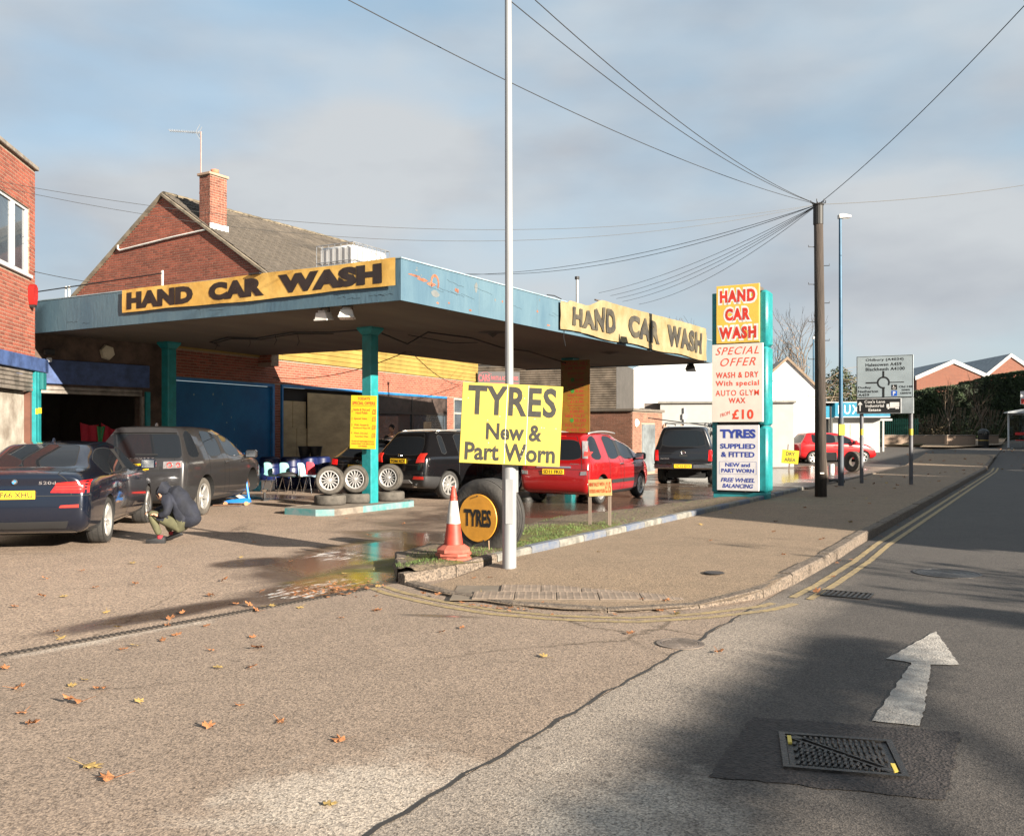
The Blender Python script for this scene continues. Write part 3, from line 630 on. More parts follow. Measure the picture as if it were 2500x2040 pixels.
yb = -.05; pz = lambda x: GT-.14-(x-ax)*GS
obj('cable_pipe', MB().tube([Mr @ Vector(p) for p in [(ax+.0-2.1+.0, yb, 7.62), (ax-2.1, yb, 7.5), (ax-2.0, yb, 7.44), (ax+.55, yb, 7.6), (ax+1.95, yb, 7.66)]], .028, 6), m_pvc, wk)
# chimney on the right slope beside the gable
cx0 = ax+1.62; chb = obj('chimney', MB().box(cx0, cx0+.46, .02, .66, 7.2, 9.32, M=Mr), m_mortar, roof)
m_brick2 = mat('chimney_brick', (.21, .068, .042), .9, var=.35, vscale=9, bump=.5, bscale=50, rnd=.3, coords='Generated')
CB = Bricks(); CB.lay(Mr @ Vector((cx0, .02, 0)), GRID, 7.2, 9.3, lambda z: (0, .46)); CB.lay(Mr @ Vector((cx0+.46, .02, 0)), GRID+R(90), 7.2, 9.3, lambda z: (0, .64))
for (x, y, z, a, w) in CB.items:
    pass
cbm = MB().box(-.5, .5, -.007, .02, -.0325, .0325).mesh('chimney_brick'); cbm.materials.append(m_brick2)
mb = MB()
for (x, y, z, a, w) in CB.items: mb.box(-w/2, w/2, -.004, .005, -.03, .03, M=Matrix.Translation((x, y, z)) @ Matrix.Rotation(a, 4, 'Z'))
obj('chimney_brickwork', mb, m_brick2, chb, kind='stuff', recalc=False)
obj('chimney_cap', MB().bbox(cx0-.05, cx0+.51, -.04, .72, 9.32, 9.40, .01, M=Mr), mat('cap_stone', (.3, .2, .14), .9), chb)
pc = Mr @ Vector((cx0+.28, .36, 0)); obj('chimney_pot', MB().lathe([(.0, 9.40), (.115, 9.40), (.12, 9.5), (.125, 9.55), (.1, 9.55), (.09, 9.45)], 16, M=Matrix.Translation(pc)), mat('terracotta', (.5, .17, .09), .8), chb, smooth=True)
obj('flashing', MB().box(cx0+.45, cx0+.5, .0, .7, GT-(cx0+.5-ax)*GS-.02, GT-(cx0+.5-ax)*GS+.22, M=Mr), mat('lead', (.6, .58, .54), .5), chb)
B.finish(wk, m_brick, vis=lambda t: t[2] < 3.9)
# yellow timber cladding above the brick
m_yclad = mat('yellow_cladding', (.27, .18, .04), .75, var=.25, vscale=1.3, bump=.2, col2=(.19, .125, .025), rnd=.08)
for i in range(8):
    for j in range(4):
        a, b = SE*j/4+.004, SE*(j+1)/4-.004; obj('plank', MB().bbox(a, b, -.05+.006*(i % 2), .0, 3.76+.15*i, 3.76+.15*i+.142, .008, M=Mm), m_yclad, wk)

# blue glossy board, window frames, plywood
m_bluep = mat('blue_board', (.010, .115, .27), .45, var=.35, vscale=.9, bump=.12, bscale=5, col2=(.008, .075, .19), spec=.25)
m_bfr = mat('blue_frame', (.02, .14, .34), .4, var=.2)
bb = obj('blue_board', MB().box(.08, H1-.06, .05, .09, .1, FT-.1, M=Mm), m_bluep, wk)
obj('board_frame', MB().box(.06, H1+.05, -.02, .05, FT-.09, FT-.01, M=Mm).box(H1-.05, H1+.05, -.02, .05, 0, FT-.09, M=Mm), m_bfr, bb)
sc_ = MB(); r_ = random.Random(11)
for k in range(16):
    x, z, w, h = r_.uniform(.7, H1-.3), r_.uniform(.9, 2.6), r_.uniform(.015, .06), r_.uniform(.01, .09); sc_.add([(x, .047, z), (x+w, .047, z+r_.uniform(-.02, .02)), (x+w*.7, .047, z+h), (x+w*.1, .047, z+h*.7)], [(0, 1, 2, 3)], M=Mm)
obj('scuff_marks', sc_, mat('scuff', (.3, .32, .28), .8, var=.5, vscale=30, col2=(.03, .16, .22)), bb, recalc=False)
fr = obj('shopfront_frame', MB().box(H2, K1, -.03, .05, FT-.08, FT, M=Mm).box(H2, H2+.06, -.03, .05, .55, FT-.08, M=Mm), m_bfr, wk)
m_dfr = mat('dark_frame', (.03, .028, .028), .4)
q1_, q2_ = sw(930), sw(1006)
obj('mullion', MB().box(q2_-.04, q2_+.04, -.02, .05, .55, FT-.08, M=Mm).box(K1-.06, K1, -.03, .05, .55, FT-.08, M=Mm).box(q1_-.1, K1-.06, -.015, .04, 2.27, 2.36, M=Mm), m_dfr, fr)
obj('signboard_panel', MB().box(q1_-.4, q2_-.04, .0, .03, 2.36, FT-.08, M=Mm).box(q2_+.04, K1-.06, .0, .03, 2.36, FT-.08, M=Mm), mat('brown_panel', (.05, .035, .03), .5, var=.3), fr)
for a, b in ((q1_-.4, q2_-.04), (q2_+.04, K1-.06)): obj('pane', MB().box(a, b, .02, .03, .55, 2.27, M=Mm), m_glass, fr)
obj('window_poster', MB().box(q2_+.9, q2_+1.5, .012, .018, 1.5, 2.0, M=Mm), mat('cardboard', (.30, .22, .14), .8), fr)
m_ply = mat('plywood', (.42, .31, .17), .8, var=.25, vscale=1.1, bump=.1, col2=(.27, .2, .11), streak=(1, 1, 3))
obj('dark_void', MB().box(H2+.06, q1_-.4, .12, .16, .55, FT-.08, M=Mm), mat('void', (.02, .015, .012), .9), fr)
p1, p2 = sw(750), sw(731)
for (a, b, z0, z1, y) in ((H2+.1, sw(718), 1.0, 2.55, .06), (sw(718)+.01, sw(733), 1.0, 2.55, .05), (sw(733)+.01, p1+.02, 1.0, 2.55, .06), (H2+.1, sw(726), .5, 1.75, .03), (sw(726)+.01, p1, .5, 1.72, .02), (p1, sw(885), .45, 2.83, -.02)):
    obj('plywood_sheet', MB().box(a, b, y, y+.018, z0, z1, M=Mm), m_ply, fr)
w2 = obj('shop_door', MB().box(K2, K2+.05, -.02, .05, 0, FT-.02, M=Mm).box(D2-.05, D2, -.02, .05, 0, FT-.02, M=Mm).box(K2+.05, D2-.05, -.02, .05, FT-.1, FT-.02, M=Mm).box(K2+.05, D2-.05, -.02, .05, 2.35, 2.42, M=Mm), mat('pale_frame', (.3, .28, .24), .5), wk)
obj('pane', MB().box(K2+.05, D2-.05, .02, .03, 0, 2.35, M=Mm).box(K2+.05, D2-.05, .02, .03, 2.42, FT-.1, M=Mm), m_glass, w2)
# garage opening with its blue header and rolled shutter
obj('header_board', MB().bbox(-.6, 2.9, -.1, 0, 2.70, 3.25, .01, M=Mg), m_bluef, wk)
for i in range(2): obj('shutter_slat', MB().bbox(.1, 2.74, -.04, 0, 2.48+.085*i, 2.56+.085*i, .012, M=Mg), m_slat, wk)
obj('shutter_guide', MB().box(2.70, 2.78, -.06, .02, 0, 2.48, M=Mg), m_slat, wk)
obj('garage_jamb', MB().box(2.82, 2.95, -.05, 0, 0, 2.6, M=Mg), m_teal, wk)
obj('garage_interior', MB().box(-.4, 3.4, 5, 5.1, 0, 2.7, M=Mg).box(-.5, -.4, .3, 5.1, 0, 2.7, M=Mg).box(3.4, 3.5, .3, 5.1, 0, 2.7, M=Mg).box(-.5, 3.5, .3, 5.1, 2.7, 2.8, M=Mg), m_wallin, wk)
obj('shop_end_wall', MB().box(SE-.01, SE+.24, .25, 9, 0, 4.96, M=Mm), m_mortar, wk)
obj('flat_roof', MB().box(-.1, SE+.1, .0, 9, ZT-.02, ZT+.08, M=Mm), mat('roof_felt', (.08, .075, .07), .9), wk)
# CARS sign
m_blk = mat('sign_black', (.012, .008, .008), .5); m_rdl = mat('red_letter', (.3, .02, .03), .5)
s0 = sw(1163); pS = Mm @ Vector((s0-.2, -.16, 0))
cs = thing('shop_sign', 'black board with red lettering CARS PARTS & ACCESSORIES at end of shop wall', 'sign', (pS.x, pS.y, 3.92), R(14))
obj('panel', MB().bbox(0, 1.85, -.02, .02, -.27, .28, .006), m_blk, cs)
lettering(cs, 'CARS', .28, .0, .5, .30, m_rdl, y=-.026, bold=.02); lettering(cs, 'PARTS & ACCESSORIES', 1.18, .0, 1.2, .17, m_rdl, y=-.026, bold=.015)
obj('underline', MB().box(.03, 1.8, -.024, -.02, -.22, -.2), m_rdl, cs)
obj('car_outline', MB().tube([(.06, -.025, .17), (.16, -.025, .2), (.25, -.025, .25), (.4, -.025, .25), (.5, -.025, .19), (.6, -.025, .17)], .008, 4), m_rdl, cs)

# ---- corrugated shed end wall
cw = thing('corrugated_shed', 'dark horizontally corrugated metal shed wall under far canopy edge', 'building', tuple(at(1150, 41)), R(-16))
mb = MB(); zz = [(i*.05, (.022 if i % 2 else 0)) for i in range(int(4.6/.05))]
m_corr = mat('corrugated_metal', (.17, .14, .11), .5, metal=.3, var=.3, vscale=2)
WSH = 6.5
for (z0, y0), (z1, y1) in zip(zz, zz[1:]): mb.add([(0, -y0*2, z0), (WSH, -y0*2, z0), (WSH, -y1*2, z1), (0, -y1*2, z1)], [(0, 1, 2, 3)])
obj('cladding', mb, m_corr, cw, recalc=False); obj('wall', MB().box(0, WSH, .03, 5, 0, 4.6), m_wallin, cw)
obj('gable_panel', MB().xprism([(0, 4.6), (WSH, 4.6), (WSH-1, 5.3), (WSH/2, 5.9), (0, 5.1)], 0, .05), m_corr, cw)

# ---- small brick hut
K = at(1544, 34); ht = thing('brick_hut', 'small flat-roofed red brick hut with pale grey door', 'building', (0, 0, 0))
Mk = Matrix.Translation(K) @ Matrix.Rotation(GRID, 4, 'Z'); HW, HD, HH = 5.2, 3.0, 2.38
obj('wall', MB().box(-HW, 0, 0, HD, 0, HH, M=Mk), m_mortar, ht)
HB = Bricks(); m_hb = mat('hut_brick', (.20, .085, .052), .85, var=.25, vscale=9, bump=.4, rnd=.22, coords='Generated')
hl = Mk @ Vector((-HW, 0, 0)); HB.lay(hl, GRID, .02, HH-.05, lambda z: (0, HW)); HB.lay(K, GRID+R(90), .02, HH-.05, lambda z: (0, HD), [(.85, 2.25, .0, 1.95)]); HB.finish(ht, m_hb, limit=300)
obj('roof_edge', MB().bbox(-HW-.08, .08, -.08, HD+.08, HH, HH+.1, .01, M=Mk), mat('hut_felt', (.12, .1, .08), .8), ht)
dr = obj('door', MB().box(.004, .02, .9, 2.2, .1, 1.9, M=Mk), mat('pale_door', (.13, .145, .15), .6, var=.3, vscale=1.5), ht)
lp = thing('bulkhead_light', 'round white bulkhead light on the brick hut above its door', 'lamp', tuple(Mk @ Vector((.02, .35, 1.95))), GRID+R(90))
obj('glass_dome', MB().lathe([(.0, .09), (.08, .075), (.13, .03), (.14, 0)], 16, M=Matrix.Rotation(R(90), 4, 'X')), mat('opal', (.75, .74, .7), .4), lp, smooth=True)
obj('backplate', MB().lathe([(0, .012), (.15, .012), (.15, 0)], 16, M=Matrix.Translation((0, .01, 0)) @ Matrix.Rotation(R(90), 4, 'X')), m_pvc, lp)

# ---- white gabled buildings
m_wr = mat('white_render', (.62, .61, .58), .85, var=.05, vscale=2, bump=.2); m_wtrim = mat('verge_grey', (.32, .3, .27), .8)
def gabled(name, label, pxl, pxa, pxr, ya, yl, yr, Y, depth, m, rz=-8, base=0, roofm=None, trim=None, over=.12, parent_tag=True, thick=.15):
    c, s_ = math.cos(R(rz)), math.sin(R(rz)); O = at(pxa, Y)
    def hit(px): r = (px-CX)/F; return (r*O.y-O.x)/(c-s_*r)
    xl, xr = hit(pxl), hit(pxr); yy = lambda x: O.y+s_*x
    za = Z(ya, Y); zl = Z(yl, yy(xl)); zr = Z(yr, yy(xr)); t = thing(name, label, 'building', tuple(O), R(rz))
    obj('wall', MB().xprism([(xl, base), (xr, base), (xr, zr-thick*.6), (0, za-thick*.6), (xl, zl-thick*.6)], 0, depth), m, t)
    kl = (za-zl)/(-xl) if xl else 0; kr = (za-zr)/xr if xr else 0
    rf = obj('roof', MB().xprism([(xl-over, zl-kl*over-thick*.55), (0, za-thick*.55), (xr+over, zr-kr*over-thick*.55), (xr+over, zr-kr*over), (0, za), (xl-over, zl-kl*over)], .06, depth+.2), roofm or m_wtrim, t)
    obj('bargeboard', MB().xprism([(xl-over, zl-kl*over-thick), (0, za-thick), (xr+over, zr-kr*over-thick), (xr+over, zr-kr*over+.02), (0, za+.02), (xl-over, zl-kl*over+.02)], -.1, .06), trim or m_wtrim, rf)
    return t, xl, xr, zl, zr, za
g1 = gabled('white_gable_building', 'wide white rendered gable wall seen beneath the canopy far edge', 1474, 1680, 1885, 838, 935, 925, 47, 12, m_wr, trim=m_wr, thick=.08)
t = g1[0]
obj('parapet_step', MB().box(g1[1]-.35, g1[1]+.6, -.12, .3, 2.5, Z(929, 47)+.02), m_wr, t)
g2 = gabled('white_gable_building', 'white rendered gable with dark verge to the right of the totem sign', 1845, 1922, 1997, 871, 940, 943, 46.5, 12, m_wr, trim=mat('brown_verge', (.22, .16, .11), .8), thick=.14)
m_crack = mat('render_crack', (.55, .53, .5), .9)
cr = MB()
for (x0, z0, x1, z1) in ((-.75, 4.4, -.1, 3.0), (.35, 4.5, .0, 3.0), (-1.6, 3.1, 1.4, 2.85), (-.9, 3.4, -.1, 2.9)): cr.tube([(x0, -.004, z0), ((x0+x1)/2+.03, -.004, (z0+z1)/2), (x1, -.004, z1)], .010, 4)
obj('render_crack', cr, m_crack, g2[0])
fa = thing('white_annexe', 'low white flat-roofed annexe with small window behind the parked pickup', 'building', tuple(at(1612, 43)), R(-10))
m_off = mat('offwhite_render', (.33, .33, .32), .85, var=.05, vscale=1.5)
obj('wall', MB().box(0, 6.0, 0, 4, 0, Z(985, 43)), m_off, fa); obj('roof_edge', MB().bbox(-.1, 6.1, -.12, 4.1, Z(985, 43), Z(985, 43)+.1, .01), mat('annex_edge', (.2, .19, .17), .8), fa)
obj('side_panel', MB().box(-.75, -.02, .3, 4, 0, Z(983, 43)), mat('dark_cladding', (.12, .1, .09), .8), fa)
obj('window', MB().box(2.2, 2.75, -.02, .01, 1.55, 2.05), m_glass, fa)
obj('gas_pipe', MB().tube([(1.1, -.04, Z(985, 43)-.2), (1.1, -.04, 2.3), (1.1, -.04, 1.6)], .04, 6).box(1.02, 1.18, -.08, 0, 2.2, 2.45), mat('pipe_grey', (.4, .4, .4), .6), fa)
# ---- LUX shop
Ys = 50; O = at(1868, Ys, .45); lx_ = thing('lux_shop', 'low white showroom with blue LUX fascia across the junction', 'building', tuple(O), R(-6))
k_ = Ys/F; X_ = lambda px: (px-1868)*k_*1.04; H_ = lambda py: Z(py, Ys)-.45
obj('wall', MB().box(0, X_(1912), 0, 5, -1, H_(990)).box(X_(2022), X_(2128), 0, 5, -1, H_(1018)).box(X_(1912), X_(2022), 1.2, 5, -1, H_(1018)).box(X_(1912), X_(2022), 0, 1.2, -1, .12), m_off, lx_)
m_lb = mat('shop_blue', (.01, .17, .27), .5); m_lbg = mat('shop_blue_dull', (.09, .20, .26), .5)
fsc = obj('fascia', MB().box(X_(1904), X_(2022), -.35, 5.0, H_(1020), H_(992)).box(X_(2022), X_(2144), -.55, 5.0, H_(1017), H_(984)), m_lb, lx_)
obj('fascia_trim', MB().box(X_(1902), X_(2022), -.37, 5.0, H_(1022), H_(1020)).box(X_(2022), X_(2144), -.57, 5.0, H_(1019.5), H_(1017)).box(X_(1902), X_(2144), -.4, 5, H_(984), H_(982)), m_upvc, fsc)
lettering(fsc, 'LUX', X_(2052), H_(1000.5), X_(2088)-X_(2041), H_(990)-H_(1011), mat('white_letter', (.85, .85, .85), .5), y=-.56, bold=.0, spacing=1.25)
obj('glazing', MB().box(X_(1912), X_(2022), 1.1, 1.15, .12, H_(1020)), m_glass, lx_)
for px in (1925, 1948, 1985, 2021): obj('glazing_bar', MB().box(X_(px), X_(px)+.08, 1.0, 1.12, .1, H_(1020)), m_upvc if px == 1925 else m_dfr, lx_)
obj('window_poster', MB().box(X_(2062), X_(2098), -.02, 0, H_(1068), H_(1036)), mat('poster_pale', (.5, .52, .45), .6), lx_)
obj('wall_sign', MB().box(X_(1901), X_(1906), -.02, 0, H_(1044), H_(1032)), mat('small_red', (.5, .04, .04), .6), lx_)
obj('side_canopy', MB().box(X_(2134), X_(2162), .5, 4, H_(1027), H_(1022)).box(X_(2140), X_(2144), .5, .6, -1, H_(1027)), m_off, lx_)
# ---- brick warehouses behind the hedge
m_fb = bpy.data.materials.new('far_brick'); m_fb.use_nodes = True; t_ = m_fb.node_tree; bt = N(t_, 'ShaderNodeTexBrick'); tcx = N(t_, 'ShaderNodeTexCoord'); sx = N(t_, 'ShaderNodeSeparateXYZ'); cbx = N(t_, 'ShaderNodeCombineXYZ')
t_.links.new(tcx.outputs['Object'], sx.inputs[0]); t_.links.new(sx.outputs[0], cbx.inputs[0]); t_.links.new(sx.outputs[2], cbx.inputs[1]); t_.links.new(cbx.outputs[0], bt.inputs['Vector'])
bt.inputs['Color1'].default_value = (.20, .06, .033, 1); bt.inputs['Color2'].default_value = (.155, .045, .026, 1); bt.inputs['Mortar'].default_value = (.22, .15, .11, 1); bt.inputs['Scale'].default_value = 1; bt.inputs['Brick Width'].default_value = .225; bt.inputs['Row Height'].default_value = .075; bt.inputs['Mortar Size'].default_value = .008
t_.links.new(bt.outputs[0], t_.nodes['Principled BSDF'].inputs['Base Color']); t_.nodes['Principled BSDF'].inputs['Roughness'].default_value = .9
m_wb = mat('white_bargeboard', (.5, .49, .47), .6); m_slate = mat('grey_sheet_roof', (.22, .25, .27), .7, var=.2)
gabled('brick_warehouse', 'brick warehouse with white bargeboards, nearer and left one above hedge', 2238, 2328, 2411, 878, 917, 914, 74, 20, m_fb, rz=-6, roofm=m_slate, trim=m_wb, thick=.30, base=0)
gabled('brick_warehouse', 'brick warehouse with grey roof, rightmost gable above the hedge', 2408, 2468, 2530, 863, 912, 905, 80, 20, m_fb, rz=-6, roofm=m_slate, trim=m_wb, thick=.30, base=0)

# ---- canopy
cp = thing('forecourt_canopy', 'blue edged concrete petrol station canopy on three square columns', 'canopy', (0, 0, 0), GRID)
SZ, TZ = 3.81, 4.47
CP = [(-9.34, 12.26), (-9.34, 28.3), (-16.05, 28.3), (-16.05, 19.35), (-19.95, 19.35), (-20.6, 12.26)]
m_soff = mat('soffit', (.145, .115, .085), .9, var=.3, vscale=.5, bump=.2, bscale=14, col2=(.085, .065, .05), streak=(1, .25, 1))
m_fasc = mat('blue_fascia', (.070, .124, .158), .65, var=.2, vscale=1.6, bump=.3, bscale=14, col2=(.045, .092, .13), streak=(1, 1, .35))
obj('slab', MB().prism(CP, SZ, TZ-.12), m_soff, cp)
def fpanel(a, b, t=.05, name='fascia'):
    a = Vector(a); b = Vector(b); d = (b-a).normalized(); L_ = (b-a).length; ang = math.atan2(d.y, d.x); M_ = Matrix.Translation((a.x, a.y, 0)) @ Matrix.Rotation(ang, 4, 'Z')
    return obj(name, MB().box(0, L_, -t, 0, SZ-.03, TZ, M=M_), m_fasc, cp), M_
f1, MF1 = fpanel((-20.6, 12.26), (-9.34+.05, 12.26)); f2, MF2 = fpanel((-9.34, 12.262), (-9.34, 28.35)); fpanel((-9.34, 28.3), (-16.05, 28.3))
cap_ = MB().box(-20.6, -9.27, 12.2, 12.32, TZ, TZ+.02).box(-9.34, -9.27, 12.32, 28.37, TZ, TZ+.02); obj('coping', cap_, mat('coping_lead', (.22, .3, .34), .6), cp)
# joints, cracks and rust on the fascias
mb = MB(); m_rust = mat('rust_paint', (.26, .09, .045), .8, var=.4, vscale=12)
r_ = random.Random(4)
for x in (2.35, 4.6, 7.9): mb.box(x, x+.012, -.0515, -.05, SZ, TZ, M=MF2)
obj('panel_joint', mb, mat('joint_dark', (.08, .12, .14), .8), f2)
mb = MB()
blob = lambda x, z, w, h, k=9: [(x+w*math.cos(t)*r_.uniform(.7, 1.1), z+h*math.sin(t)*r_.uniform(.7, 1.1)) for t in [6.283*i/k for i in range(k)]]
for (x, z, w, h) in ((.33, 4.24, .20, .02), (.55, 4.20, .17, .03), (.80, 4.16, .14, .035), (1.58, 4.16, .05, .04), (1.64, 4.15, .03, .04), (3.2, 4.15, .03, .03), (4.62, 4.12, .04, .03), (1.0, 3.86, .04, .02), (2.05, 3.85, .05, .02), (5.1, 3.88, .08, .02), (1.35, 3.9, .03, .02)):
    p = blob(x, z, w, h); mb.add([(a, -.0525, b) for a, b in p], [tuple(range(len(p)))], M=MF2)
ring = [(.92+.13*math.cos(t), 4.20+.15*math.sin(t)) for t in [R(q) for q in range(-40, 221, 20)]]; ri = [(.92+.085*math.cos(t), 4.20+.10*math.sin(t)) for t in [R(q) for q in range(-40, 221, 20)]]
for i in range(len(ring)-1): mb.add([(a, -.0525, b) for a, b in (ring[i], ring[i+1], ri[i+1], ri[i])], [(0, 1, 2, 3)], M=MF2)
obj('orange_paint_scar', mb, m_rust, f2, recalc=False)
mb = MB()
p = blob(.93, 4.01, .13, .07); mb.add([(a, -.0523, b) for a, b in p], [tuple(range(len(p)))], M=MF2)
p = blob(2.25, 4.30, .06, .1); mb.add([(a, -.0523, b) for a, b in p], [tuple(range(len(p)))], M=MF2)
for i in range(14):
    x, z = r_.uniform(.1, 15.5), r_.uniform(3.85, 4.4); p = blob(x, z, r_.uniform(.01, .05), r_.uniform(.01, .035)); mb.add([(a, -.0523, b) for a, b in p], [tuple(range(len(p)))], M=MF2)
obj('bare_patch', mb, mat('bare_grey', (.12, .13, .13), .8), f2, recalc=False)
mb = MB()
for i in range(12):
    x = r_.uniform(.2, 15); z = r_.choice((4.12, 4.16, 4.3)); pts = [Vector((x+k*.09, -.0525, z-.01*k+r_.uniform(-.012, .012))) for k in range(r_.randint(4, 12))]; mb.tube([MF2 @ q for q in pts], .003, 3)
for i in range(10):
    x = r_.uniform(.8, 11); z = r_.uniform(3.82, 3.98); pts = [Vector((x+k*.06, -.0525, z+r_.uniform(-.015, .015))) for k in range(r_.randint(3, 7))]; mb.tube([MF1 @ q for q in pts], .003, 3)
obj('hairline_crack', mb, mat('crack_dark', (.04, .07, .09), .9), f1)
def column(n, v, name='column'):
    s = .125; c = obj(name, MB().bbox(n-s, n+s, v-s, v+s, .1, SZ-.16, .012), m_teal, cp)
    vs = [(n-s, v-s, SZ-.16), (n+s, v-s, SZ-.16), (n+s, v+s, SZ-.16), (n-s, v+s, SZ-.16)]; S = .2
    vs += [(n-S, v-S, SZ-.04), (n+S, v-S, SZ-.04), (n+S, v+S, SZ-.04), (n-S, v+S, SZ-.04), (n-S, v-S, SZ), (n+S, v-S, SZ), (n+S, v+S, SZ), (n-S, v+S, SZ)]
    q = [(i+4*k, (i+1) % 4+4*k, (i+1) % 4+4*k+4, i+4*k+4) for k in (0, 1) for i in range(4)]
    obj('capital', MB().add(vs, q+[(3, 2, 1, 0), (8, 9, 10, 11)]), m_teal, c); return c
column(-12.45, 15.3); column(-18.75, 15.3); c3 = column(-12.45, 24.65)
# ceiling cables and fittings
m_cable = mat('black_cable', (.012, .011, .01), .6)
def sag(p, q, s, k=14): p = Vector(p); q = Vector(q); return [p+(q-p)*(i/k)-Vector((0, 0, s*4*(i/k)*(1-i/k))) for i in range(k+1)]
mb = MB(); z_ = SZ-.03
path = [(-18.2, 16.4, z_), (-17.3, 15.3, z_-.04), (-16.4, 15.0, z_), (-15.4, 14.95, z_-.07), (-14.3, 14.9, z_-.01), (-13.3, 15.0, z_-.05), (-12.6, 15.2, z_-.02)]
mb.tube(path, .018, 5); mb.tube([(a, b+.12, c-.02) for a, b, c in path[1:-1]], .012, 5)
mb.tube([(-12.3, 15.5, z_-.08), (-12.0, 16.0, z_-.28), (-11.6, 16.2, z_-.03), (-11.4, 17.6, z_-.04), (-11.7, 19.4, z_-.1), (-12.1, 21.5, z_-.02), (-12.4, 24.4, z_-.15)], .018, 5)
mb.tube([(-11.9, 15.9, z_-.1), (-11.5, 17, z_-.2), (-11.8, 18.5, z_-.05)], .011, 5)
for (a, b) in ((-17.0, 15.2), (-15.8, 15.1), (-14.9, 15.0), (-14.6, 15.4)): mb.tube([(a, b, z_), (a+.03, b+.02, z_-.15), (a-.02, b, z_-.24)], .006, 4)
obj('ceiling_cable', mb, m_cable, cp)
obj('light_rose', MB().lathe([(0, -.12), (.12, -.03), (.35, 0)], 8, M=Matrix.Translation((-10.7, 17.4, SZ))), mat('dark_fitting', (.03, .025, .02), .7), cp)
obj('light_rose', MB().lathe([(0, -.06), (.3, 0)], 8, M=Matrix.Translation((-10.6, 23.4, SZ))), mat('dark_fitting', (.03, .025, .02), .7), cp)
# kerbed plinth under the near column
m_pl = mat('plinth_concrete', (.18, .15, .12), .85, var=.3, bump=.4); m_plp = mat('plinth_teal', (.04, .17, .17), .7, var=.4, vscale=4, col2=(.16, .19, .2))
ip = [(-13.15+.35*0, 13.55), (-12.95, 13.3), (-12.15, 13.3), (-11.9, 13.55), (-11.9, 16.1), (-12.1, 16.35), (-12.95, 16.35), (-13.15, 16.1)]
isl = obj('column_plinth', MB().prism([((a+12.52)*.9-12.52, (b-14.8)*.95+14.8) for a, b in ip], -.01, .118), m_pl, cp)
for k, (a, b) in enumerate(zip(ip, ip[1:]+ip[:1])):
    a = Vector(a); b = Vector(b); Ls = max(1, round((b-a).length/.85)); c0_ = Vector((-12.52, 14.8))
    for s_ in range(Ls):
        p = a+(b-a)*(s_/Ls); q = a+(b-a)*((s_+1)/Ls); f = lambda w: Vector(((w.x+12.52)*.9-12.52, (w.y-14.8)*.95+14.8)); pi, qi = f(p), f(q)
        obj('kerbstone', MB().prism([(p.x, p.y), (q.x, q.y), (qi.x, qi.y), (pi.x, pi.y)], -.01, .125), m_plp if (k+s_) % 3 else m_pl, isl)

# ================================================================== VEHICLES
def paint(name, col, metal=.3, rough=.28): return mat(name, col, rough, metal, var=.04, vscale=2, coat=1.0)
m_tyre = mat('tyre_rubber', (.028, .026, .024), .8, var=.3, vscale=8, bump=.3, bscale=60)
m_tyre_d = mat('dusty_tyre', (.075, .066, .055), .9, var=.25, vscale=6, bump=.3, bscale=60)
m_alloy = mat('alloy', (.50, .49, .47), .33, .7, var=.08, vscale=6)
m_alloyw = mat('alloy_silver', (.42, .41, .40), .45, .3, var=.1, vscale=6)
m_dk = mat('dark_recess', (.01, .01, .01), .8)
m_trim = mat('black_trim', (.018, .018, .019), .55, var=.1)
m_autoglass = mat('car_glass', (.010, .012, .015), .03, spec=.3, var=0)
m_chrome = mat('chrome', (.7, .7, .7), .15, 1.0, var=0)
m_redl = mat('red_lamp', (.55, .012, .012), .12, coat=1, var=.2, vscale=14); m_redl2 = mat('red_lamp_bright', (.55, .03, .02), .15, coat=1, var=.1)
m_clear = mat('clear_lamp', (.24, .22, .22), .12, .3, coat=1, var=.2, vscale=20)
m_plate = mat('yellow_plate', (.85, .52, .02), .4, var=.03); m_ink = mat('black_ink', (.012, .012, .012), .6)
m_grey = mat('grey_plastic', (.22, .22, .22), .5, var=.1)

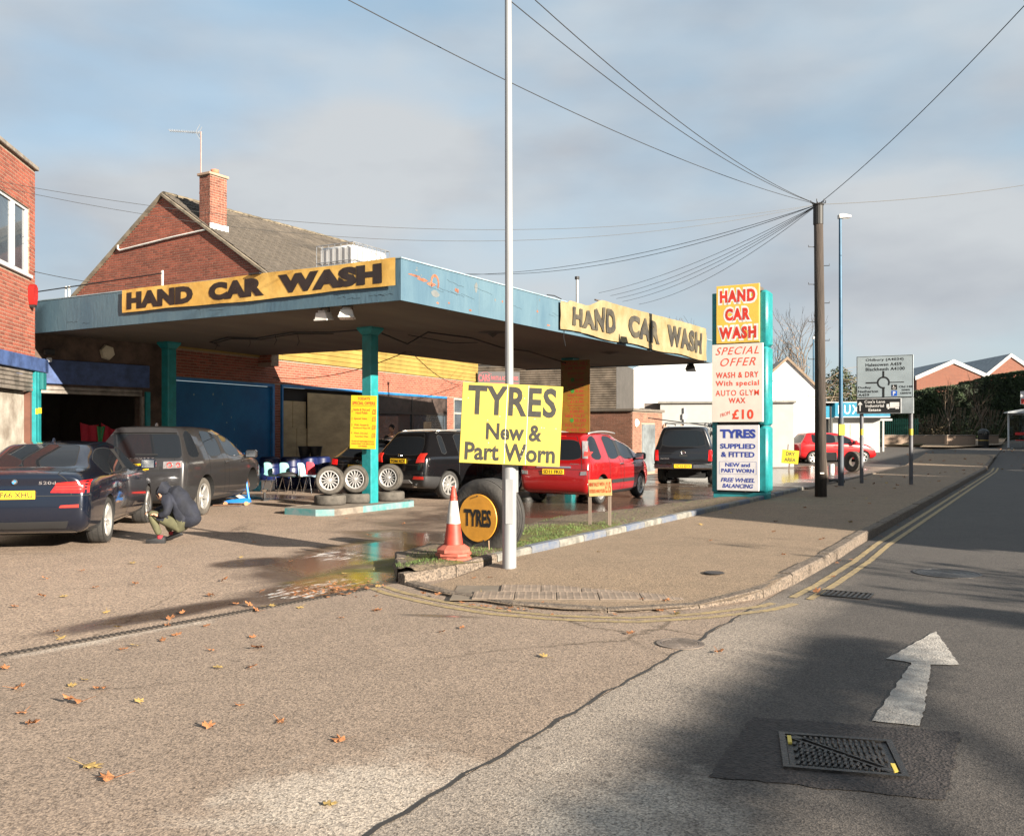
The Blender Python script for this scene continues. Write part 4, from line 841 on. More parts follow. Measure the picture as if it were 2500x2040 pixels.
def tyre_prof(r, w, rr):
    h = w/2
    return [(rr, -h*.82), (rr+.015, -h*.92), (rr+(r-rr)*.55, -h), (r-.022, -h*.93), (r-.004, -h*.72), (r, -h*.4), (r, h*.4), (r-.004, h*.72), (r-.022, h*.93), (rr+(r-rr)*.55, h), (rr+.015, h*.92), (rr, h*.82), (rr-.012, 0)]
TC = {}
def wheel_meshes(r, w, rr, spokes, style, tyrem, alloym):
    key = (r, w, rr, spokes, style, tyrem.name, alloym.name)
    if key in TC: return TC[key]
    t = MB().lathe(tyre_prof(r, w, rr), 40, close=True)
    for gx in (-.45, -.16, .16, .45): t.lathe([(r+.0015, gx*w/1.0-.004), (r+.0015, gx*w+.004)], 40, 1)
    tm_ = t.mesh('tyre', True); tm_.materials.append(tyrem); tm_.materials.append(m_dk)
    m = MB().lathe([(rr+.004, w*.44), (rr-.006, w*.46), (rr-.022, w*.40), (rr-.028, w*.1), (rr-.03, -w*.4)], 40)
    m.lathe([(0, w*.36), (.026, w*.36), (.034, w*.30), (.05, w*.24), (.06, w*.12)], 20)
    for i in range(spokes):
        a = 2*math.pi*i/spokes
        def spoke(a, w0, w1, z0=w*.30, z1=w*.385):
            M_ = Matrix.Rotation(a, 4, 'Z'); R1 = rr-.02
            m.add([(.03, -w0, z0-.03), (.03, w0, z0-.03), (.03, w0*.6, z0), (.03, -w0*.6, z0), (R1, -w1, z1-.03), (R1, w1, z1-.03), (R1, w1*.6, z1), (R1, -w1*.6, z1)], [(3, 2, 6, 7), (0, 3, 7, 4), (2, 1, 5, 6), (1, 0, 4, 5)], M=M_)
        if style == 'twin': spoke(a-.13, .017, .013); spoke(a+.13, .017, .013)
        elif style == 'multi': spoke(a, .011, .012)
        elif style == 'y': spoke(a, .028, .018); 
        else: spoke(a, .034, .026)
    m.lathe([(0, w*.02), (rr-.03, w*.02)], 24, 1); m.lathe([(.0, w*.1), (.13, w*.1), (.13, w*.05)], 20, 2)
    rm = m.mesh('rim', 'auto'); [rm.materials.append(x) for x in (alloym, m_dk, m_grey)]
    TC[key] = (tm_, rm); return tm_, rm
def wheel(parent, x, y, r, w, rr, spokes=5, style='five', tyrem=None, alloym=None, side=1, steer=0, name='wheel'):
    tm_, rm = wheel_meshes(r, w, rr, spokes, style, tyrem or m_tyre, alloym or m_alloy)
    o = bpy.data.objects.new(name, tm_); COL.objects.link(o); o.parent = parent; o.location = (x, y, r)
    o.rotation_euler = (R(90), random.random()*6.28*0+R(17), R(90)+steer if side > 0 else R(-90)+steer)
    q = bpy.data.objects.new('rim', rm); COL.objects.link(q); q.parent = o; return o

RF = (.88, .35, -.35, -.88)                           # fractions of the interior columns of roof / deck / underside
def station(y, zb, zs, zt, wb, wt, deck=False, dy=(0,)*9, wm=None):
    wm = wm or wb+.02; dy = list(dy)+[0]*(9-len(dy)); zm = zb+.07
    if deck: prof = [(wm*.8, zb), (wm*.97, zm), (wm, zb+(zs-zb)*.38), (wm, zb+(zs-zb)*.78), (wb, zs), (wb-.05, zs+(zt-zs)*.45), (wb*.86, zt-.015), (wb*.74, zt)]
    else: prof = [(wm*.8, zb), (wm*.97, zm), (wm, zb+(zs-zb)*.38), (wm, zb+(zs-zb)*.78), (wb, zs), (wb-.028, zs+.022), (wt+.018, zt-.066), (wt-.07, zt-.012)]
    crown = (.018 if not deck else .02)
    right = [(x, y+dy[i], z) for i, (x, z) in enumerate(prof)]; xr = prof[7][0]
    top = [(xr*f, y+dy[8], prof[7][1]+crown*(1-f*f)) for f in RF]; left = [(-x, yy, z) for x, yy, z in right[::-1]]
    bot = [(-prof[0][0]*f, y+dy[0], zb) for f in RF]
    return right+top+left+bot                         # 8+4+8+4 = 24
def hull(stations, reg, arches, r_arch, sub=2, crease=()):
    """reg(i, k) -> region name for quad between stations i,i+1 and ring slots k,k+1; reg('rear'|'front', row, col)"""
    names = []; 
    def rid(n):
        if n not in names: names.append(n)
        return names.index(n)
    vs = [p for s in stations for p in s]; fs = []; ids = []; n = 24
    for i in range(len(stations)-1):
        for k in range(n): fs.append((i*n+k, i*n+(k+1) % n, (i+1)*n+(k+1) % n, (i+1)*n+k)); ids.append(rid(reg(i, k)))
    for cap, si in (('rear', 0), ('front', len(stations)-1)):
        b = si*n; grid = []
        for row in range(8):
            R_, L_ = b+row, b+19-row
            if row == 7: g = [R_]+[b+8+q for q in range(4)]+[L_]
            elif row == 0: g = [R_]+[b+23-q for q in range(4)]+[L_]
            else:
                p = Vector(vs[R_]); q = Vector(vs[L_]); g = [R_]
                for f in RF: vs.append((p.x*f, p.y+(-.035 if cap == 'rear' else .05)*(1-f*f), p.z+0)); g.append(len(vs)-1)
                g.append(L_)
            grid.append(g)
        for row in range(7):
            for c in range(5): q = (grid[row][c], grid[row][c+1], grid[row+1][c+1], grid[row+1][c]); fs.append(q if cap == 'front' else q[::-1]); ids.append(rid(reg(cap, row*5+c)))
    me = bpy.data.meshes.new('hull'); me.from_pydata(vs, [], fs); me.polygons.foreach_set('material_index', ids)
    bm = bmesh.new(); bm.from_mesh(me); bmesh.ops.recalc_face_normals(bm, faces=bm.faces)
    cl = bm.edges.layers.float.get('crease_edge') or bm.edges.layers.float.new('crease_edge')
    for e_ in bm.edges:
        f_ = e_.link_faces
        if len(f_) == 2:
            a, b_ = names[f_[0].material_index], names[f_[1].material_index]
            if ('glass' in a) != ('glass' in b_): e_[cl] = .45
            elif 'bumper' in (a, b_) and a != b_: e_[cl] = .3
    bm.to_mesh(me); bm.free()
    idn = rid('arch')
    for nm in names: me.materials.append(bpy.data.materials.get('rg_'+nm) or bpy.data.materials.new('rg_'+nm))
    o = bpy.data.objects.new('hull', me); sb = o.modifiers.new('s', 'SUBSURF'); sb.levels = sb.render_levels = sub
    cm = MB()
    for (y, z, r) in arches:
        for sx in (-1, 1): cm.cyl((sx*.50, y, z), (sx*1.4, y, z), r, seg=36)
    cme = cm.mesh('cut'); [cme.materials.append(me.materials[i]) for i in range(len(names))]; cme.polygons.foreach_set('material_index', [idn]*len(cme.polygons))
    co = bpy.data.objects.new('cut', cme); TMP.collection.objects.link(co)
    if arches: b_ = o.modifiers.new('b', 'BOOLEAN'); b_.operation = 'DIFFERENCE'; b_.object = co; b_.solver = 'EXACT'
    out = evaluated(o); TMP.collection.objects.unlink(co)
    bpy.data.objects.remove(o); bpy.data.objects.remove(co)
    return out, names
def split_hull(me, names, parent, mats):
    """one object per region; windows and doors one object per connected piece"""
    bm = bmesh.new(); bm.from_mesh(me); bm.verts.ensure_lookup_table(); bm.faces.ensure_lookup_table()
    bvh = BVHTree.FromBMesh(bm)
    gap = MB()
    for e_ in bm.edges:
        f_ = e_.link_faces
        if len(f_) == 2:
            a, b_ = names[f_[0].material_index], names[f_[1].material_index]
            if a != b_ and 'arch' not in (a, b_) and not ('glass' in a and 'glass' in b_):
                nrm = (f_[0].normal+f_[1].normal).normalized(); d = e_.verts[1].co-e_.verts[0].co
                if d.length < 1e-5: continue
                t = nrm.cross(d).normalized()*.0055; up = nrm*.0022
                p, q = e_.verts[0].co, e_.verts[1].co; gap.add([p-t+up, q-t+up, q+t+up, p+t+up], [(0, 1, 2, 3)])
    obj('panel_gap', gap, m_dk, parent, recalc=False, kind='stuff')
    groups = {}
    seen = set()
    for f in bm.faces:
        nm = names[f.material_index]
        if nm in ('glass', 'door', 'doorb', 'pillar', 'sill'):
            if f.index in seen: continue
            st_ = [f]; seen.add(f.index); comp = []
            while st_:
                g = st_.pop(); comp.append(g)
                for e_ in g.edges:
                    for h in e_.link_faces:
                        if h.index not in seen and h.material_index == f.material_index: seen.add(h.index); st_.append(h)
            groups.setdefault((nm, f.index), comp)
        else: groups.setdefault((nm, 0), []).append(f)
    out = {}
    for (nm, _), fc in groups.items():
        if nm == 'pillar' and len(fc) < 3: continue
        idx = {}; vs = []; fs = []
        for f in fc:
            q = []
            for v in f.verts:
                if v.index not in idx: idx[v.index] = len(vs); vs.append(tuple(v.co))
                q.append(idx[v.index])
            fs.append(tuple(q))
        mb = MB().add(vs, fs); onm = {'glass': 'window', 'doorb': 'door', 'arch': 'wheel_arch', 'body': 'body'}.get(nm, nm)
        m2 = mb.mesh(onm, recalc=False); m2.polygons.foreach_set('use_smooth', [nm != 'arch']*len(m2.polygons))
        # keep the smooth normals of the whole hull, so the seams do not show as facets
        o = obj(onm, m2, mats.get(nm, mats['body']), parent); out.setdefault(nm, []).append(o)
    bm.free(); return bvh, out
class Car:
    def __init__(s, name, label, cat, loc, heading, pm, group=None):
        s.t = thing(name, label, cat, loc, -R(heading), group); s.pm = pm
    def patch(s, name, quad, m, off=.006, nu=6, nv=4, parent=None, ray=None, thick=True):
        """skin a bilinear patch of four corners onto the hull"""
        a, b, c, d = [Vector(q) for q in quad]; g = []; nr = []
        for j in range(nv+1):
            for i in range(nu+1):
                u, v = i/nu, j/nv; p = (a*(1-u)+b*u)*(1-v)+(d*(1-u)+c*u)*v
                hit = s.bvh.ray_cast(Vector((p.x, -1.5, p.z)), Vector((0, 1, 0))) if ray else s.bvh.find_nearest(p)
                if not hit[0]: hit = s.bvh.find_nearest(p)
                q, n_ = (hit[0], hit[1]) if hit[0] else (p, Vector((0, -1, 0)))
                if n_.dot(p-Vector((0, s.cy, .8))) < 0: n_ = -n_
                g.append(q+n_*off); nr.append(n_)
        W_ = nu+1; mb = MB(); mb.add(g, [(j*W_+i, j*W_+i+1, (j+1)*W_+i+1, (j+1)*W_+i) for j in range(nv) for i in range(nu)])
        rim_ = [i for i in range(W_)]+[j*W_+nu for j in range(1, nv+1)]+[nv*W_+i for i in range(nu-1, -1, -1)]+[j*W_ for j in range(nv-1, 0, -1)]
        if thick: b0 = [g[i] for i in rim_]; b1 = [g[i]-nr[i]*(off+.01) for i in rim_]; n = len(b0); mb.add(b0+b1, [(i, (i+1) % n, n+(i+1) % n, n+i) for i in range(n)])
        return obj(name, mb, m, parent or s.t, smooth='auto')
    def plate(s, txt, z, y, w=.52, h=.111, x=0, tilt=0):
        o = obj('number_plate', MB().bbox(-w/2, w/2, -.012, 0, -h/2, h/2, .003), m_plate, s.t, loc=(x, y, z)); o.rotation_euler = (R(tilt), 0, 0)
        lettering(o, txt, 0, 0, w*.9, h*.70, m_ink, y=-.0135, bold=.025)
    def rear_y(s, x, z):
        h = s.bvh.ray_cast(Vector((x, -2, z)), Vector((0, 1, 0))); return h[0].y if h[0] else 0
    def side_x(s, y, z, sg=1):
        h = s.bvh.ray_cast(Vector((sg*3, y, z)), Vector((-sg, 0, 0))); return h[0].x if h[0] else sg*.9
    def handle(s, y, z, m, sg=1, parent=None):
        x = s.side_x(y, z, sg); o = obj('handle', MB().bbox(-.02, .03 if sg > 0 else .02, -.10, .10, -.016, .016, .008), m, parent or s.t, loc=(x+(.008*sg), y, z)); return o
    def mirror(s, y, z, m, sg=1):
        x = s.side_x(y, z-.05, sg); o = obj('mirror', MB().bbox(0, .24, -.05, .10, -.02, .15, .035).bbox(-.08, .06, .0, .06, -.03, .03, .01), m, s.t, loc=(x+.02 if sg > 0 else x-.02, y, z)); o.scale = (sg, 1, 1)
        obj('mirror_glass', MB().box(.02, .22, -.054, -.05, .0, .13), m_chrome, o); return o
def build(car, stations, reg, arches, mats, wheels, wspec, sub=2):
    me, names = hull(stations, reg, arches, 0, sub); car.cy = stations[-1][0][1]/2
    car.bvh, car.parts = split_hull(me, names, car.t, mats)
    obj('underbody', MB().box(-.6, .6, .6, stations[-1][0][1]-.5, .19, .34), m_dk, car.t)
    for (x, y, sg, kw) in wheels: wheel(car.t, x, y, side=sg, **{**wspec, **kw})
# ring slots k: 0-6 right side (sill..roof edge), 7 roof edge->first roof column, 8-10 roof columns, 11 -> left roof edge, 12-18 left side, 19.. underside
def side_row(k): return k if k <= 6 else (18-k if 12 <= k <= 18 else None)
def is_top(k): return 7 <= k <= 11

# ---------- saloon (near left)
P_navy = paint('navy_black_paint', (.006, .010, .022), .4, .22)
c = Car('saloon_car', 'dark navy saloon seen from behind at left, man crouching beside it', 'car', (-6.55, 12.15, 0), -11, P_navy)
S = [station(.0, .30, .90, 1.035, .84, 0, True, dy=(.10, .04, .0, .02, .05, .03, .03, .03, .03), wm=.86),
     station(.16, .24, .925, 1.075, .885, 0, True), station(.55, .22, .945, 1.085, .905, 0, True), station(.78, .2, .955, 1.095, .91, 0, True),
     station(1.12, .2, .96, 1.285, .915, .63), station(1.50, .2, .965, 1.425, .918, .61), station(1.62, .2, .965, 1.435, .918, .61), station(2.42, .2, .95, 1.465, .92, .62), station(2.50, .2, .95, 1.465, .92, .62),
     station(3.02, .2, .94, 1.43, .92, .62), station(3.42, .2, .93, 1.23, .915, .68), station(3.82, .2, .92, 1.02, .91, 0, True), station(4.3, .22, .88, .95, .89, 0, True), station(4.72, .24, .78, .84, .84, 0, True), station(4.88, .3, .64, .69, .74, 0, True, dy=(-.08, -.02, 0, 0, 0, 0, 0, 0, 0))]
def reg_sal(i, k):
    if i == 'rear':
        row, col = divmod(k, 5); return 'bumper' if row <= 2 else ('boot_lid' if col in (1, 2, 3) else 'body')
    if i == 'front': return 'front_bumper'
    r = side_row(k)
    if is_top(k):
        if 3 <= i <= 4 and 8 <= k <= 10: return 'glass'
        if 9 <= i <= 10 and 8 <= k <= 10: return 'glass'
        if i <= 1 and 8 <= k <= 10: return 'boot_lid'
        if 11 <= i <= 13: return 'bonnet'
        return 'body'
    if r is None: return 'body'
    if r == 5 and 4 <= i <= 9: return 'pillar' if i in (7,) else 'glass'
    if r <= 4:
        if i == 0 and r <= 2: return 'bumper'
        if i >= 12 and r <= 2: return 'front_bumper'
        if 1 <= r <= 4:
            if 5 <= i <= 6: return 'doorb'
            if 7 <= i <= 10: return 'door'
    return 'body'
trimset = lambda p: {'body': p, 'glass': m_autoglass, 'pillar': m_trim, 'arch': m_dk, 'bumper': p}
build(c, S, reg_sal, [(1.12, .335, .375), (4.09, .335, .375)], trimset(P_navy), [(.80, 1.12, 1, {}), (-.80, 1.12, -1, {}), (.80, 4.09, 1, {}), (-.80, 4.09, -1, {})], dict(r=.335, w=.245, rr=.235, spokes=5, style='twin'))
for sg in (1, -1):
    y_ = lambda x, z: (x*sg, c.rear_y(x*sg, z), z)
    tl_ = c.patch('tail_light', ray=True, quad=[y_(.44, .80), (.885*sg, .20, .79), (.875*sg, .30, .955), y_(.52, .93)], m=m_redl, off=.010, nu=8, nv=5)
    for z0 in (.835, .872, .91): c.patch('light_strip', ray=True, quad=[y_(.50, z0), (.87*sg, .18, z0+.0), (.87*sg, .18, z0+.012), y_(.50, z0+.012)], m=m_redl2, off=.014, nu=8, nv=1, parent=tl_)
    c.patch('reflector', [y_(.55, .60), y_(.79, .60), y_(.79, .64), y_(.57, .63)], m_redl2, .008, 4, 1)
c.patch('lower_diffuser', [(-.62, c.rear_y(-.6, .36), .30), (.62, c.rear_y(.6, .36), .30), (.66, c.rear_y(.64, .45), .42), (-.66, c.rear_y(-.64, .45), .42)], m_trim, .012, 8, 2)
c.plate('YF66 XHU', .775, c.rear_y(0, .775)-.016, tilt=0)
yb = c.rear_y(0, .955); bd = obj('roundel', MB().lathe([(0, .012), (.032, .012), (.041, .006), (.041, 0)], 24, M=Matrix.Rotation(R(90), 4, 'X')), m_ink, c.t, loc=(0, yb-.004, .945), smooth='auto')
for q, mm in ((0, mat('badge_blue', (.02, .2, .6), .3)), (1, m_clear), (2, MATS['badge_blue']), (3, m_clear)):
    a0 = q*math.pi/2; obj('badge_quadrant', MB().add([(0, -.014, 0)]+[(.026*math.cos(a0+i*math.pi/12), -.014, .026*math.sin(a0+i*math.pi/12)) for i in range(7)], [(0, i, i+1) for i in range(1, 7)]), mm, bd, recalc=False)
lettering(c.t, '520d', .40, .93, .21, .042, m_clear, y=c.rear_y(.4, .93)-.006, bold=.01, spacing=1.1)
c.handle(2.15, .86, P_navy); c.handle(3.1, .85, P_navy); c.mirror(3.45, 1.0, P_navy)
c.patch('window_chrome', [(.90, 1.3, .985), (.90, 3.7, .955), (.90, 3.7, .968), (.90, 1.3, .998)], m_chrome, .006, 20, 1)
obj('roof_aerial', MB().xprism([(-.06, 0), (.06, 0), (.03, .06), (.0, .065)], -.012, .012), P_navy, c.t, loc=(0, 1.75, 1.45), rz=R(90))

# ---------- estate SUV (grey), front wheel off on a jack
P_grey = paint('dark_grey_paint', (.042, .040, .041), .5, .3)
def suv_stations(L, W2, H, zs=1.02, rake=.30, roofw=.62, zb=.30, bonz=1.06, nose=.80, cowl=None, ws=None, arch=0, dside=(0, 0), wt=None, hood=.78):
    wt = wt or roofw; cowl = cowl or L-1.2; ws = ws or cowl-.72
    dy = (.10, .03, .0, .03, .05, .09, rake, rake+.02, rake+.02); pb = (ws-.45)*.52+.2
    return [station(.0, zb+.03, zs, H-.04-arch*.5, W2-.05, wt-.01, dy=dy, wm=W2-.03), station(.24, zb, zs+.0, H-.02-arch*.2, W2-.02, wt, dy=(0, 0, 0, 0, 0, 0, rake*.62, rake*.6, rake*.6)), station(.62, zb-.03, zs, H, W2-.01, wt+.01), station(.80, zb-.04, zs, H, W2, wt+.01),
      station(1.22, zb-.05, zs, H, W2, wt+.01), station(1.34, zb-.05, zs, H, W2, wt+.01), station(pb+.72, zb-.05, zs-.01, H-.015-arch*.15, W2, wt+.01), station(pb+.80, zb-.05, zs-.01, H-.02-arch*.2, W2, wt+.01),
      station(ws, zb-.05, zs-.02, H-.085-arch*.8, W2, wt+.0), station((ws+cowl)/2+.03, zb-.05, zs-.03, (H+bonz)/2+.02, W2-.005, wt+.07), station(cowl+.03, zb-.04, zs-.04, bonz, W2-.01, 0, True),
      station(L-.45, zb-.02, zs-.09, bonz-.06, W2-.04, 0, True), station(L-.12, zb, nose, nose+.08, W2-.10, 0, True), station(L, zb+.05, nose-.16, nose-.1, W2-.2, 0, True, dy=(-.08, -.03))]
def reg_suv(front_end=10, quarter=(2,), bump=2, win_rows=(5,), rg=(5,)):
    def reg(i, k):
        if i == 'rear':
            row, col = divmod(k, 5)
            if row in rg and col in (1, 2, 3): return 'glass'
            if row <= bump: return 'bumper'
            return 'tailgate' if col in (1, 2, 3) else 'body'
        if i == 'front': return 'front_bumper'
        r = side_row(k)
        if is_top(k):
            if 8 <= i <= 9 and 8 <= k <= 10: return 'glass'
            return 'bonnet' if i >= 10 else 'body'
        if r is None: return 'bumper' if i < 1 else 'body'
        if r == 5:
            if i in quarter or i in (4, 5, 7, 8) or (i == 9 and False): return 'glass'
            if i in (6,): return 'pillar'
            return 'body'
        if r <= 4:
            if i <= 1 and r <= 1: return 'bumper'
            if i >= 11 and r <= 2: return 'front_bumper'
            if r == 0 : return 'sill'
            if 1 <= r <= 4:
                if 4 <= i <= 5: return 'doorb'
                if 7 <= i <= 9: return 'door'
        return 'body'
    return reg
c = Car('grey_suv', 'dark grey seven-seat SUV jacked up with front wheel off by blue boards', 'car', (-6.92, 16.95, 0), 3, P_grey)
S = suv_stations(4.6, .945, 1.72, zs=1.08, cowl=3.42, ws=2.62, rake=.44, roofw=.64, arch=.05, zb=.28, bonz=1.14, nose=.86)
ms = trimset(P_grey); ms['sill'] = m_trim
def r_(i, k):
    q = reg_suv(quarter=(1, 2))(i, k)
    if q == 'body' and i == 'rear' and k//5 == 5: return 'glass'
    return 'trim' if q == 'bumper' and (i != 'rear' or k//5 <= 0) else ('body' if q == 'bumper' else q)
ms['trim'] = m_trim
m_hub = mat('rusty_hub', (.20, .11, .07), .7, .4, var=.4)
build(c, S, r_, [(.98, .37, .425), (3.72, .40, .425)], ms, [(.80, .98, 1, {}), (-.80, .98, -1, {}), (-.80, 3.72, -1, {})], dict(r=.365, w=.24, rr=.245, spokes=5, style='y', tyrem=m_tyre_d))
obj('brake_disc', MB().lathe([(0, .05), (.06, .05), (.07, .0), (.16, .0), (.16, -.02), (.05, -.02), (.05, -.2)], 28, M=Matrix.Translation((.80, 3.72, .43)) @ Matrix.Rotation(R(90), 4, 'Y')), m_hub, c.t, smooth='auto')
for sg in (1, -1):
    y_ = lambda x, z: (x*sg, c.rear_y(x*sg, z), z)
    tl_ = c.patch('tail_light', ray=True, quad=[y_(.52, .93), (.87*sg, .28, .95), (.855*sg, .34, 1.07), y_(.52, 1.06)], m=m_clear, off=.012, nu=8, nv=4)
    for cx_, rr_ in ((.64, .052), (.80, .045)):
        yc = c.rear_y(cx_*sg, 1.0)-.016; obj('lamp_ring', MB().lathe([(rr_-.016, 0), (rr_-.010, .008), (rr_, 0)], 20, M=Matrix.Translation((cx_*sg, yc, 1.0)) @ Matrix.Rotation(R(90), 4, 'X')), m_redl2, tl_, smooth=True)
    c.patch('reflector', [y_(.50, .48), y_(.80, .48), y_(.80, .52), y_(.50, .52)], m_redl2, .008, 4, 1)
c.patch('plate_recess', [(-.40, c.rear_y(-.4, .94), .91), (.44, c.rear_y(.44, .94), .91), (.44, c.rear_y(.44, 1.03), 1.05), (-.40, c.rear_y(-.4, 1.03), 1.05)], m_trim, .005, 6, 2)
c.plate('YK15 ULC', .97, c.rear_y(0, .97)-.02); lettering(c.t, 'DISCOVERY', 0, 1.115, .66, .036, m_clear, y=c.rear_y(0, 1.115)-.008, spacing=1.7, bold=.01)
lettering(c.t, 'SPORT', .335, .97, .10, .022, m_clear, y=c.rear_y(.33, .97)-.018, bold=.005)
c.patch('rear_spoiler', [(-.62, .30, 1.66), (.62, .30, 1.66), (.60, .45, 1.70), (-.60, .45, 1.70)], m_trim, .03, 8, 2)
obj('rear_wiper', MB().box(.0, .42, -.02, 0, -.01, .01), m_trim, c.t, loc=(-.05, c.rear_y(0, 1.2)-.01, 1.19)); c.handle(2.05, 1.0, P_grey); c.handle(3.0, .99, P_grey); c.mirror(3.22, 1.07, P_grey)
obj('roof_aerial', MB().xprism([(-.06, 0), (.06, 0), (.03, .06), (.0, .065)], -.012, .012), P_grey, c.t, loc=(0, .9, 1.715), rz=R(90))
c.patch('side_badge', [(.93, 2.62, 1.12), (.93, 2.70, 1.12), (.93, 2.70, 1.14), (.93, 2.62, 1.14)], m_clear, .006, 1, 1)

# ---------- black compact SUV
P_blk = paint('black_paint', (.006, .006, .007), .2, .2)
c = Car('black_suv', 'glossy black compact SUV with silver roof rails behind the column', 'car', (-2.70, 21.95, 0), 38, P_blk)
S = suv_stations(4.28, .885, 1.64, zs=1.02, rake=.44, roofw=.58, arch=.05, zb=.27, bonz=1.07, nose=.80)
ms = trimset(P_blk); ms['bumper'] = m_trim; ms['sill'] = m_trim; ms['lower'] = m_trim
def r_(i, k):
    q = reg_suv(quarter=(2,))(i, k)
    return 'body' if q == 'bumper' and (i == 'rear' and k//5 == 2) else q
build(c, S, r_, [(.86, .34, .39), (3.42, .34, .39)], ms, [(.76, .86, 1, {}), (-.76, .86, -1, {}), (.76, 3.42, 1, {}), (-.76, 3.42, -1, {})], dict(r=.34, w=.225, rr=.235, spokes=9, style='five'))
for sg in (1, -1):
    y_ = lambda x, z: (x*sg, c.rear_y(x*sg, z), z)
    c.patch('tail_light', ray=True, quad=[y_(.56, .88), (.80*sg, .25, .90), (.785*sg, .36, 1.10), y_(.62, 1.10)], m=m_redl2, off=.014, nu=7, nv=5)
    c.patch('reflector', [y_(.48, .50), y_(.80, .50), y_(.80, .57), y_(.52, .57)], m_redl2, .010, 4, 2)
    obj('roof_rail', MB().tube([(sg*.56, y, 1.63+.035*math.sin((y-.7)/2*math.pi)) for y in [.7+.2*q for q in range(11)]], .018, 6), m_alloy, c.t, smooth=True)
c.patch('skid_plate', [(-.45, c.rear_y(-.4, .42), .40), (.45, c.rear_y(.4, .42), .40), (.36, c.rear_y(.35, .49), .48), (-.36, c.rear_y(-.35, .49), .48)], m_grey, .012, 6, 2)
c.plate('YO66 XCY', .92, c.rear_y(0, .92)-.018); obj('griffin_badge', MB().lathe([(.04, 0), (.05, .01), (.055, 0)], 20, M=Matrix.Rotation(R(90), 4, 'X')).box(-.02, .03, -.01, 0, -.02, .02), m_chrome, c.t, loc=(0, c.rear_y(0, 1.04)-.004, 1.04))
c.patch('number_plate_bar', [(-.30, c.rear_y(-.3, .99), .985), (.30, c.rear_y(.3, .99), .985), (.30, c.rear_y(.3, 1.0), 1.0), (-.3, c.rear_y(-.3, 1.0), 1.0)], m_chrome, .012, 4, 1)
c.handle(1.95, .97, P_blk); c.handle(2.85, .96, P_blk); c.mirror(3.0, 1.04, P_blk)
obj('exhaust_pipe', MB().cyl((.5, -.02, .34), (.5, .2, .34), .035, seg=12), m_chrome, c.t)

# ---------- red MPV
P_red = paint('red_paint', (.27, .006, .007), .2, .25)
c = Car('red_people_carrier', 'red compact people carrier with roof rails behind the small price sign', 'car', (.92, 20.45, 0), 28, P_red)
S = suv_stations(4.08, .865, 1.60, zs=.95, rake=.30, roofw=.58, zb=.22, bonz=1.05, nose=.78, cowl=3.34, ws=2.35, arch=.09)
ms = trimset(P_red); ms['sill'] = m_trim
build(c, S, reg_suv(quarter=(1, 2)), [(.74, .31, .36), (3.28, .31, .36)], ms, [(.74, .74, 1, {}), (-.74, .74, -1, {}), (.74, 3.28, 1, {}), (-.74, 3.28, -1, {})], dict(r=.305, w=.2, rr=.205, spokes=7, style='five'))
for sg in (1, -1):
    y_ = lambda x, z: (x*sg, c.rear_y(x*sg, z), z)
    tl_ = c.patch('tail_light', ray=True, quad=[y_(.66, 1.02), (.765*sg, .22, 1.02), (.64*sg, .34, 1.40), y_(.57, 1.40)], m=m_clear, off=.014, nu=4, nv=7)
    c.patch('light_strip', ray=True, quad=[y_(.68, 1.07), (.765*sg, .20, 1.07), (.745*sg, .24, 1.16), y_(.67, 1.17)], m=m_redl2, off=.020, nu=3, nv=2, parent=tl_)
    c.patch('fog_lamp', [y_(.64, .66), y_(.79, .67), y_(.78, .75), y_(.65, .74)], m_clear, .012, 3, 2)
    obj('roof_rail', MB().tube([(sg*.57, y, 1.575+.045*math.sin((y-.6)/1.6*math.pi)) for y in [.6+.16*q for q in range(11)]], .02, 6), m_alloy, c.t, smooth=True)
c.patch('chrome_strip', [(-.42, c.rear_y(-.4, .82), .815), (.42, c.rear_y(.4, .82), .815), (.42, c.rear_y(.4, .85), .85), (-.42, c.rear_y(-.4, .85), .85)], m_chrome, .014, 6, 1)
c.plate('SD11 FKO', .73, c.rear_y(0, .73)-.016)
yb = c.rear_y(0, .92)-.006
for dz in (0, .035): obj('chevron_badge', MB().xprism([(-.05, dz-.02), (0, dz+.015), (.05, dz-.02), (.05, dz-.005), (0, dz+.032), (-.05, dz-.005)], -.008, 0), m_chrome, c.t, loc=(.02, yb, .92))
lettering(c.t, 'picasso', .50, .905, .22, .04, m_clear, y=c.rear_y(.5, .9)-.006, bold=.01)
for y0, y1 in ((1.25, 1.95), (1.98, 2.75)): c.patch('door_moulding', [(.87, y0, .44), (.87, y1, .44), (.87, y1, .52), (.87, y0, .52)], m_trim, .014, 6, 1)
c.handle(1.85, .87, m_chrome); c.handle(2.65, .86, m_chrome); c.mirror(2.82, .96, m_trim); c.mirror(2.82, .96, m_trim, -1)
c.patch('brake_light', [(-.16, .27, 1.55), (.16, .27, 1.55), (.16, .29, 1.57), (-.16, .29, 1.57)], m_redl2, .012, 4, 1)

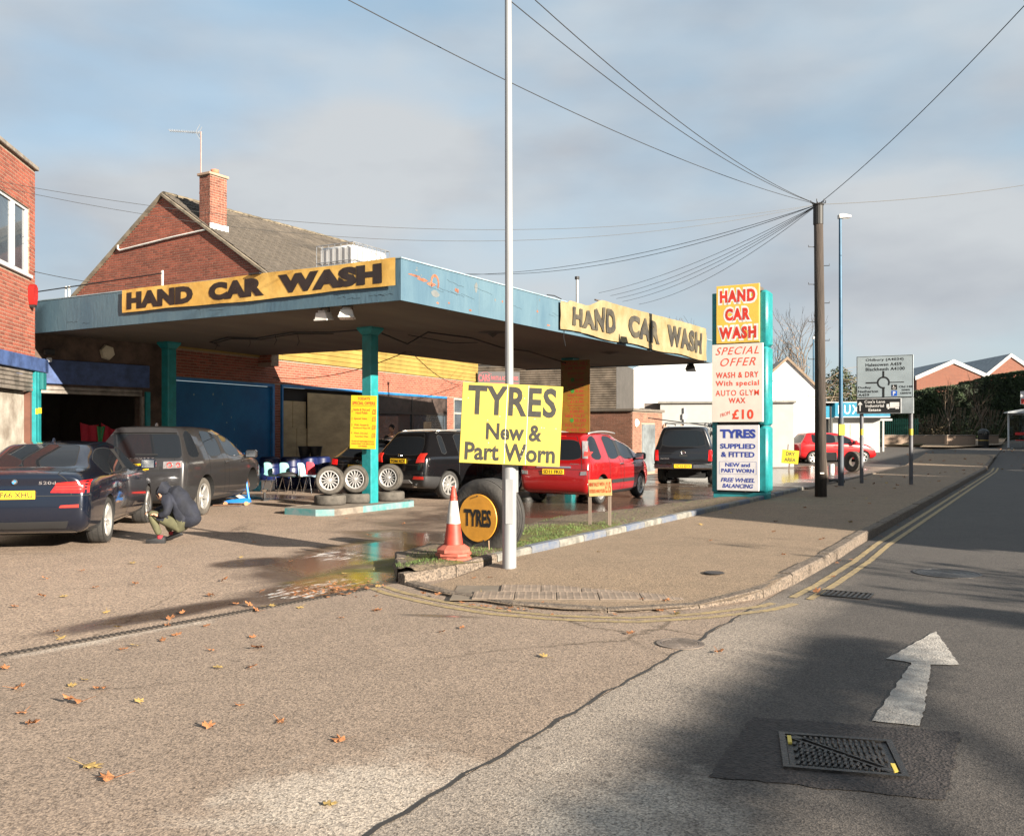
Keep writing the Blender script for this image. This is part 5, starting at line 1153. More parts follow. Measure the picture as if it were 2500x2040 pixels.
# ---------- dark pickup with hard top
P_pk = paint('graphite_paint', (.010, .010, .012), .3, .28)
c = Car('black_pickup', 'black double-cab pickup with hardtop and roof bars being washed', 'car', tuple(at(1668, 28.0)), 17, P_pk)
S = suv_stations(5.2, .91, 1.80, zs=1.12, rake=.12, roofw=.66, zb=.45, bonz=1.16, nose=.9, cowl=4.1, ws=3.4)
ms = trimset(P_pk); ms['sill'] = m_trim
build(c, S, reg_suv(quarter=(1, 2)), [(1.15, .37, .43), (4.3, .37, .43)], ms, [(.77, 1.15, 1, {}), (-.77, 1.15, -1, {}), (.77, 4.3, 1, {}), (-.77, 4.3, -1, {})], dict(r=.37, w=.25, rr=.22, spokes=6, style='five'))
obj('rear_bumper_bar', MB().bbox(-.88, .88, -.14, .05, .50, .66, .03), m_chrome, c.t); obj('plate_holder', MB().box(-.32, .32, -.145, -.14, .50, .66), m_trim, c.t)
c.plate('YC15 EYY', .58, -.150)
for sg in (1, -1):
    y_ = lambda x, z: (x*sg, c.rear_y(x*sg, z), z)
    c.patch('tail_light', ray=True, quad=[y_(.74, .74), (.90*sg, .12, .74), (.89*sg, .14, 1.06), y_(.76, 1.06)], m=m_redl, off=.012, nu=3, nv=4)
    obj('roof_rail', MB().tube([(sg*.6, .5, 1.80), (sg*.6, .6, 1.88), (sg*.6, 2.9, 1.88), (sg*.6, 3.0, 1.78)], .02, 6), m_trim, c.t)
for y in (1.0, 2.4): obj('roof_bar', MB().bbox(-.7, .7, y-.02, y+.02, 1.875, 1.905, .005), m_alloy, c.t)
lettering(c.t, 'NAVARA', -.55, .80, .26, .04, m_clear, y=c.rear_y(-.55, .8)-.008, bold=.01); obj('round_badge', MB().lathe([(.045, 0), (.06, .01), (.065, 0)], 18, M=Matrix.Rotation(R(90), 4, 'X')).box(-.08, .08, -.01, 0, -.012, .012), m_chrome, c.t, loc=(0, c.rear_y(0, .98)-.004, .98))
c.patch('tailgate_handle', [(-.12, c.rear_y(-.1, .9), .86), (.12, c.rear_y(.1, .9), .86), (.12, c.rear_y(.1, .93), .93), (-.12, c.rear_y(-.1, .93), .93)], m_trim, .01, 3, 1); c.mirror(3.7, 1.12, m_trim)
obj('front_bench', MB().box(-.5, .5, .3, .4, .35, .45), m_dk, c.t)

# ---------- red hatchback, side on
c = Car('red_hatchback', 'bright red hatchback parked side-on across the forecourt beyond poles', 'car', (13.45, 44.2, .1), 84, paint('bright_red_paint', (.34, .006, .008), .1, .25))
pb_ = MATS['bright_red_paint']; S = suv_stations(3.85, .84, 1.50, zs=.95, rake=.42, roofw=.56, zb=.26, bonz=.99, nose=.66, cowl=2.95, ws=2.15)
ms = trimset(pb_); ms['sill'] = pb_
build(c, S, reg_suv(quarter=(2,)), [(.66, .30, .35), (3.12, .30, .35)], ms, [(.74, .66, 1, {}), (-.74, .66, -1, {}), (.74, 3.12, 1, {}), (-.74, 3.12, -1, {})], dict(r=.30, w=.19, rr=.21, spokes=6, style='five'))
c.mirror(2.62, .96, pb_); c.handle(1.75, .84, pb_); c.handle(2.5, .83, pb_)
c.patch('tail_light', ray=True, quad=[(.80, .05, .86), (.82, .30, .90), (.80, .34, 1.12), (.74, .1, 1.08)], m=m_redl, off=.012, nu=3, nv=4); c.patch('headlight', [(.66, 3.75, .70), (.80, 3.35, .80), (.80, 3.35, .68), (.66, 3.78, .60)], m=m_clear, off=.01, nu=4, nv=3)

# ---------- dark car half hidden behind the column, and one ahead of it
c = Car('dark_car', 'dark saloon in shade behind stacked wheels, yellow plate at left of column', 'car', tuple(at(872, 23.6)), 24, P_blk)
S = suv_stations(4.2, .87, 1.42, zs=.93, rake=.75, roofw=.56, zb=.26, bonz=.97, nose=.66)
ms = trimset(P_blk); ms['sill'] = P_blk
build(c, S, reg_suv(quarter=(2,)), [(.8, .31, .36), (3.35, .31, .36)], ms, [(.74, .8, 1, {}), (-.74, .8, -1, {}), (.74, 3.35, 1, {})], dict(r=.31, w=.2, rr=.21, spokes=5, style='five'))
c.plate('ME54 LLD', .72, c.rear_y(0, .72)-.014); obj('round_badge', MB().lathe([(0, .01), (.035, .01), (.04, 0)], 16, M=Matrix.Rotation(R(90), 4, 'X')), m_chrome, c.t, loc=(0, c.rear_y(0, .86)-.004, .86))
for sg in (1, -1): c.patch('tail_light', ray=True, quad=[(.62*sg, c.rear_y(.62*sg, .78), .76), (.85*sg, .15, .78), (.85*sg, .2, .92), (.62*sg, c.rear_y(.62*sg, .9), .90)], m=m_redl, off=.01, nu=4, nv=3)
c = Car('parked_hatchback', 'dark olive hatchback mostly hidden behind yellow TYRES sign and big tyre', 'car', tuple(at(1205, 27.0)), 30, paint('olive_dark_paint', (.03, .03, .012), .3, .3))
S = suv_stations(3.9, .85, 1.45, zs=.93, rake=.4, roofw=.56, zb=.26, bonz=.97, nose=.66)
ms = trimset(MATS['olive_dark_paint']); ms['sill'] = m_trim
build(c, S, reg_suv(quarter=(2,)), [(.7, .31, .36), (3.2, .31, .36)], ms, [(.74, .7, 1, {}), (-.74, .7, -1, {}), (.74, 3.2, 1, {})], dict(r=.31, w=.2, rr=.21, spokes=5, style='five'))
for sg in (1, -1): c.patch('tail_light', ray=True, quad=[(.62*sg, c.rear_y(.62*sg, .8), .80), (.83*sg, .15, .82), (.82*sg, .25, .98), (.66*sg, c.rear_y(.66*sg, .95), .96)], m=m_redl, off=.01, nu=4, nv=3)
c.plate('BD58 KRO', .66, c.rear_y(0, .66)-.014)

# ================================================================== SIGNS, POLES, PROPS
m_galv = mat('galvanised_pole', (.27, .275, .28), .5, .25, var=.12, vscale=1.2, streak=(3, 3, .5))
m_ysign = mat('yellow_sign_face', (.42, .33, .05), .5, var=.05, vscale=3)
m_ink2 = mat('faded_black_print', (.020, .018, .014), .6, var=.25, vscale=30)
m_alu = mat('sign_back', (.4, .4, .4), .5, .5)
# near lamp post
pp = G(1243.5, 1393, .05); lp = thing('lamp_post', 'tall grey metal lamp post in the foreground carrying the yellow TYRES board', 'lamp post', (pp.x, pp.y, .03))
obj('base_section', MB().cyl((0, 0, -.02), (0, 0, 1.95), .079, .079, 24).cyl((0, 0, 1.95), (0, 0, 2.0), .079, .05, 24), m_galv, lp, smooth='auto')
obj('shaft', MB().cyl((0, 0, 2.0), (-.02, 0, 8.8), .047, .033, 20), m_galv, lp, smooth='auto')
obj('access_door', MB().bbox(-.045, .045, -.084, -.06, .55, 1.05, .004), m_galv, lp)
obj('joint_band', MB().cyl((0, 0, 1.90), (0, 0, 1.96), .083, .083, 24).cyl((0, 0, -.02), (0, 0, .02), .088, .088, 24), mat('band_grime', (.12, .11, .10), .8, var=.4), lp)
obj('conduit', MB().box(.078, .10, -.01, .02, .9, 1.5), m_galv, lp)
# TYRES board fixed to it
Ts = 10.20; ts = thing('tyres_sign', 'yellow board reading TYRES New & Part Worn on the foreground lamp post', 'sign', tuple(at(1248, Ts, Z(1036, Ts)))); ts.rotation_euler = (0, R(2.7), R(2))
w_, h_ = 1.11, .888
obj('panel', MB().bbox(-w_/2, w_/2, -.012, .0, -h_/2, h_/2, .004), m_ysign, ts)
lettering(ts, 'TYRES', 0, .255, .98, .33, m_ink2, y=-.0135, bold=.03, spacing=1.08); lettering(ts, 'New &', .035, -.085, .62, .185, m_ink2, y=-.0135, bold=.03); lettering(ts, 'Part Worn', .0, -.31, 1.0, .20, m_ink2, y=-.0135, bold=.03)
for x, k in ((-.06, 0), (.175, 0)): obj('panel_join', MB().box(x-.004, x+.004, -.0128, -.012, -h_/2+.01, h_/2-.01).box(x-.002, x+.002, -.0155, -.0137, -h_/2+.01, h_/2-.01), mat('join_white', (.75, .7, .55), .5), ts)
sc = MB(); r_ = random.Random(3)
for _ in range(14): x, z = r_.uniform(-.5, .5), r_.uniform(-.4, .4); sc.add([(x+.006*math.cos(a), -.0152, z+.006*math.sin(a)) for a in (0, 1.57, 3.14, 4.71)], [(0, 1, 2, 3)])
obj('screw_heads', sc, MATS['join_white'], ts, kind='stuff', recalc=False)
for dz in (.25, -.25): obj('clamp', MB().box(-.09, .09, .0, .02, dz-.02, dz+.02), m_galv, ts)

# big tyre with orange disc
bt_ = thing('advertising_tyre', 'large upright lorry tyre with orange disc reading TYRES behind the lamp post', 'tyre', tuple(at(1190, 11.75, .05)), R(-36)); Mt = Matrix.Translation((0, 0, .475)) @ Matrix.Rotation(R(90), 4, 'X')
RT, WT = .49, .40
prof = [(.27, -WT*.42), (.30, -WT*.46), (.40, -WT*.5), (RT-.045, -WT*.46), (RT-.01, -WT*.38)]
for gx in (-.25, -.12, 0, .12, .25): prof += [(RT, WT*(gx-.055)), (RT, WT*(gx+.04)), (RT-.012, WT*(gx+.045)), (RT-.012, WT*(gx+.055))]
prof += [(RT-.01, WT*.38), (RT-.045, WT*.46), (.40, WT*.5), (.30, WT*.46), (.27, WT*.42)]
obj('tyre', MB().lathe(prof, 56, M=Mt, close=True), mat('big_tyre_rubber', (.05, .045, .04), .75, var=.5, vscale=3, bump=.3, bscale=25, col2=(.018, .017, .016)), bt_, smooth='auto')
dk_ = obj('disc_sign', MB().lathe([(0, 0), (.297, 0), (.30, -.004), (.30, -.012), (0, -.012)], 48, M=Matrix.Translation((0, -WT*.5-.004, .475)) @ Matrix.Rotation(R(90), 4, 'X')), mat('orange_disc', (.66, .30, .035), .4, var=.12, vscale=4), bt_, smooth='auto')
lettering(dk_, 'TYRES', .0, .475, .43, .22, m_ink, y=-WT*.5-.007, bold=.04, spacing=.98)
obj('bolt', MB().cyl((0, -WT*.5-.02, .75), (0, -WT*.5, .75), .008).cyl((.10, -WT*.5-.02, .20), (.1, -WT*.5, .2), .008), m_ink, dk_)
obj('rope', MB().tube([(.25, -.3, .22), (.27, -.32, .1), (.22, -.42, .0), (.3, -.5, -.05), (.4, -.52, -.07)], .008, 5), mat('rope', (.3, .2, .12), .9), bt_)

# traffic cones, nested
m_cor = mat('cone_orange', (.40, .045, .025), .55, var=.2, vscale=6); m_corf = mat('cone_faded', (.34, .085, .055), .65, var=.2, vscale=6); m_cow = mat('cone_white', (.42, .41, .39), .5, var=.12, vscale=8)
def cone(z, label, full, loc, rz):
    t = thing('traffic_cone', label, 'traffic cone', (loc.x, loc.y, z), rz, None)
    k = .185; oc = [(k*s*a, k*s2*b) for s, s2, a, b in ((1, 1, 1, .55), (1, 1, .55, 1), (-1, 1, .55, 1), (-1, 1, 1, .55), (-1, -1, 1, .55), (-1, -1, .55, 1), (1, -1, .55, 1), (1, -1, 1, .55))]
    b = MB().prism(oc, 0, .035); n = 8; top = [(x*.62, y*.62, .085) for x, y in oc]; b.add([(x, y, .035) for x, y in oc]+top, [(i, (i+1) % n, n+(i+1) % n, n+i) for i in range(n)]); obj('base', b, m_corf, t)
    rad = lambda h: .108-.085*h/.66
    obj('cone_body', MB().lathe([(rad(h), .085+h) for h in (0, .2, .24, .56)]+[(rad(.56)-.004, .645)], 24), m_cor, t, smooth='auto')
    if full:
        obj('white_band', MB().lathe([(rad(.24)+.002, .32), (rad(.24)+.0035, .325), (rad(.50)+.0035, .575), (rad(.5)+.002, .58)], 24), m_cow, t, smooth=True); obj('tip', MB().lathe([(rad(.56)+.001, .64), (.022, .735), (.012, .745), (0, .745)], 20).lathe([(rad(.52)+.001, .615), (rad(.52)+.003, .62), (rad(.54), .64)], 20), m_cor, t, smooth='auto')
    return t
cl_ = at(1107, 10.55); ce = soil_z(*NV(cl_))-.01
cone(ce, 'lowest cone base, flattened under the traffic cone stack beside tyre', False, cl_+Vector((.01, 0, 0)), R(8)).scale = (1, 1, .72)
cone(ce+.045, 'middle cone in the stack, only its faded base showing', False, cl_, R(-12)).scale = (1, 1, .8)
cone(ce+.085, 'topmost orange and white traffic cone beside the advertising tyre', True, cl_, R(4))

# small valet price sign on two wooden posts
s = G(1464, 1287, .12); vsn = thing('valet_sign', 'small orange lettered price board on two wooden posts by red car', 'sign', (s.x, s.y, .08), R(-14))
m_wood = mat('weathered_post', (.17, .13, .10), .9, var=.3, streak=(6, 6, .6), vscale=2)
for x in (-.155, .155): obj('post', MB().bbox(x-.024, x+.024, -.02, .02, 0, .70 if x < 0 else .66, .003), m_wood, vsn)
pn = obj('panel', MB().bbox(-.18, .18, -.035, -.022, -.13, .13, .003), mat('cream_yellow', (.38, .28, .11), .5), vsn, loc=(.01, 0, .66)); pn.rotation_euler = (0, R(-3.5), 0)
m_or = mat('orange_print', (.42, .06, .015), .5)
for i, tx in enumerate(('MINI VALET WITH', 'INTERIOR HAND POLISH')): lettering(pn, tx, -.045, .055-.105*i, .24, .06, m_or, y=-.037, bold=.02)
lettering(pn, '£15', .128, .0, .085, .17, m_or, y=-.037, bold=.02)

# totem sign
O = W(-5.42, 20.35); tt = thing('totem_sign', 'tall teal framed totem sign with HAND CAR WASH, SPECIAL OFFER and TYRES panels', 'sign', (O.x, O.y, .12), GRID)
TWd, BT = 1.26, 4.66; dpt = .46
for x0, x1 in ((-TWd, -TWd+.12), (-.22, 0)):
    pr = [(x0, 0), (x1, 0), (x1, dpt*.45), (x1-.0, dpt), (x0, dpt)]
    for z0, z1 in ((.14, 1.62), (1.625, 3.38), (3.385, 4.62)): obj('side_cladding', MB().bbox(x0, x1, .0, dpt, z0, z1, .05 if x0 > -.5 else .01), m_teal, tt, smooth='auto' if x0 > -.5 else False)
obj('base_frame', MB().bbox(-TWd+.02, -.04, .03, dpt-.04, .0, .14, .006), mat('teal_dark', (.02, .2, .22), .5), tt)
obj('back_panel', MB().box(-TWd+.1, -.2, .08, dpt-.06, .14, 4.72), mat('totem_brown', (.09, .075, .06), .7), tt)
m_pnY = mat('panel_yellow', (.70, .44, .07), .45, var=.06, vscale=3); m_pnW = mat('panel_cream', (.66, .60, .52), .45, var=.05, vscale=2); m_pnT = mat('panel_white', (.62, .60, .60), .45, var=.06)
m_red1 = mat('sign_red', (.58, .035, .018), .5); m_white1 = mat('sign_white', (.75, .72, .68), .5); m_blu1 = mat('sign_blue', (.03, .055, .30), .5)
p1 = obj('panel', MB().bbox(-.485, .485, -.03, .02, -.645, .645, .004), m_pnY, tt, loc=(-.655, -.03, 4.12))
for i, (tx, w) in enumerate((('HAND', .80), ('CAR', .56), ('WASH', .84))):
    z = .40-.41*i; lettering(p1, tx, 0, z, w+.09, .37, m_white1, y=-.0315, bold=.13, spacing=1.1); lettering(p1, tx, 0, z, w, .275, m_red1, y=-.034, bold=.055, spacing=1.22)
p2 = obj('panel', MB().bbox(-.575, .575, -.03, .02, -.87, .87, .004), m_pnW, tt, loc=(-.665, -.035, 2.58))
m_red2 = mat('sign_red_orange', (.74, .07, .03), .5)
for tx, x, z, w, h, b_, sh in (('SPECIAL', 0, .72, .98, .17, .0, .35), ('OFFER', .02, .47, .80, .18, .0, .35), ('WASH & DRY', 0, .18, .96, .13, .02, 0), ('With special', 0, -.02, .98, .15, .02, 0), ('AUTO GLYM', 0, -.22, .98, .13, .008, 0), ('WAX', 0, -.39, .38, .12, .022, 0), ('£10', .13, -.70, .48, .22, .035, 0)):
    lettering(p2, tx, x, z, w, h, m_red2, y=-.032, bold=b_, shear=sh, spacing=1.16)
lettering(p2, 'FROM', -.27, -.69, .24, .08, m_red2, y=-.032, shear=.3, rot=18)
p3 = obj('panel', MB().bbox(-.475, .475, -.02, .02, -.73, .73, .004), m_pnT, tt, loc=(-.66, -.02, .91))
lettering(p3, 'TYRES', .012, .53, .80, .20, mat('sign_greyblue', (.33, .38, .5), .5), y=-.0205, bold=.045); lettering(p3, 'TYRES', .0, .54, .80, .20, m_blu1, y=-.023, bold=.045)
for tx, z, w, h, b_, sh in (('SUPPLIED', .26, .80, .115, .035, 0), ('& FITTED', .075, .76, .12, .035, 0), ('NEW and', -.155, .56, .09, .03, 0), ('PART WORN', -.285, .74, .09, .035, 0), ('FREE WHEEL', -.495, .77, .095, .03, .25), ('BALANCING', -.625, .70, .095, .03, .25)): lettering(p3, tx, 0, z, w, h, m_blu1, y=-.022, bold=b_, shear=sh)
bxx = MB(); 
for a in ((-.42, .42, -.087, -.083), (-.42, .42, -.362, -.358), (-.42, -.416, -.358, -.087), (.416, .42, -.358, -.087)): bxx.box(a[0], a[1], -.0215, -.02, a[2], a[3])
obj('box_outline', bxx, m_blu1, p3)

# banners on the canopy
m_ban = mat('banner_vinyl', (.58, .37, .10), .55, var=.25, vscale=1.4, bump=.6, bscale=3.5, col2=(.42, .235, .045), detail=4); m_ban2 = mat('banner_cream', (.25, .20, .11), .6, var=.25, vscale=1.6, bump=.5, bscale=4, col2=(.18, .13, .055))
def banner(name, label, L_, zf, loc, rz, m, wr, nx=70):
    t = thing(name, label, 'banner', loc, rz); ny = 8
    fn = lambda x, z: -.035-wr*(noise.noise(Vector((x*1.7, z*2.2, 1.3)))*.5+.5*noise.noise(Vector((x*5, z*3+x*2, 4)))+.5)
    vs = []
    for j in range(ny+1):
        for i in range(nx+1):
            x = L_*i/nx; a, b = zf(x); z = a+(b-a)*j/ny; vs.append((x, fn(x, z), z))
    fs = [(j*(nx+1)+i, j*(nx+1)+i+1, (j+1)*(nx+1)+i+1, (j+1)*(nx+1)+i) for j in range(ny) for i in range(nx)]
    obj('sheet', MB().add(vs, fs), m, t, smooth=True, recalc=False); return t, fn
b1, fn1 = banner('car_wash_banner', 'long yellow banner reading HAND CAR WASH on the left canopy edge', 6.95, lambda x: (-.45+.012*math.sin(x*1.3)-.01*abs(math.sin(x*2.2)), .005+.006*math.sin(x*2)), tuple(W(-9.34-6.98, 12.21, 4.475)), GRID, m_ban, .018)
m_bk = mat('banner_black', (.018, .013, .012), .55, var=.2)
def warp_letters(parent, tx, cx, cz, w, h, m, fn, bold, shear=0, spacing=1, slope=lambda x: 0, dy=-.006, stretch=None):
    vs, fs = text_geo(tx, w, h, bold, shear, spacing)
    bm = bmesh.new(); bv = [bm.verts.new((x, 0, z)) for x, _, z in vs]
    for f in fs:
        try: bm.faces.new([bv[i] for i in f])
        except ValueError: pass
    bmesh.ops.triangulate(bm, faces=bm.faces)
    for _ in range(3):
        le = [e_ for e_ in bm.edges if e_.calc_length() > .08]
        if le: bmesh.ops.subdivide_edges(bm, edges=le, cuts=1); bmesh.ops.triangulate(bm, faces=bm.faces)
    for v in bm.verts:
        x, z = v.co.x+cx, v.co.z
        if stretch: z = z*stretch(x)
        z += cz+slope(x); v.co = (x, fn(x, z)+dy, z)
    me = bpy.data.meshes.new('lettering'); bm.to_mesh(me); bm.free(); return obj('lettering', me, m, parent)
for tx, cx, w in (('HAND', 1.12, 1.95), ('CAR', 3.25, 1.45), ('WASH', 5.5, 2.35)): warp_letters(b1, tx, cx, -.225+.0*cx, w, .34, m_bk, fn1, .08, spacing=1.08)
obj('cable_tie', MB().box(3.62, 3.9, -.09, -.03, .0, .025), m_trim, b1)
zf2 = lambda x: (-.60-.03*smooth(0, 9, x)+.025*math.sin(x*1.9), .07+.06*math.sin(x*.9)*0+.22*smooth(1.3, 2.2, x)+.06*smooth(3, 9, x)-(.06 if x < .4 else 0))
b2, fn2 = banner('car_wash_banner', 'creased cream banner reading HAND CAR WASH on the right canopy edge', 9.75, zf2, tuple(W(-9.29, 12.26+5.55, 4.44)), R(90)+GRID, m_ban2, .055, 90)
m_bk2 = mat('banner_grey_black', (.022, .020, .018), .6, var=.6, vscale=2.2, col2=(.065, .055, .035))
mid = lambda x: (zf2(x)[0]+zf2(x)[1])/2
for tx, cx, w in (('HAND', 1.72, 2.35), ('CAR', 4.75, 2.1), ('WASH', 7.85, 2.9)): warp_letters(b2, tx, cx, 0, w, .46, m_bk2, fn2, .055, spacing=1.15, slope=mid, stretch=lambda x: (zf2(x)[1]-zf2(x)[0])/.62*.86, dy=-.022)
obj('tie_cord', MB().tube([(-.5, 0, .08), (-.2, -.01, .10), (.1, -.03, .06)], .012, 5).tube([(.25, -.03, -.6), (.2, -.03, -.75), (.3, -.03, -.95)], .008, 4).tube([(3.2, -.03, -.58), (3.4, -.08, -.66), (3.6, -.03, -.6)], .015, 4), m_trim, b2)
obj('top_batten', MB().box(1.9, 9.7, -.01, .03, .26, .29), mat('batten', (.08, .06, .045), .8), b2)

# floodlights under the fascia
m_fl = mat('floodlight_grey', (.5, .48, .45), .5, var=.12)
def flood(label, n, v, rz, m=m_fl, s=1, tilt=0):
    t = thing('floodlight', label, 'floodlight', tuple(W(n, v, SZ)), rz); t.scale = (s, s, s)
    obj('bracket', MB().box(-.09, -.08, .03, .05, -.13, 0).box(.08, .09, .03, .05, -.13, 0).box(-.09, .09, .03, .05, -.01, 0), m_trim, t)
    h = obj('housing', MB().xprism([(-.10, .02), (.10, .02), (.13, -.09), (-.13, -.09)], -.10, .08).bbox(-.14, .14, -.13, .10, -.12, -.09, .006).bbox(-.075, .075, -.08, .06, .02, .06, .01), m, t, loc=(0, 0, -.11)); h.rotation_euler = (R(tilt), 0, 0)
    obj('lens', MB().box(-.125, .125, -.115, .085, -.126, -.1205), m_clear, h); return t
flood('left of two pale floodlights hung beneath the front canopy edge', -11.15, 12.42, GRID+R(6), tilt=8); flood('right of two pale floodlights hung beneath the front canopy edge', -10.62, 12.42, GRID+R(32), tilt=-4)
flood('dark floodlight hanging below the far right canopy corner', -9.9, 28.05, GRID+R(30), m=m_trim, s=1.1, tilt=25)
# IBC tank on the canopy roof
im = thing('water_tank', 'white plastic tank in metal cage standing on canopy roof', 'tank', tuple(W(-12.4, 14.7, TZ-.12)), GRID)
m_ibc = mat('translucent_plastic', (.5, .5, .49), .4, var=.04)
obj('tank', MB().bbox(-.97, -.03, .03, 1.17, .12, 1.13, .06), m_ibc, im, smooth='auto')
cg = MB(); zt_ = (.12, .42, .80, 1.16)
for z in zt_: cg.tube([(-1, 0, z), (0, 0, z), (0, 1.2, z), (-1, 1.2, z), (-1, 0, z)], .011, 5)
for i in range(7): x = -1+i/6; cg.tube([(x, 0, .1), (x, 0, 1.16)], .009, 5); cg.tube([(x, 1.2, .1), (x, 1.2, 1.16)], .009, 5)
for i in range(1, 8): y = 1.2*i/8; cg.tube([(0, y, .1), (0, y, 1.16)], .009, 5); cg.tube([(-1, y, .1), (-1, y, 1.16)], .009, 5)
obj('cage', cg, mat('cage_steel', (.38, .38, .38), .4, .7), im)
obj('pallet', MB().box(-1, 0, 0, 1.2, 0, .1), m_galv, im)
rb = thing('roof_rubble', 'heap of pale sheeting and twigs on canopy roof behind tank', 'debris', tuple(W(-11.2, 16.2, TZ-.12)), GRID)
mb = MB(); r_ = random.Random(8)
mb.box(-.5, .6, 0, 1.8, 0, .28); obj('sheeting', mb, m_ibc, rb)
tw_ = MB()
for _ in range(22): a = r_.uniform(0, 6.28); x, y = r_.uniform(-.4, .6), r_.uniform(0, 1.8); tw_.tube([(x, y, .28), (x+.3*math.cos(a), y+.3*math.sin(a), .30+r_.random()*.14), (x+.5*math.cos(a), y+.5*math.sin(a), .33+r_.random()*.1)], .007, 3)
obj('twigs', tw_, mat('twig_brown', (.16, .10, .06), .9), rb, kind='stuff')
# steel handrail and vent on the canopy roof
hr = thing('roof_handrail', 'thin metal handrail on canopy roof beside left brick building', 'railing', tuple(W(-19.4, 12.9, TZ-.12)), GRID)
obj('post', MB().box(3.35, 3.39, 0, .03, 0, .62), m_pvc, hr); obj('post', MB().box(.1, .13, 0, .03, 0, .55), m_pvc, hr); obj('post', MB().box(.22, .25, 0, .03, 0, .55), m_pvc, hr)
obj('rail', MB().tube([(-1.5, 0, .5), (3.37, 0, .56)], .014, 5), m_cable, hr)
vp = thing('vent_pipe', 'thin grey vent pipe standing up behind the canopy roof', 'pipe', tuple(at(1409, 27, TZ-.2))); obj('pipe', MB().cyl((0, 0, 0), (0, 0, 1.80), .035, seg=8), m_galv, vp); obj('cap', MB().cyl((0, 0, 1.80), (0, 0, 1.88), .07, .07, 10), m_trim, vp)
# aerial on the chimney
ce_ = Mr @ Vector((cx0-.03, .1, 0)); ae = thing('television_aerial', 'television aerial on tall mast strapped to the chimney', 'aerial', (ce_.x, ce_.y, 8.4), 0)
dd = ce_.y; k_ = dd/F
obj('mast', MB().tube([(0, 0, 0), (.0, 0, Z(322, dd)-8.4)], .022, 6), mat('rusty_mast', (.3, .2, .17), .6, .4), ae)
hz_ = Z(325, dd)-8.4; L_ = (470-388)*k_
yg = MB().tube([(0, 0, hz_), (-L_, .2, hz_+.13)], .012, 5)
for i in range(14): f = i/13; yg.tube([(-L_*f, .2*f-.14, hz_+.13*f), (-L_*f, .2*f+.14, hz_+.13*f)], .006, 4); yg.tube([(-L_*f, .2*f, hz_+.13*f), (-L_*f, .2*f, hz_+.13*f+.06)], .006, 4)
for s_ in (-1, 1): yg.tube([(-.12, .1, hz_), (.0, .1, hz_+s_*.22)], .007, 4); yg.tube([(-.12, -.1, hz_), (.0, -.1, hz_+s_*.22)], .007, 4)
obj('dipole_array', yg, m_alu, ae); obj('bracket', MB().box(-.04, .06, -.04, .04, .05, .12).box(-.04, .06, -.04, .04, .4, .46), m_trim, ae)
# hexagonal bell box and security light on the garage wall
q_ = Mg @ Vector((1.78, -.06, 3.50)); hx = thing('bell_box', 'pale hexagonal alarm bell box above the open garage', 'alarm', tuple(q_), ag)
obj('cover', MB().cyl((0, -.08, 0), (0, 0, 0), .17, .19, 6), mat('cream_plastic', (.45, .40, .30), .6), hx)
q_ = Mg @ Vector((.35, -.1, 3.35)); sl_ = thing('security_light', 'small floodlight with white sensor above garage shutter', 'floodlight', tuple(q_), ag)
obj('housing', MB().bbox(-.11, .11, -.1, 0, -.0, .12, .01), m_trim, sl_); obj('sensor', MB().bbox(-.05, .05, -.09, 0, -.17, -.07, .015), m_ibc, sl_)
# TODAY'S SPECIAL OFFERS on the column
m_ys2 = mat('offer_yellow', (.40, .32, .01), .5, var=.05); q_ = W(-12.40, 15.02, Z(1030, 18.95))
of = thing('offers_sign', "yellow TODAY'S SPECIAL OFFERS price board on the near teal column", 'sign', tuple(q_), R(-12)); of.rotation_euler = (0, R(1.6), R(-12))
obj('panel', MB().bbox(-.285, .285, -.012, .0, -.555, .555, .004), m_ys2, of); m_rp = mat('dark_red_print', (.32, .03, .01), .6)
for tx, x, z, w, h, b_ in (("TODAY'S", 0, .49, .27, .06, .03), ('SPECIAL OFFERS', 0, .395, .50, .065, .03), ('1', -.25, .225, .012, .05, .01), ('Inside & Out and', -.04, .26, .36, .05, .02), ('Hand Polish', -.04, .195, .26, .05, .02), ('£25', .235, .22, .085, .10, .02), ('2', -.25, .07, .022, .05, .01), ('Special Valet', -.06, .07, .29, .05, .02), ('£15', .235, .07, .085, .10, .02),
    ('3', -.25, -.06, .022, .05, .01), ('Wash, Vacuum &', -.04, -.06, .32, .05, .02), ('Dashboard Wipe Off', -.03, -.125, .37, .045, .02), ('£10', .235, -.10, .085, .10, .02), ('4', -.25, -.225, .022, .05, .01), ('Wash, Dry and', -.05, -.235, .3, .05, .02), ('Autoglym Wax', -.03, -.30, .3, .045, .02), ('£10', .235, -.27, .085, .10, .02),
    ('WE ARE NOT RESPONSIBLE FOR ANY', 0, -.40, .5, .032, .02), ('DAMAGE WHILST YOUR VEHICLE IS ON', 0, -.45, .5, .032, .02), ('OUR PREMISES', 0, -.50, .2, .032, .02)): lettering(of, tx, x, z, w, h, m_rp, y=-.0135, bold=b_)
obj('rule', MB().box(-.26, .26, -.0135, -.012, .335, .342), m_rp, of)
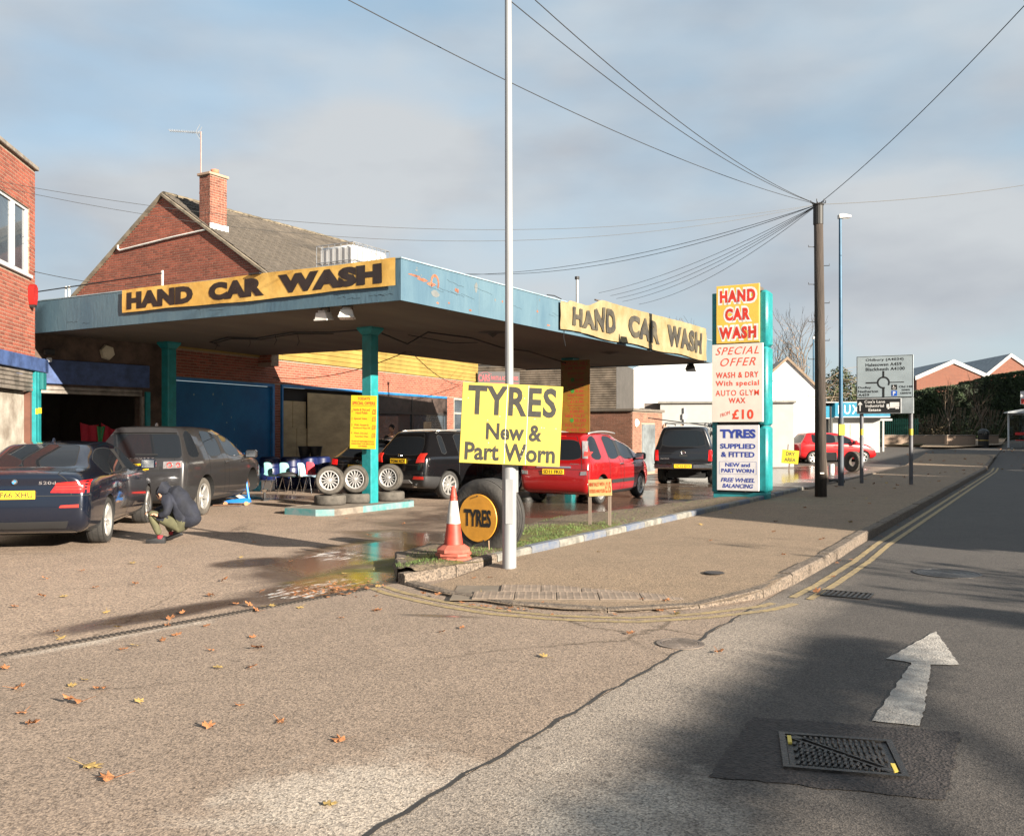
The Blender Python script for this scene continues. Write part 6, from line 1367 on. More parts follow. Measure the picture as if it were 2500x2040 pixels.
# REDDAL HILL price board on far column
q_ = W(-12.1, 24.3, 2.62); rh = thing('price_board', 'tall orange-yellow REDDAL HILL CAR WASH price board on the far column', 'sign', tuple(q_), GRID+R(12))
obj('panel', MB().bbox(-.44, .44, -.02, .0, -1.1, 1.1, .004), mat('orange_board', (.17, .085, .007), .5, var=.1), rh); m_dr2 = mat('dark_red_2', (.26, .03, .01), .6); m_gr = mat('green_patch', (.03, .16, .02), .6)
for tx, x, z, w, h in (('REDDAL HILL', 0, 1.0, .78, .11), ('CAR WASH', 0, .86, .62, .10), ('BRONZE WASH', .02, .70, .5, .07), ('Outside wash only', .02, .61, .5, .04), ('£5.00', .1, .52, .3, .07), ('SILVER WASH', .02, .37, .5, .07), ('Wash, dry & vacuum', .02, .28, .52, .04), ('£8.00', .1, .19, .3, .08), ('GOLD WASH', .02, .06, .5, .07), ('Inside & outside', .02, -.03, .5, .04), ('£13.00', .05, -.12, .4, .08), ('Wash & hand polish', .02, -.24, .5, .045), ('interior valet', .02, -.31, .4, .04), ('£20.00', .05, -.40, .42, .08), ('MINI VALET', 0, -.54, .6, .08), ('£30.00', .08, -.67, .5, .11), ('FULL VALET', 0, -.82, .6, .08), ('£40.00', .02, -.95, .6, .11)):
    lettering(rh, tx, x, z, w, h, m_dr2, y=-.022, bold=.035)
for (z, h) in ((.62, .29), (.29, .27), (-.03, .26), (-.33, .25), (-.61, .26), (-.90, .26)):
    bx = MB()
    for a in ((-.40, .40, h/2-.006, h/2), (-.40, .40, -h/2, -h/2+.006), (-.40, -.394, -h/2, h/2), (.394, .40, -h/2, h/2)): bx.box(a[0], a[1], -.0215, -.02, z+a[2], z+a[3])
    obj('box_outline', bx, m_dr2, rh)
for (x, z) in ((-.08, .52), (-.08, .19), (-.1, -.67)): obj('green_dot', MB().lathe([(0, 0), (.06, 0)], 12, M=Matrix.Translation((x, -.0235, z)) @ Matrix.Rotation(R(90), 4, 'X')), m_gr, rh, recalc=False)

# telegraph pole
q_ = G(2004, 1212, .12); tp_ = thing('telegraph_pole', 'brown wooden telegraph pole with step irons right of the totem', 'pole', (q_.x, q_.y, .1)); TY = q_.y; TH = Z(497, TY)-.1
m_pole = mat('pole_wood', (.052, .039, .031), .9, var=.35, vscale=1.6, streak=(5, 5, .35), bump=.5, bscale=10)
obj('pole', MB().tube([(0, 0, -.1), (-.02, 0, TH*.5), (-.06, 0, TH)], .1, 16, rads=[.135, .115, .10]), m_pole, tp_, smooth=True)
for i in range(9):
    z = TH-1.0-.43*i; s_ = 1 if i % 2 else -1; obj('step_iron', MB().tube([(s_*.1-.05, 0, z), (s_*.24-.05, -.02, z), (s_*.24-.05, -.02, z+.04)], .009, 5), m_cable, tp_)
obj('cable_sleeve', MB().cyl((-.06, 0, TH-.48), (-.06, 0, TH-.02), .115, .115, 14), m_cable, tp_); obj('marker_plate', MB().box(-.06, .03, -.138, -.13, .55, .58), m_pvc, tp_)
TP = Vector((q_.x-.06, q_.y, TH+.08))
rg_ = MB().lathe([(.11, -.06), (.13, -.04), (.11, -.02)], 16)
for i in range(6): a = i*1.05; rg_.tube([(.1*math.cos(a), .1*math.sin(a), 0), (.17*math.cos(a), .17*math.sin(a), .02), (.17*math.cos(a), .17*math.sin(a), .07)], .012, 5)
obj('cable_ring', rg_, m_cable, tp_, loc=(-.06, 0, TH))
def wire(label, b, s, r=.005, a=None, g='overhead telephone wires fanning from the telegraph pole'):
    o = obj('overhead_wire', MB().tube(sag(a or TP, b, s, 24), r, 4), m_cable); return tag(o, label, 'wire', g)
wire('overhead wire from telegraph pole to the top left of the sky', at(850, 10, Z(0, 10)), .25, .006)
wire('left of two close wires rising to the top centre', at(1243, 11, Z(0, 11)), .3, .006); wire('right of two close wires rising to the top centre', at(1306, 11, Z(0, 11)), .3, .006)
wire('wire rising steeply from telegraph pole to upper right corner', at(2560, 13, Z(-50, 13)), .15, .007); wire('wire running right from the telegraph pole almost level', at(2560, 24, Z(442, 24)), .1, .008)
wire('upper of two long wires crossing to the left brick building', at(-20, 17.5, Z(440, 17.5)), .75, .005); wire('lower of two long wires crossing to the left brick building', at(-20, 17.5, Z(452, 17.5)), .95, .005)
wire('thick drooping wire to house roof, upper', at(1000, 31, Z(668, 31)), .55, .007); wire('thick drooping wire to house roof, lower', at(1080, 31, Z(664, 31)), .6, .007)
for i, px in enumerate((1462, 1490, 1505, 1520, 1560)): wire('%s of five wires dropping behind the far canopy' % ('first from the left', 'second from the left', 'middle', 'fourth from the left', 'rightmost')[i] if False else ['first from left', 'second from left', 'middle', 'fourth from left', 'rightmost'][i]+' of five wires dropping behind the far canopy', at(px, 33, Z(715+7*i, 33)), .25+.03*i, .006)
wb_ = wire('black wire from left brick building corner over to the gable', at(560, 26.3, Z(688, 26.3)), .25, .008, a=at(80, 19.4, Z(662, 19.4)), g=None)
hc = wire('sagging cable tied from the wall to canopy notch', W(-14.6, 19.4, 3.70), .25, .012, a=Mm @ Vector((sw(660), -.1, 3.2)), g=None); hc['label'] = 'sagging cable from brick wall up to the rear canopy edge'
hc = wire('x', Mm @ Vector((sw(1120), -.1, 3.55)), .2, .010, a=W(-14.5, 19.5, 3.70), g=None); hc['label'] = 'cable crossing the yellow cladding to the right of the column'

# blue lamp posts
m_lpb = mat('lamp_blue', (.022, .08, .14), .45, .2, var=.2, vscale=1.5); m_lpd = mat('lamp_base_shaded', (.05, .06, .075), .6)  # shade on the near lamp's foot is put into its lower post colour
def lamppost(px, base, Y, top, label, far=False):
    t = thing('street_lamp', label, 'street lamp', tuple(at(px, Y, base))); H = Z(top, Y)-base
    obj('lower_post', MB().cyl((0, 0, 0), (0, 0, 1.9), .078, .078, 16), m_lpb if far else m_lpd, t, smooth='auto'); obj('upper_post', MB().cyl((0, 0, 1.9), (-.02, 0, H), .06, .038, 14), m_lpb, t, smooth='auto')
    hd = obj('lamp_head', MB().xprism([(-.04, -.03), (.28, .0), (.27, .05), (.05, .09), (-.05, .07)], -.09, .09), m_fl, t, loc=(-.02, 0, H)); obj('lens', MB().box(.08, .25, -.06, .06, -.03, -.005), m_clear, hd)
    if not far: obj('id_plate', MB().box(-.082, .082, -.084, -.06, 1.42, 1.72), m_ys2, t)
    return t
lamppost(2053, .1, 25.6, 531, 'blue street lamp between telegraph pole and direction sign'); lamppost(1987, .3, 47.5, 826, 'distant slim blue street lamp behind the telegraph pole', True)
# direction sign
q_ = G(2105, 1181, .1); ds = thing('direction_sign', 'road direction sign with roundabout diagram listing Oldbury, Halesowen and Blackheath', 'road sign', (q_.x, q_.y, .1), GRID)
m_sgn = mat('sign_pale', (.33, .38, .40), .35, var=.08, vscale=1.2, streak=(1, 1, 2)); m_post = mat('sign_post_grey', (.10, .10, .11), .5, var=.2)
for x in (-.03, 1.30):
    pt = obj('post', MB().cyl((x, .08, -.1), (x, .08, 3.6), .055, seg=14), m_post, ds, smooth='auto'); obj('yellow_band', MB().cyl((x, .08, 1.42), (x, .08, 1.60), .057, seg=14, cap=False), m_ys2, pt, smooth='auto')
DW, DH = 1.53, 1.21; x0 = -.155; zc = 3.10
bpn = obj('panel', MB().bbox(x0, x0+DW, -.01, .02, zc-DH/2, zc+DH/2, .006), m_sgn, ds); kb = MB()
for a in ((x0+.008, x0+DW-.008, zc+DH/2-.022, zc+DH/2-.008), (x0+.008, x0+DW-.008, zc-DH/2+.008, zc-DH/2+.022), (x0+.008, x0+.022, zc-DH/2+.022, zc+DH/2-.022), (x0+DW-.022, x0+DW-.008, zc-DH/2+.022, zc+DH/2-.022)): kb.box(a[0], a[1], -.012, -.01, a[2], a[3])
obj('border', kb, m_ink, bpn)
cxs = x0+DW/2
for i, (tx, w, x) in enumerate((('Oldbury (A4034)', 1.02, .0), ('Halesowen A459', .97, -.03), ('Blackheath A4100', 1.05, .015))): lettering(bpn, tx, cxs+x, zc+.48-.13*i, w, .095, m_ink, y=-.012, bold=.02, spacing=1.08)
rc = (cxs-.03, zc-.17); rb_ = MB()
for i in range(30):
    a0, a1_ = R(-72)+R(325)*i/30+R(35)*0, R(-72)+R(325)*(i+1)/30
    a0, a1_ = R(-30)+R(315)*i/30, R(-30)+R(315)*(i+1)/30
    rb_.add([(rc[0]+r*math.cos(a), -.0125, rc[1]+r*math.sin(a)) for r, a in ((.13, a0), (.175, a0), (.175, a1_), (.13, a1_))], [(0, 1, 2, 3)])
rb_.box(rc[0]-.025, rc[0]+.025, -.0128, -.012, rc[1]+.17, rc[1]+.33).box(rc[0]-.03, rc[0]+.03, -.0128, -.012, rc[1]-.41, rc[1]-.16).box(rc[0]-.48, rc[0]-.16, -.0128, -.012, rc[1]-.02, rc[1]+.02).box(rc[0]+.16, rc[0]+.55, -.0128, -.012, rc[1]-.012, rc[1]+.012)
obj('roundabout_diagram', rb_, m_ink, bpn, recalc=False)
for i, (tx, w, x) in enumerate((('Dudley', .36, .215), ('Netherton', .55, .31), ('A459', .30, .19))): lettering(bpn, tx, x0+.03+x-.02, zc-.31-.105*i, w, .08, m_ink, y=-.012, bold=.02)
for i, (tx, w) in enumerate((('Old Hill', .36), ('town', .22), ('centre', .29))): lettering(bpn, tx, x0+1.33, zc-.30-.09*i, w, .062, m_ink, y=-.012, bold=.02)
obj('parking_symbol', MB().box(x0+.95, x0+1.10, -.0125, -.01, zc-.56, zc-.41), mat('parking_blue', (.01, .10, .5), .4), bpn); lettering(bpn, 'P', x0+1.025, zc-.485, .07, .11, m_white1, y=-.0135, bold=.03)
obj('wheelchair_symbol', MB().box(x0+.95, x0+1.10, -.0125, -.01, zc-.385, zc-.24), m_ink, bpn)
wsy = MB()
for i in range(10): a0, a1_ = R(120)+R(230)*i/10, R(120)+R(230)*(i+1)/10; wsy.add([(x0+1.02+r*math.cos(a), -.0135, zc-.33+r*math.sin(a)) for r, a in ((.028, a0), (.038, a0), (.038, a1_), (.028, a1_))], [(0, 1, 2, 3)])
wsy.box(x0+1.0, x0+1.012, -.0138, -.013, zc-.32, zc-.275).box(x0+1.012, x0+1.05, -.0138, -.013, zc-.32, zc-.31).box(x0+1.045, x0+1.057, -.0138, -.013, zc-.355, zc-.31).lathe([(0, 0), (.011, 0)], 8, M=Matrix.Translation((x0+1.003, -.0137, zc-.262)) @ Matrix.Rotation(R(90), 4, 'X'))
obj('wheelchair_figure', wsy, m_white1, bpn, recalc=False)
bp2 = obj('grey_panel', MB().bbox(x0+.01, x0+DW+.01, -.01, .02, zc-DH/2-.46, zc-DH/2-.012, .006), mat('panel_grey', (.30, .33, .34), .4), ds)
bb2 = obj('black_panel', MB().bbox(x0+.01, x0+1.21, -.018, -.01, zc-DH/2-.455, zc-DH/2-.017, .004), mat('white_edge', (.6, .6, .6), .5), bp2); obj('black_face', MB().box(x0+.022, x0+1.198, -.020, -.0181, zc-DH/2-.443, zc-DH/2-.029), m_ink, bb2)
zb_ = zc-DH/2-.235
for i, (tx, w) in enumerate((("Cox's Lane", .56), ('Industrial', .50), ('Estate', .34))): lettering(bp2, tx, x0+.50, zb_+.125-.118*i, w, .085, m_white1, y=-.0225, bold=.02)
obj('up_arrow', MB().xprism([(x0+.085, zb_-.14), (x0+.115, zb_-.14), (x0+.115, zb_+.06), (x0+.155, zb_+.02), (x0+.155, zb_+.065), (x0+.10, zb_+.13), (x0+.045, zb_+.065), (x0+.045, zb_+.02), (x0+.085, zb_+.06)], -.0225, -.0201), m_white1, bp2)
obj('lorry_symbol', MB().box(x0+.91, x0+1.16, -.0225, -.0201, zb_-.03, zb_+.10).box(x0+.82, x0+.89, -.0225, -.0201, zb_-.06, zb_+.05).box(x0+.82, x0+1.15, -.0225, -.0201, zb_-.06, zb_-.035).cyl((x0+.87, -.023, zb_-.07), (x0+.87, -.0201, zb_-.07), .025).cyl((x0+1.08, -.023, zb_-.07), (x0+1.08, -.0201, zb_-.07), .025).cyl((x0+1.13, -.023, zb_-.07), (x0+1.13, -.0201, zb_-.07), .025), m_white1, bp2)

# DRY AREA board, tyre on stand, wash trolley
q_ = at(1926, 38.5, 0); da = thing('dry_area_sign', 'tilted yellow DRY AREA board by the red hatchback rear', 'sign', (q_.x, q_.y, 0), R(-8)); da.rotation_euler = (0, R(5), R(-8))
obj('panel', MB().bbox(-.34, .34, -.015, 0, .30, .86, .004), m_ys2, da); lettering(da, 'DRY', 0, .70, .36, .15, m_ink2, y=-.017, bold=.02); lettering(da, 'AREA', 0, .46, .46, .15, m_ink2, y=-.017, bold=.02); obj('post', MB().box(-.03, .03, 0, .03, -.05, .5).box(-.14, -.10, 0, .03, .86, 1.1), m_wood, da)
q_ = at(2083, 37.2, 0); t = thing('display_tyre', 'chunky off-road tyre standing on edge beside blue lamp post', 'tyre', (q_.x, q_.y, .0), R(-64)); Mx_ = Matrix.Translation((0, 0, .42)) @ Matrix.Rotation(R(90), 4, 'X')
tb_ = MB().lathe(tyre_prof(.40, .28, .21), 36, M=Mx_, close=True)
for i in range(30):
    a = i*2*math.pi/30
    for s_ in (-1, 1): tb_.box(.395, .415, -.03, .03, s_*.07-.05, s_*.07+.05, M=Mx_ @ Matrix.Rotation(a+.1*s_, 4, 'Z'))
obj('tyre', tb_, m_tyre_d, t, smooth='auto')
q_ = at(2030, 36.6, 0); t = thing('pressure_washer_trolley', 'dark wash trolley with blue frame and white can beside telegraph pole', 'trolley', tuple(q_), R(-20))
obj('frame', MB().tube([(-.3, 0, .0), (-.3, 0, .9), (.25, 0, .9), (.25, 0, 0)], .018, 6).tube([(-.3, .3, 0), (-.3, .3, .6), (.25, .3, .6), (.25, .3, 0)], .018, 6), m_lpb, t); obj('motor', MB().bbox(-.28, .2, .02, .3, .45, .8, .04), m_trim, t); obj('white_can', MB().cyl((.0, -.12, 0), (0, -.12, .35), .11, seg=14), m_ibc, t); obj('lance', MB().tube([(.35, 0, 0), (.42, 0, 1.3)], .012, 5), mat('lance_red', (.5, .1, .05), .5), t)
q_ = at(2035, 27.5, 0); t = thing('concrete_block', 'dark round rubber block lying behind the telegraph pole foot', 'tyre', tuple(q_)); obj('tyre', MB().lathe(tyre_prof(.32, .2, .19), 30, close=True, M=Matrix.Translation((0, 0, .11))), m_tyre, t, smooth='auto'); t.name = 'spare_tyre'
st_ = at(2032, 27.3, 0); tag(obj('leaning_plank', MB().bbox(-.05, .05, -.03, .03, 0, .9, .004), m_wood, None, loc=tuple(st_+Vector((-.16, -.05, 0)))), 'rough plank leaning up beside the telegraph pole base', 'plank').rotation_euler = (0, R(-6), 0)

# wheels stood on tyres by the column
tfl = MB().lathe(tyre_prof(.325, .20, .205), 40, close=True).mesh('tyre_flat', True); tfl.materials.append(m_tyre_d)
for i, (px, Yb, lab) in enumerate(((806, 18.95, 'leftmost'), (869, 19.45, 'middle'), (951, 20.1, 'rightmost'))):
    q_ = at(px, Yb, .12); o = bpy.data.objects.new('flat_tyre', tfl); COL.objects.link(o); o.location = (q_.x, q_.y, .22); tag(o, lab+' of three worn tyres lying flat on the column plinth', 'tyre', 'tyres lying under the display wheels')
    t = thing('alloy_wheel', lab+' of three silver alloy wheels stood upright on flat tyres', 'wheel', (q_.x, q_.y, .325), R((10, 2, -6)[i]), 'alloy wheels displayed around the teal column')
    wo_ = wheel(t, 0, 0, .295, .20, .20, 14, 'multi', m_tyre_d, m_alloyw, name='tyre'); wo_.rotation_euler = (R(90), R(9*i), R(-12)); wo_.location = (0, 0, .292)

# chairs, drums, buckets against the blue board
def chair(px, Y, rz, col, label):
    t = thing('plastic_chair', label, 'chair', tuple(at(px, Y)), rz, 'plastic chairs by the blue drums')
    m = mat('chair_'+col, {'teal': (.16, .34, .34), 'pale_blue': (.28, .42, .52), 'red': (.5, .04, .06)}[col], .5)
    n = 7; vs = []; fs = []
    prof = [(-.04, .80), (-.02, .70), (.0, .55), (.03, .46), (.12, .43), (.30, .435), (.42, .45), (.45, .43)]
    for (y, z) in prof:
        for i in range(n): u = i/(n-1)*2-1; vs.append((u*.22*(1-.18*max(0, (z-.6))/.2), y+.05*u*u*(1 if z > .5 else 0), z+.03*u*u*(1 if z < .5 else 0)-(.03*u**4 if z > .75 else 0)))
    for j in range(len(prof)-1):
        for i in range(n-1): fs.append((j*n+i, j*n+i+1, (j+1)*n+i+1, (j+1)*n+i))
    a = MB().add(vs, fs); b = [(x, y-.008, z-.006) for x, y, z in vs]; a.add(b, [f[::-1] for f in fs]); obj('seat_shell', a, m, t, smooth=True, recalc=False)
    for sx_ in (-1, 1):
        obj('leg', MB().tube([(sx_*.18, .10, .42), (sx_*.22, -.03, 0)], .011, 6), m_chrome, t); obj('leg', MB().tube([(sx_*.18, .36, .43), (sx_*.22, .44, 0)], .011, 6), m_chrome, t)
    return t
chair(652, 24.6, R(-105), 'teal', 'teal plastic chair nearest the jacked-up grey car'); chair(692, 24.4, R(-112), 'teal', 'teal plastic chair with black coat lying across seat')
chair(733, 24.3, R(-104), 'pale_blue', 'pale blue plastic chair with white bottle on it'); chair(756, 24.9, R(-110), 'red', 'red plastic chair, last in the row of seats')
q_ = at(702, 24.2, .46); cm_ = MB().lathe([(0, .10), (.12, .09), (.24, .04), (.27, 0), (0, -.02)], 12); cm_.v = [(x*1.2, y*.8, z+.02*noise.noise(Vector((x*8, y*8, 0)))) for x, y, z in cm_.v]
tag(obj('folded_coat', cm_, m_trim, None, loc=tuple(q_), smooth=True), 'black coat folded over the second teal chair', 'coat')
q_ = at(735, 24.0, .45); t = thing('water_bottle', 'clear plastic bottle standing on the pale blue chair', 'bottle', tuple(q_)); obj('bottle', MB().lathe([(0, 0), (.05, 0), (.05, .2), (.02, .26), (.02, .29)], 12), m_ibc, t, smooth=True); obj('cap', MB().cyl((0, 0, .29), (0, 0, .31), .022), m_red1, t)
m_drum = mat('blue_drum', (.006, .012, .06), .35, var=.1)
for i, px in enumerate((658, 710, 752, 783)):
    t = thing('plastic_drum', ('leftmost', 'second from left', 'third from left', 'rightmost')[i]+' of four dark blue plastic drums behind the chairs', 'drum', tuple(at(px, 26.0+.25*i)), 0, 'blue plastic drums under the boarded window')
    obj('barrel', MB().lathe([(0, 0), (.26, 0), (.29, .05), (.29, .27), (.275, .29), (.29, .31), (.29, .60), (.275, .62), (.29, .64), (.28, .86), (.24, .9)], 24), m_drum, t, smooth='auto'); obj('lid', MB().lathe([(.25, .9), (.2, .91), (0, .91)], 24), m_drum, t, smooth=True)
for px, lab in ((744, 'left'), (771, 'right')):
    t = thing('bucket', lab+' of two black buckets standing on blue drums', 'bucket', tuple(at(px, 26.6, .91))); obj('pail', MB().lathe([(0, 0), (.14, 0), (.185, .27), (.20, .27), (.20, .29), (.175, .29), (.135, .02), (0, .02)], 20), m_trim, t, smooth='auto'); obj('handle', MB().tube([(.19*math.cos(a), 0, .27-.12*math.sin(a)) for a in [math.pi*i/8 for i in range(9)]], .006, 5), m_galv, t)
t = thing('toolbox', 'white and blue crate standing below the first teal chair', 'box', tuple(at(648, 25.2)), R(-10)); obj('crate', MB().bbox(-.22, .22, -.15, .15, 0, .30, .02), m_pnT, t); obj('blue_bag', MB().bbox(-.30, -.05, -.25, -.1, 0, .32, .05), m_lb, t, smooth='auto')
# trolley jack under the raised SUV
m_jk = mat('jack_blue', (.01, .16, .50), .4, .2); q_ = at(585, 20.3); jk = thing('trolley_jack', 'bright blue trolley jack with tall upright handle beside raised SUV', 'jack', (q_.x, q_.y, 0), R(8))
obj('side_plate', MB().xprism([(-.32, .06), (-.30, .10), (.10, .17), (.22, .15), (.24, .06)], -.11, -.095), m_jk, jk); obj('side_plate', MB().xprism([(-.32, .06), (-.30, .10), (.10, .17), (.22, .15), (.24, .06)], .095, .11), m_jk, jk)
obj('lift_arm', MB().xprism([(.08, .10), (.12, .16), (-.22, .36), (-.26, .33)], -.04, .04), mat('jack_arm', (.5, .42, .33), .5), jk); obj('saddle', MB().cyl((-.25, 0, .33), (-.25, 0, .38), .05), m_galv, jk)
for x in (-.28, .16): obj('castor', MB().cyl((x, -.15, .045), (x, -.09, .045), .045, seg=16).cyl((x, .09, .045), (x, .15, .045), .045, seg=16), mat('castor_rust', (.35, .2, .1), .6), jk)
obj('jack_handle', MB().tube([(.20, 0, .12), (.12, 0, .65)], .026, 8).tube([(.12, 0, .65), (.08, 0, 1.12)], .032, 8).tube([(.08, -.12, 1.13), (.08, .12, 1.13)], .016, 6), m_jk, jk, smooth='auto')
q_ = at(646, 21.6); js = thing('wheel_brace', 'small chrome axle stand on tarmac to the right of the jack', 'axle stand', tuple(q_)); js.name = 'axle_stand'
obj('column', MB().cyl((0, 0, .05), (0, 0, .2), .025), m_trim, js); obj('cup', MB().lathe([(0, .2), (.05, .2), (.09, .27), (.07, .27), (.04, .22)], 14), m_chrome, js, smooth='auto'); obj('foot', MB().lathe([(.09, 0), (.09, .02), (.03, .06), (0, .06)], 4), m_trim, js)
q_ = at(565, 19.9); tag(obj('lug_wrench', MB().tube([(-.4, 0, .03), (.2, .1, .03)], .015, 6), m_hub, None, loc=tuple(q_)), 'rusty bar lying on the tarmac beside the trolley jack', 'tool')
# items inside the garage
wbm = mat('bench_wood', (.12, .05, .03), .7); gp = lambda x, y, z: tuple(Mg @ Vector((x, y, z)))
t = thing('workbench', 'cluttered workbench inside the open garage', 'workbench', gp(1.5, 1.2, 0), ag); obj('top', MB().bbox(-.3, 1.1, 0, .6, .95, 1.0, .005), wbm, t); obj('drawer_unit', MB().box(.0, .45, .02, .58, 0, .95).box(.55, 1.0, .02, .58, 0, .95), mat('bench_brown', (.20, .07, .03), .7), t)
t = thing('storage_box', 'green box on the garage workbench', 'box', gp(1.65, 1.3, 1.0), ag); obj('crate', MB().bbox(0, .28, 0, .2, 0, .22, .02), mat('green_box', (.02, .30, .08), .5), t)
t = thing('mug', 'white tin standing on the garage workbench', 'tin', gp(1.3, 1.25, 1.0), ag); obj('tin', MB().cyl((0, 0, 0), (0, 0, .16), .06, seg=14), m_ibc, t); t.name = 'paint_tin'
t = thing('cleaning_cloths', 'blue and white cloths heaped on the workbench end', 'cloth', gp(2.25, 1.3, 1.0), ag); obj('cloth', MB().bbox(-.2, .2, 0, .25, 0, .1, .04), mat('cloth_blue', (.2, .4, .6), .8), t)
fl_ = thing('hanging_flags', 'red and green flags hung at right of the garage opening', 'flag', gp(2.05, .8, 0), ag)
def cloth(name, pts, m):
    mb = MB(); n = 10; a, b, c_, d = pts; vs = []
    for j in range(n+1):
        for i in range(n+1): u, v = i/n, j/n; x = (a[0]*(1-u)+b[0]*u)*(1-v)+(d[0]*(1-u)+c_[0]*u)*v; z = (a[1]*(1-u)+b[1]*u)*(1-v)+(d[1]*(1-u)+c_[1]*u)*v-.05*math.sin(u*3.14)*(1-v); vs.append((x, .03*math.sin(u*14), z))
    obj(name, mb.add(vs, [(j*(n+1)+i, j*(n+1)+i+1, (j+1)*(n+1)+i+1, (j+1)*(n+1)+i) for j in range(n) for i in range(n)]), m, fl_, smooth=True, recalc=False)
cloth('red_cloth', [(-.45, 1.85), (.05, 1.8), (.05, 1.15), (-.4, 1.2)], mat('flag_red', (.5, .02, .04), .8)); cloth('red_cloth', [(.1, 1.85), (.62, 1.65), (.60, 1.15), (.1, 1.2)], MATS['flag_red'])
cloth('green_pennant', [(-.12, 1.80), (.25, 1.78), (.1, 1.28), (.06, 1.28)], mat('flag_green', (.05, .3, .10), .8)); cloth('white_strip', [(-.42, 1.2), (.62, 1.2), (.62, 1.1), (-.4, 1.14)], m_ibc)
for k in range(5):
    o = bpy.data.objects.new('stacked_tyre', tfl); COL.objects.link(o); o.location = gp(.38, .75, .11+.21*k); tag(o, ('lowest', 'second', 'middle', 'fourth', 'topmost')[k]+' tyre in the stack just inside the garage doorway', 'tyre', 'tyres stacked inside the garage')

# ================================================================== VEGETATION AND FAR STREET
m_bark = mat('bark', (.14, .11, .085), .95, var=.3, vscale=4); m_twig = mat('twig', (.19, .14, .10), .95, var=.2)
def bare_tree(label, loc, H, spread, seedv, m=m_twig, tr=.16, depth=5, leafy=None, name='bare_tree', lean=(0, 0), lower=.25, twigr=.012):
    r = random.Random(seedv); t = thing(name, label, 'tree', tuple(loc)); tk = MB(); cr = MB(); lf = MB()
    def grow(p, d, L_, rad, lv):
        pts = [p]; q = p; dd = d.copy()
        for i in range(3): dd = (dd+Vector((r.uniform(-.18, .18), r.uniform(-.18, .18), r.uniform(-.02, .12)))).normalized(); q = q+dd*L_/3; pts.append(q)
        (tk if lv <= 1 else cr).tube(pts, rad, 7 if lv <= 1 else (4 if lv < 4 else 3), rads=[rad, rad*.87, rad*.75, rad*.62])
        if lv >= depth:
            if leafy:
                for _ in range(leafy[0]):
                    c_ = pts[r.randint(1, 3)]+Vector((r.gauss(0, .22), r.gauss(0, .22), r.gauss(0, .22))); s = leafy[1]*r.uniform(.6, 1.2); a = Vector((r.gauss(0, 1), r.gauss(0, 1), r.gauss(0, 1))).normalized()*s; b = a.orthogonal().normalized()*s*.7
                    lf.add([c_-a, c_-b, c_+a, c_+b], [(0, 1, 2, 3)])
            return
        nb = r.randint(2, 3)+(1 if lv < 3 else 0)
        for i in range(nb):
            k = pts[3] if i == 0 else pts[r.randint(1, 3)]; ang = r.uniform(.25, .75) if i else r.uniform(.05, .3); ax_ = dd.orthogonal().normalized(); ax_.rotate(Matrix.Rotation(r.uniform(0, 6.28), 3, dd)); nd = (dd*math.cos(ang)+ax_*math.sin(ang)*spread); nd.z += .08; grow(k, nd.normalized(), L_*r.uniform(.62, .82), max(twigr*.5, rad*.58), lv+1)
    grow(Vector((0, 0, -.2)), Vector((lean[0], lean[1], 1)).normalized(), H*lower+.2, tr, 0)
    obj('trunk', tk, m_bark, t, smooth=True, recalc=False); obj('crown', cr, m, t, recalc=False)
    if leafy: obj('leaves', lf, leafy[2], t, kind='stuff', recalc=False)
    return t
m_lfb = mat('autumn_leaves', (.36, .18, .05), .8, var=.3, rnd=.3)
bare_tree('bare twiggy tree rising behind the far canopy corner', at(1700, 58), Z(740, 58)*1.12, 1.1, 3, depth=6, lower=.26, twigr=.02); bare_tree('bare tree showing between totem and telegraph pole', at(1905, 60), 11.2, 1.15, 5, depth=6, lower=.24, leafy=(1, .05, m_lfb), twigr=.02); bare_tree('bare tree with upright branches just right of telegraph pole', at(1985, 62), 12.4, 1.1, 12, depth=6, lower=.25, twigr=.02)
# ivy-clad tree: leaf clumps through the volume
m_ivy = mat('ivy_leaves', (.04, .055, .014), .6, var=.35, vscale=2, rnd=.5); m_ivyb = mat('ivy_brown', (.07, .05, .022), .8, rnd=.4)
def clump(mb, c, rx, ry, rz, n, s, r, gaps=.15):
    for _ in range(n):
        d = Vector((r.gauss(0, 1), r.gauss(0, 1), r.gauss(0, 1))).normalized(); k = r.uniform(.55, 1.05)*(1+.25*noise.noise(d*2.1+Vector(c)))
        if noise.noise(d*3+Vector(c)*.7) > .42-gaps: k *= .75
        p = Vector((c[0]+d.x*rx*k, c[1]+d.y*ry*k, c[2]+d.z*rz*k)); a = Vector((r.gauss(0, 1), r.gauss(0, 1), r.gauss(0, 1))).normalized()*s*r.uniform(.6, 1.3); b = a.cross(d).normalized()*s*.7
        mb.add([p-a, p-b, p+a, p+b], [(0, 1, 2, 3)])
r_ = random.Random(9); iv_ = thing('ivy_tree', 'tree smothered in dark green ivy beside the LUX shop', 'tree', tuple(at(2046, 56, .4))); mb = MB(); mb2 = MB()
for (x, z, rx, rz_, n) in ((0, 1.7, 1.1, 1.5, 1800), (-.5, 3.4, .95, 1.2, 1500), (.45, 3.6, 1.05, 1.35, 1900), (-1.2, 2.6, .8, 1.0, 700), (.1, 4.6, .6, .6, 500)): clump(mb, (x, 0, z), rx, .9, rz_, n, .07, r_)
obj('foliage', mb, m_ivy, iv_, kind='stuff', recalc=False)
for _ in range(110): a = r_.uniform(-1.9, .6); z = r_.uniform(1.2, 4.6); mb2.tube([(a, -.8, z), (a+r_.uniform(-.6, .6), -1.0+r_.uniform(-.2, .2), z+r_.uniform(-.2, .5)), (a+r_.uniform(-1, 1), -.9, z+r_.uniform(-.4, .9))], .012, 3)
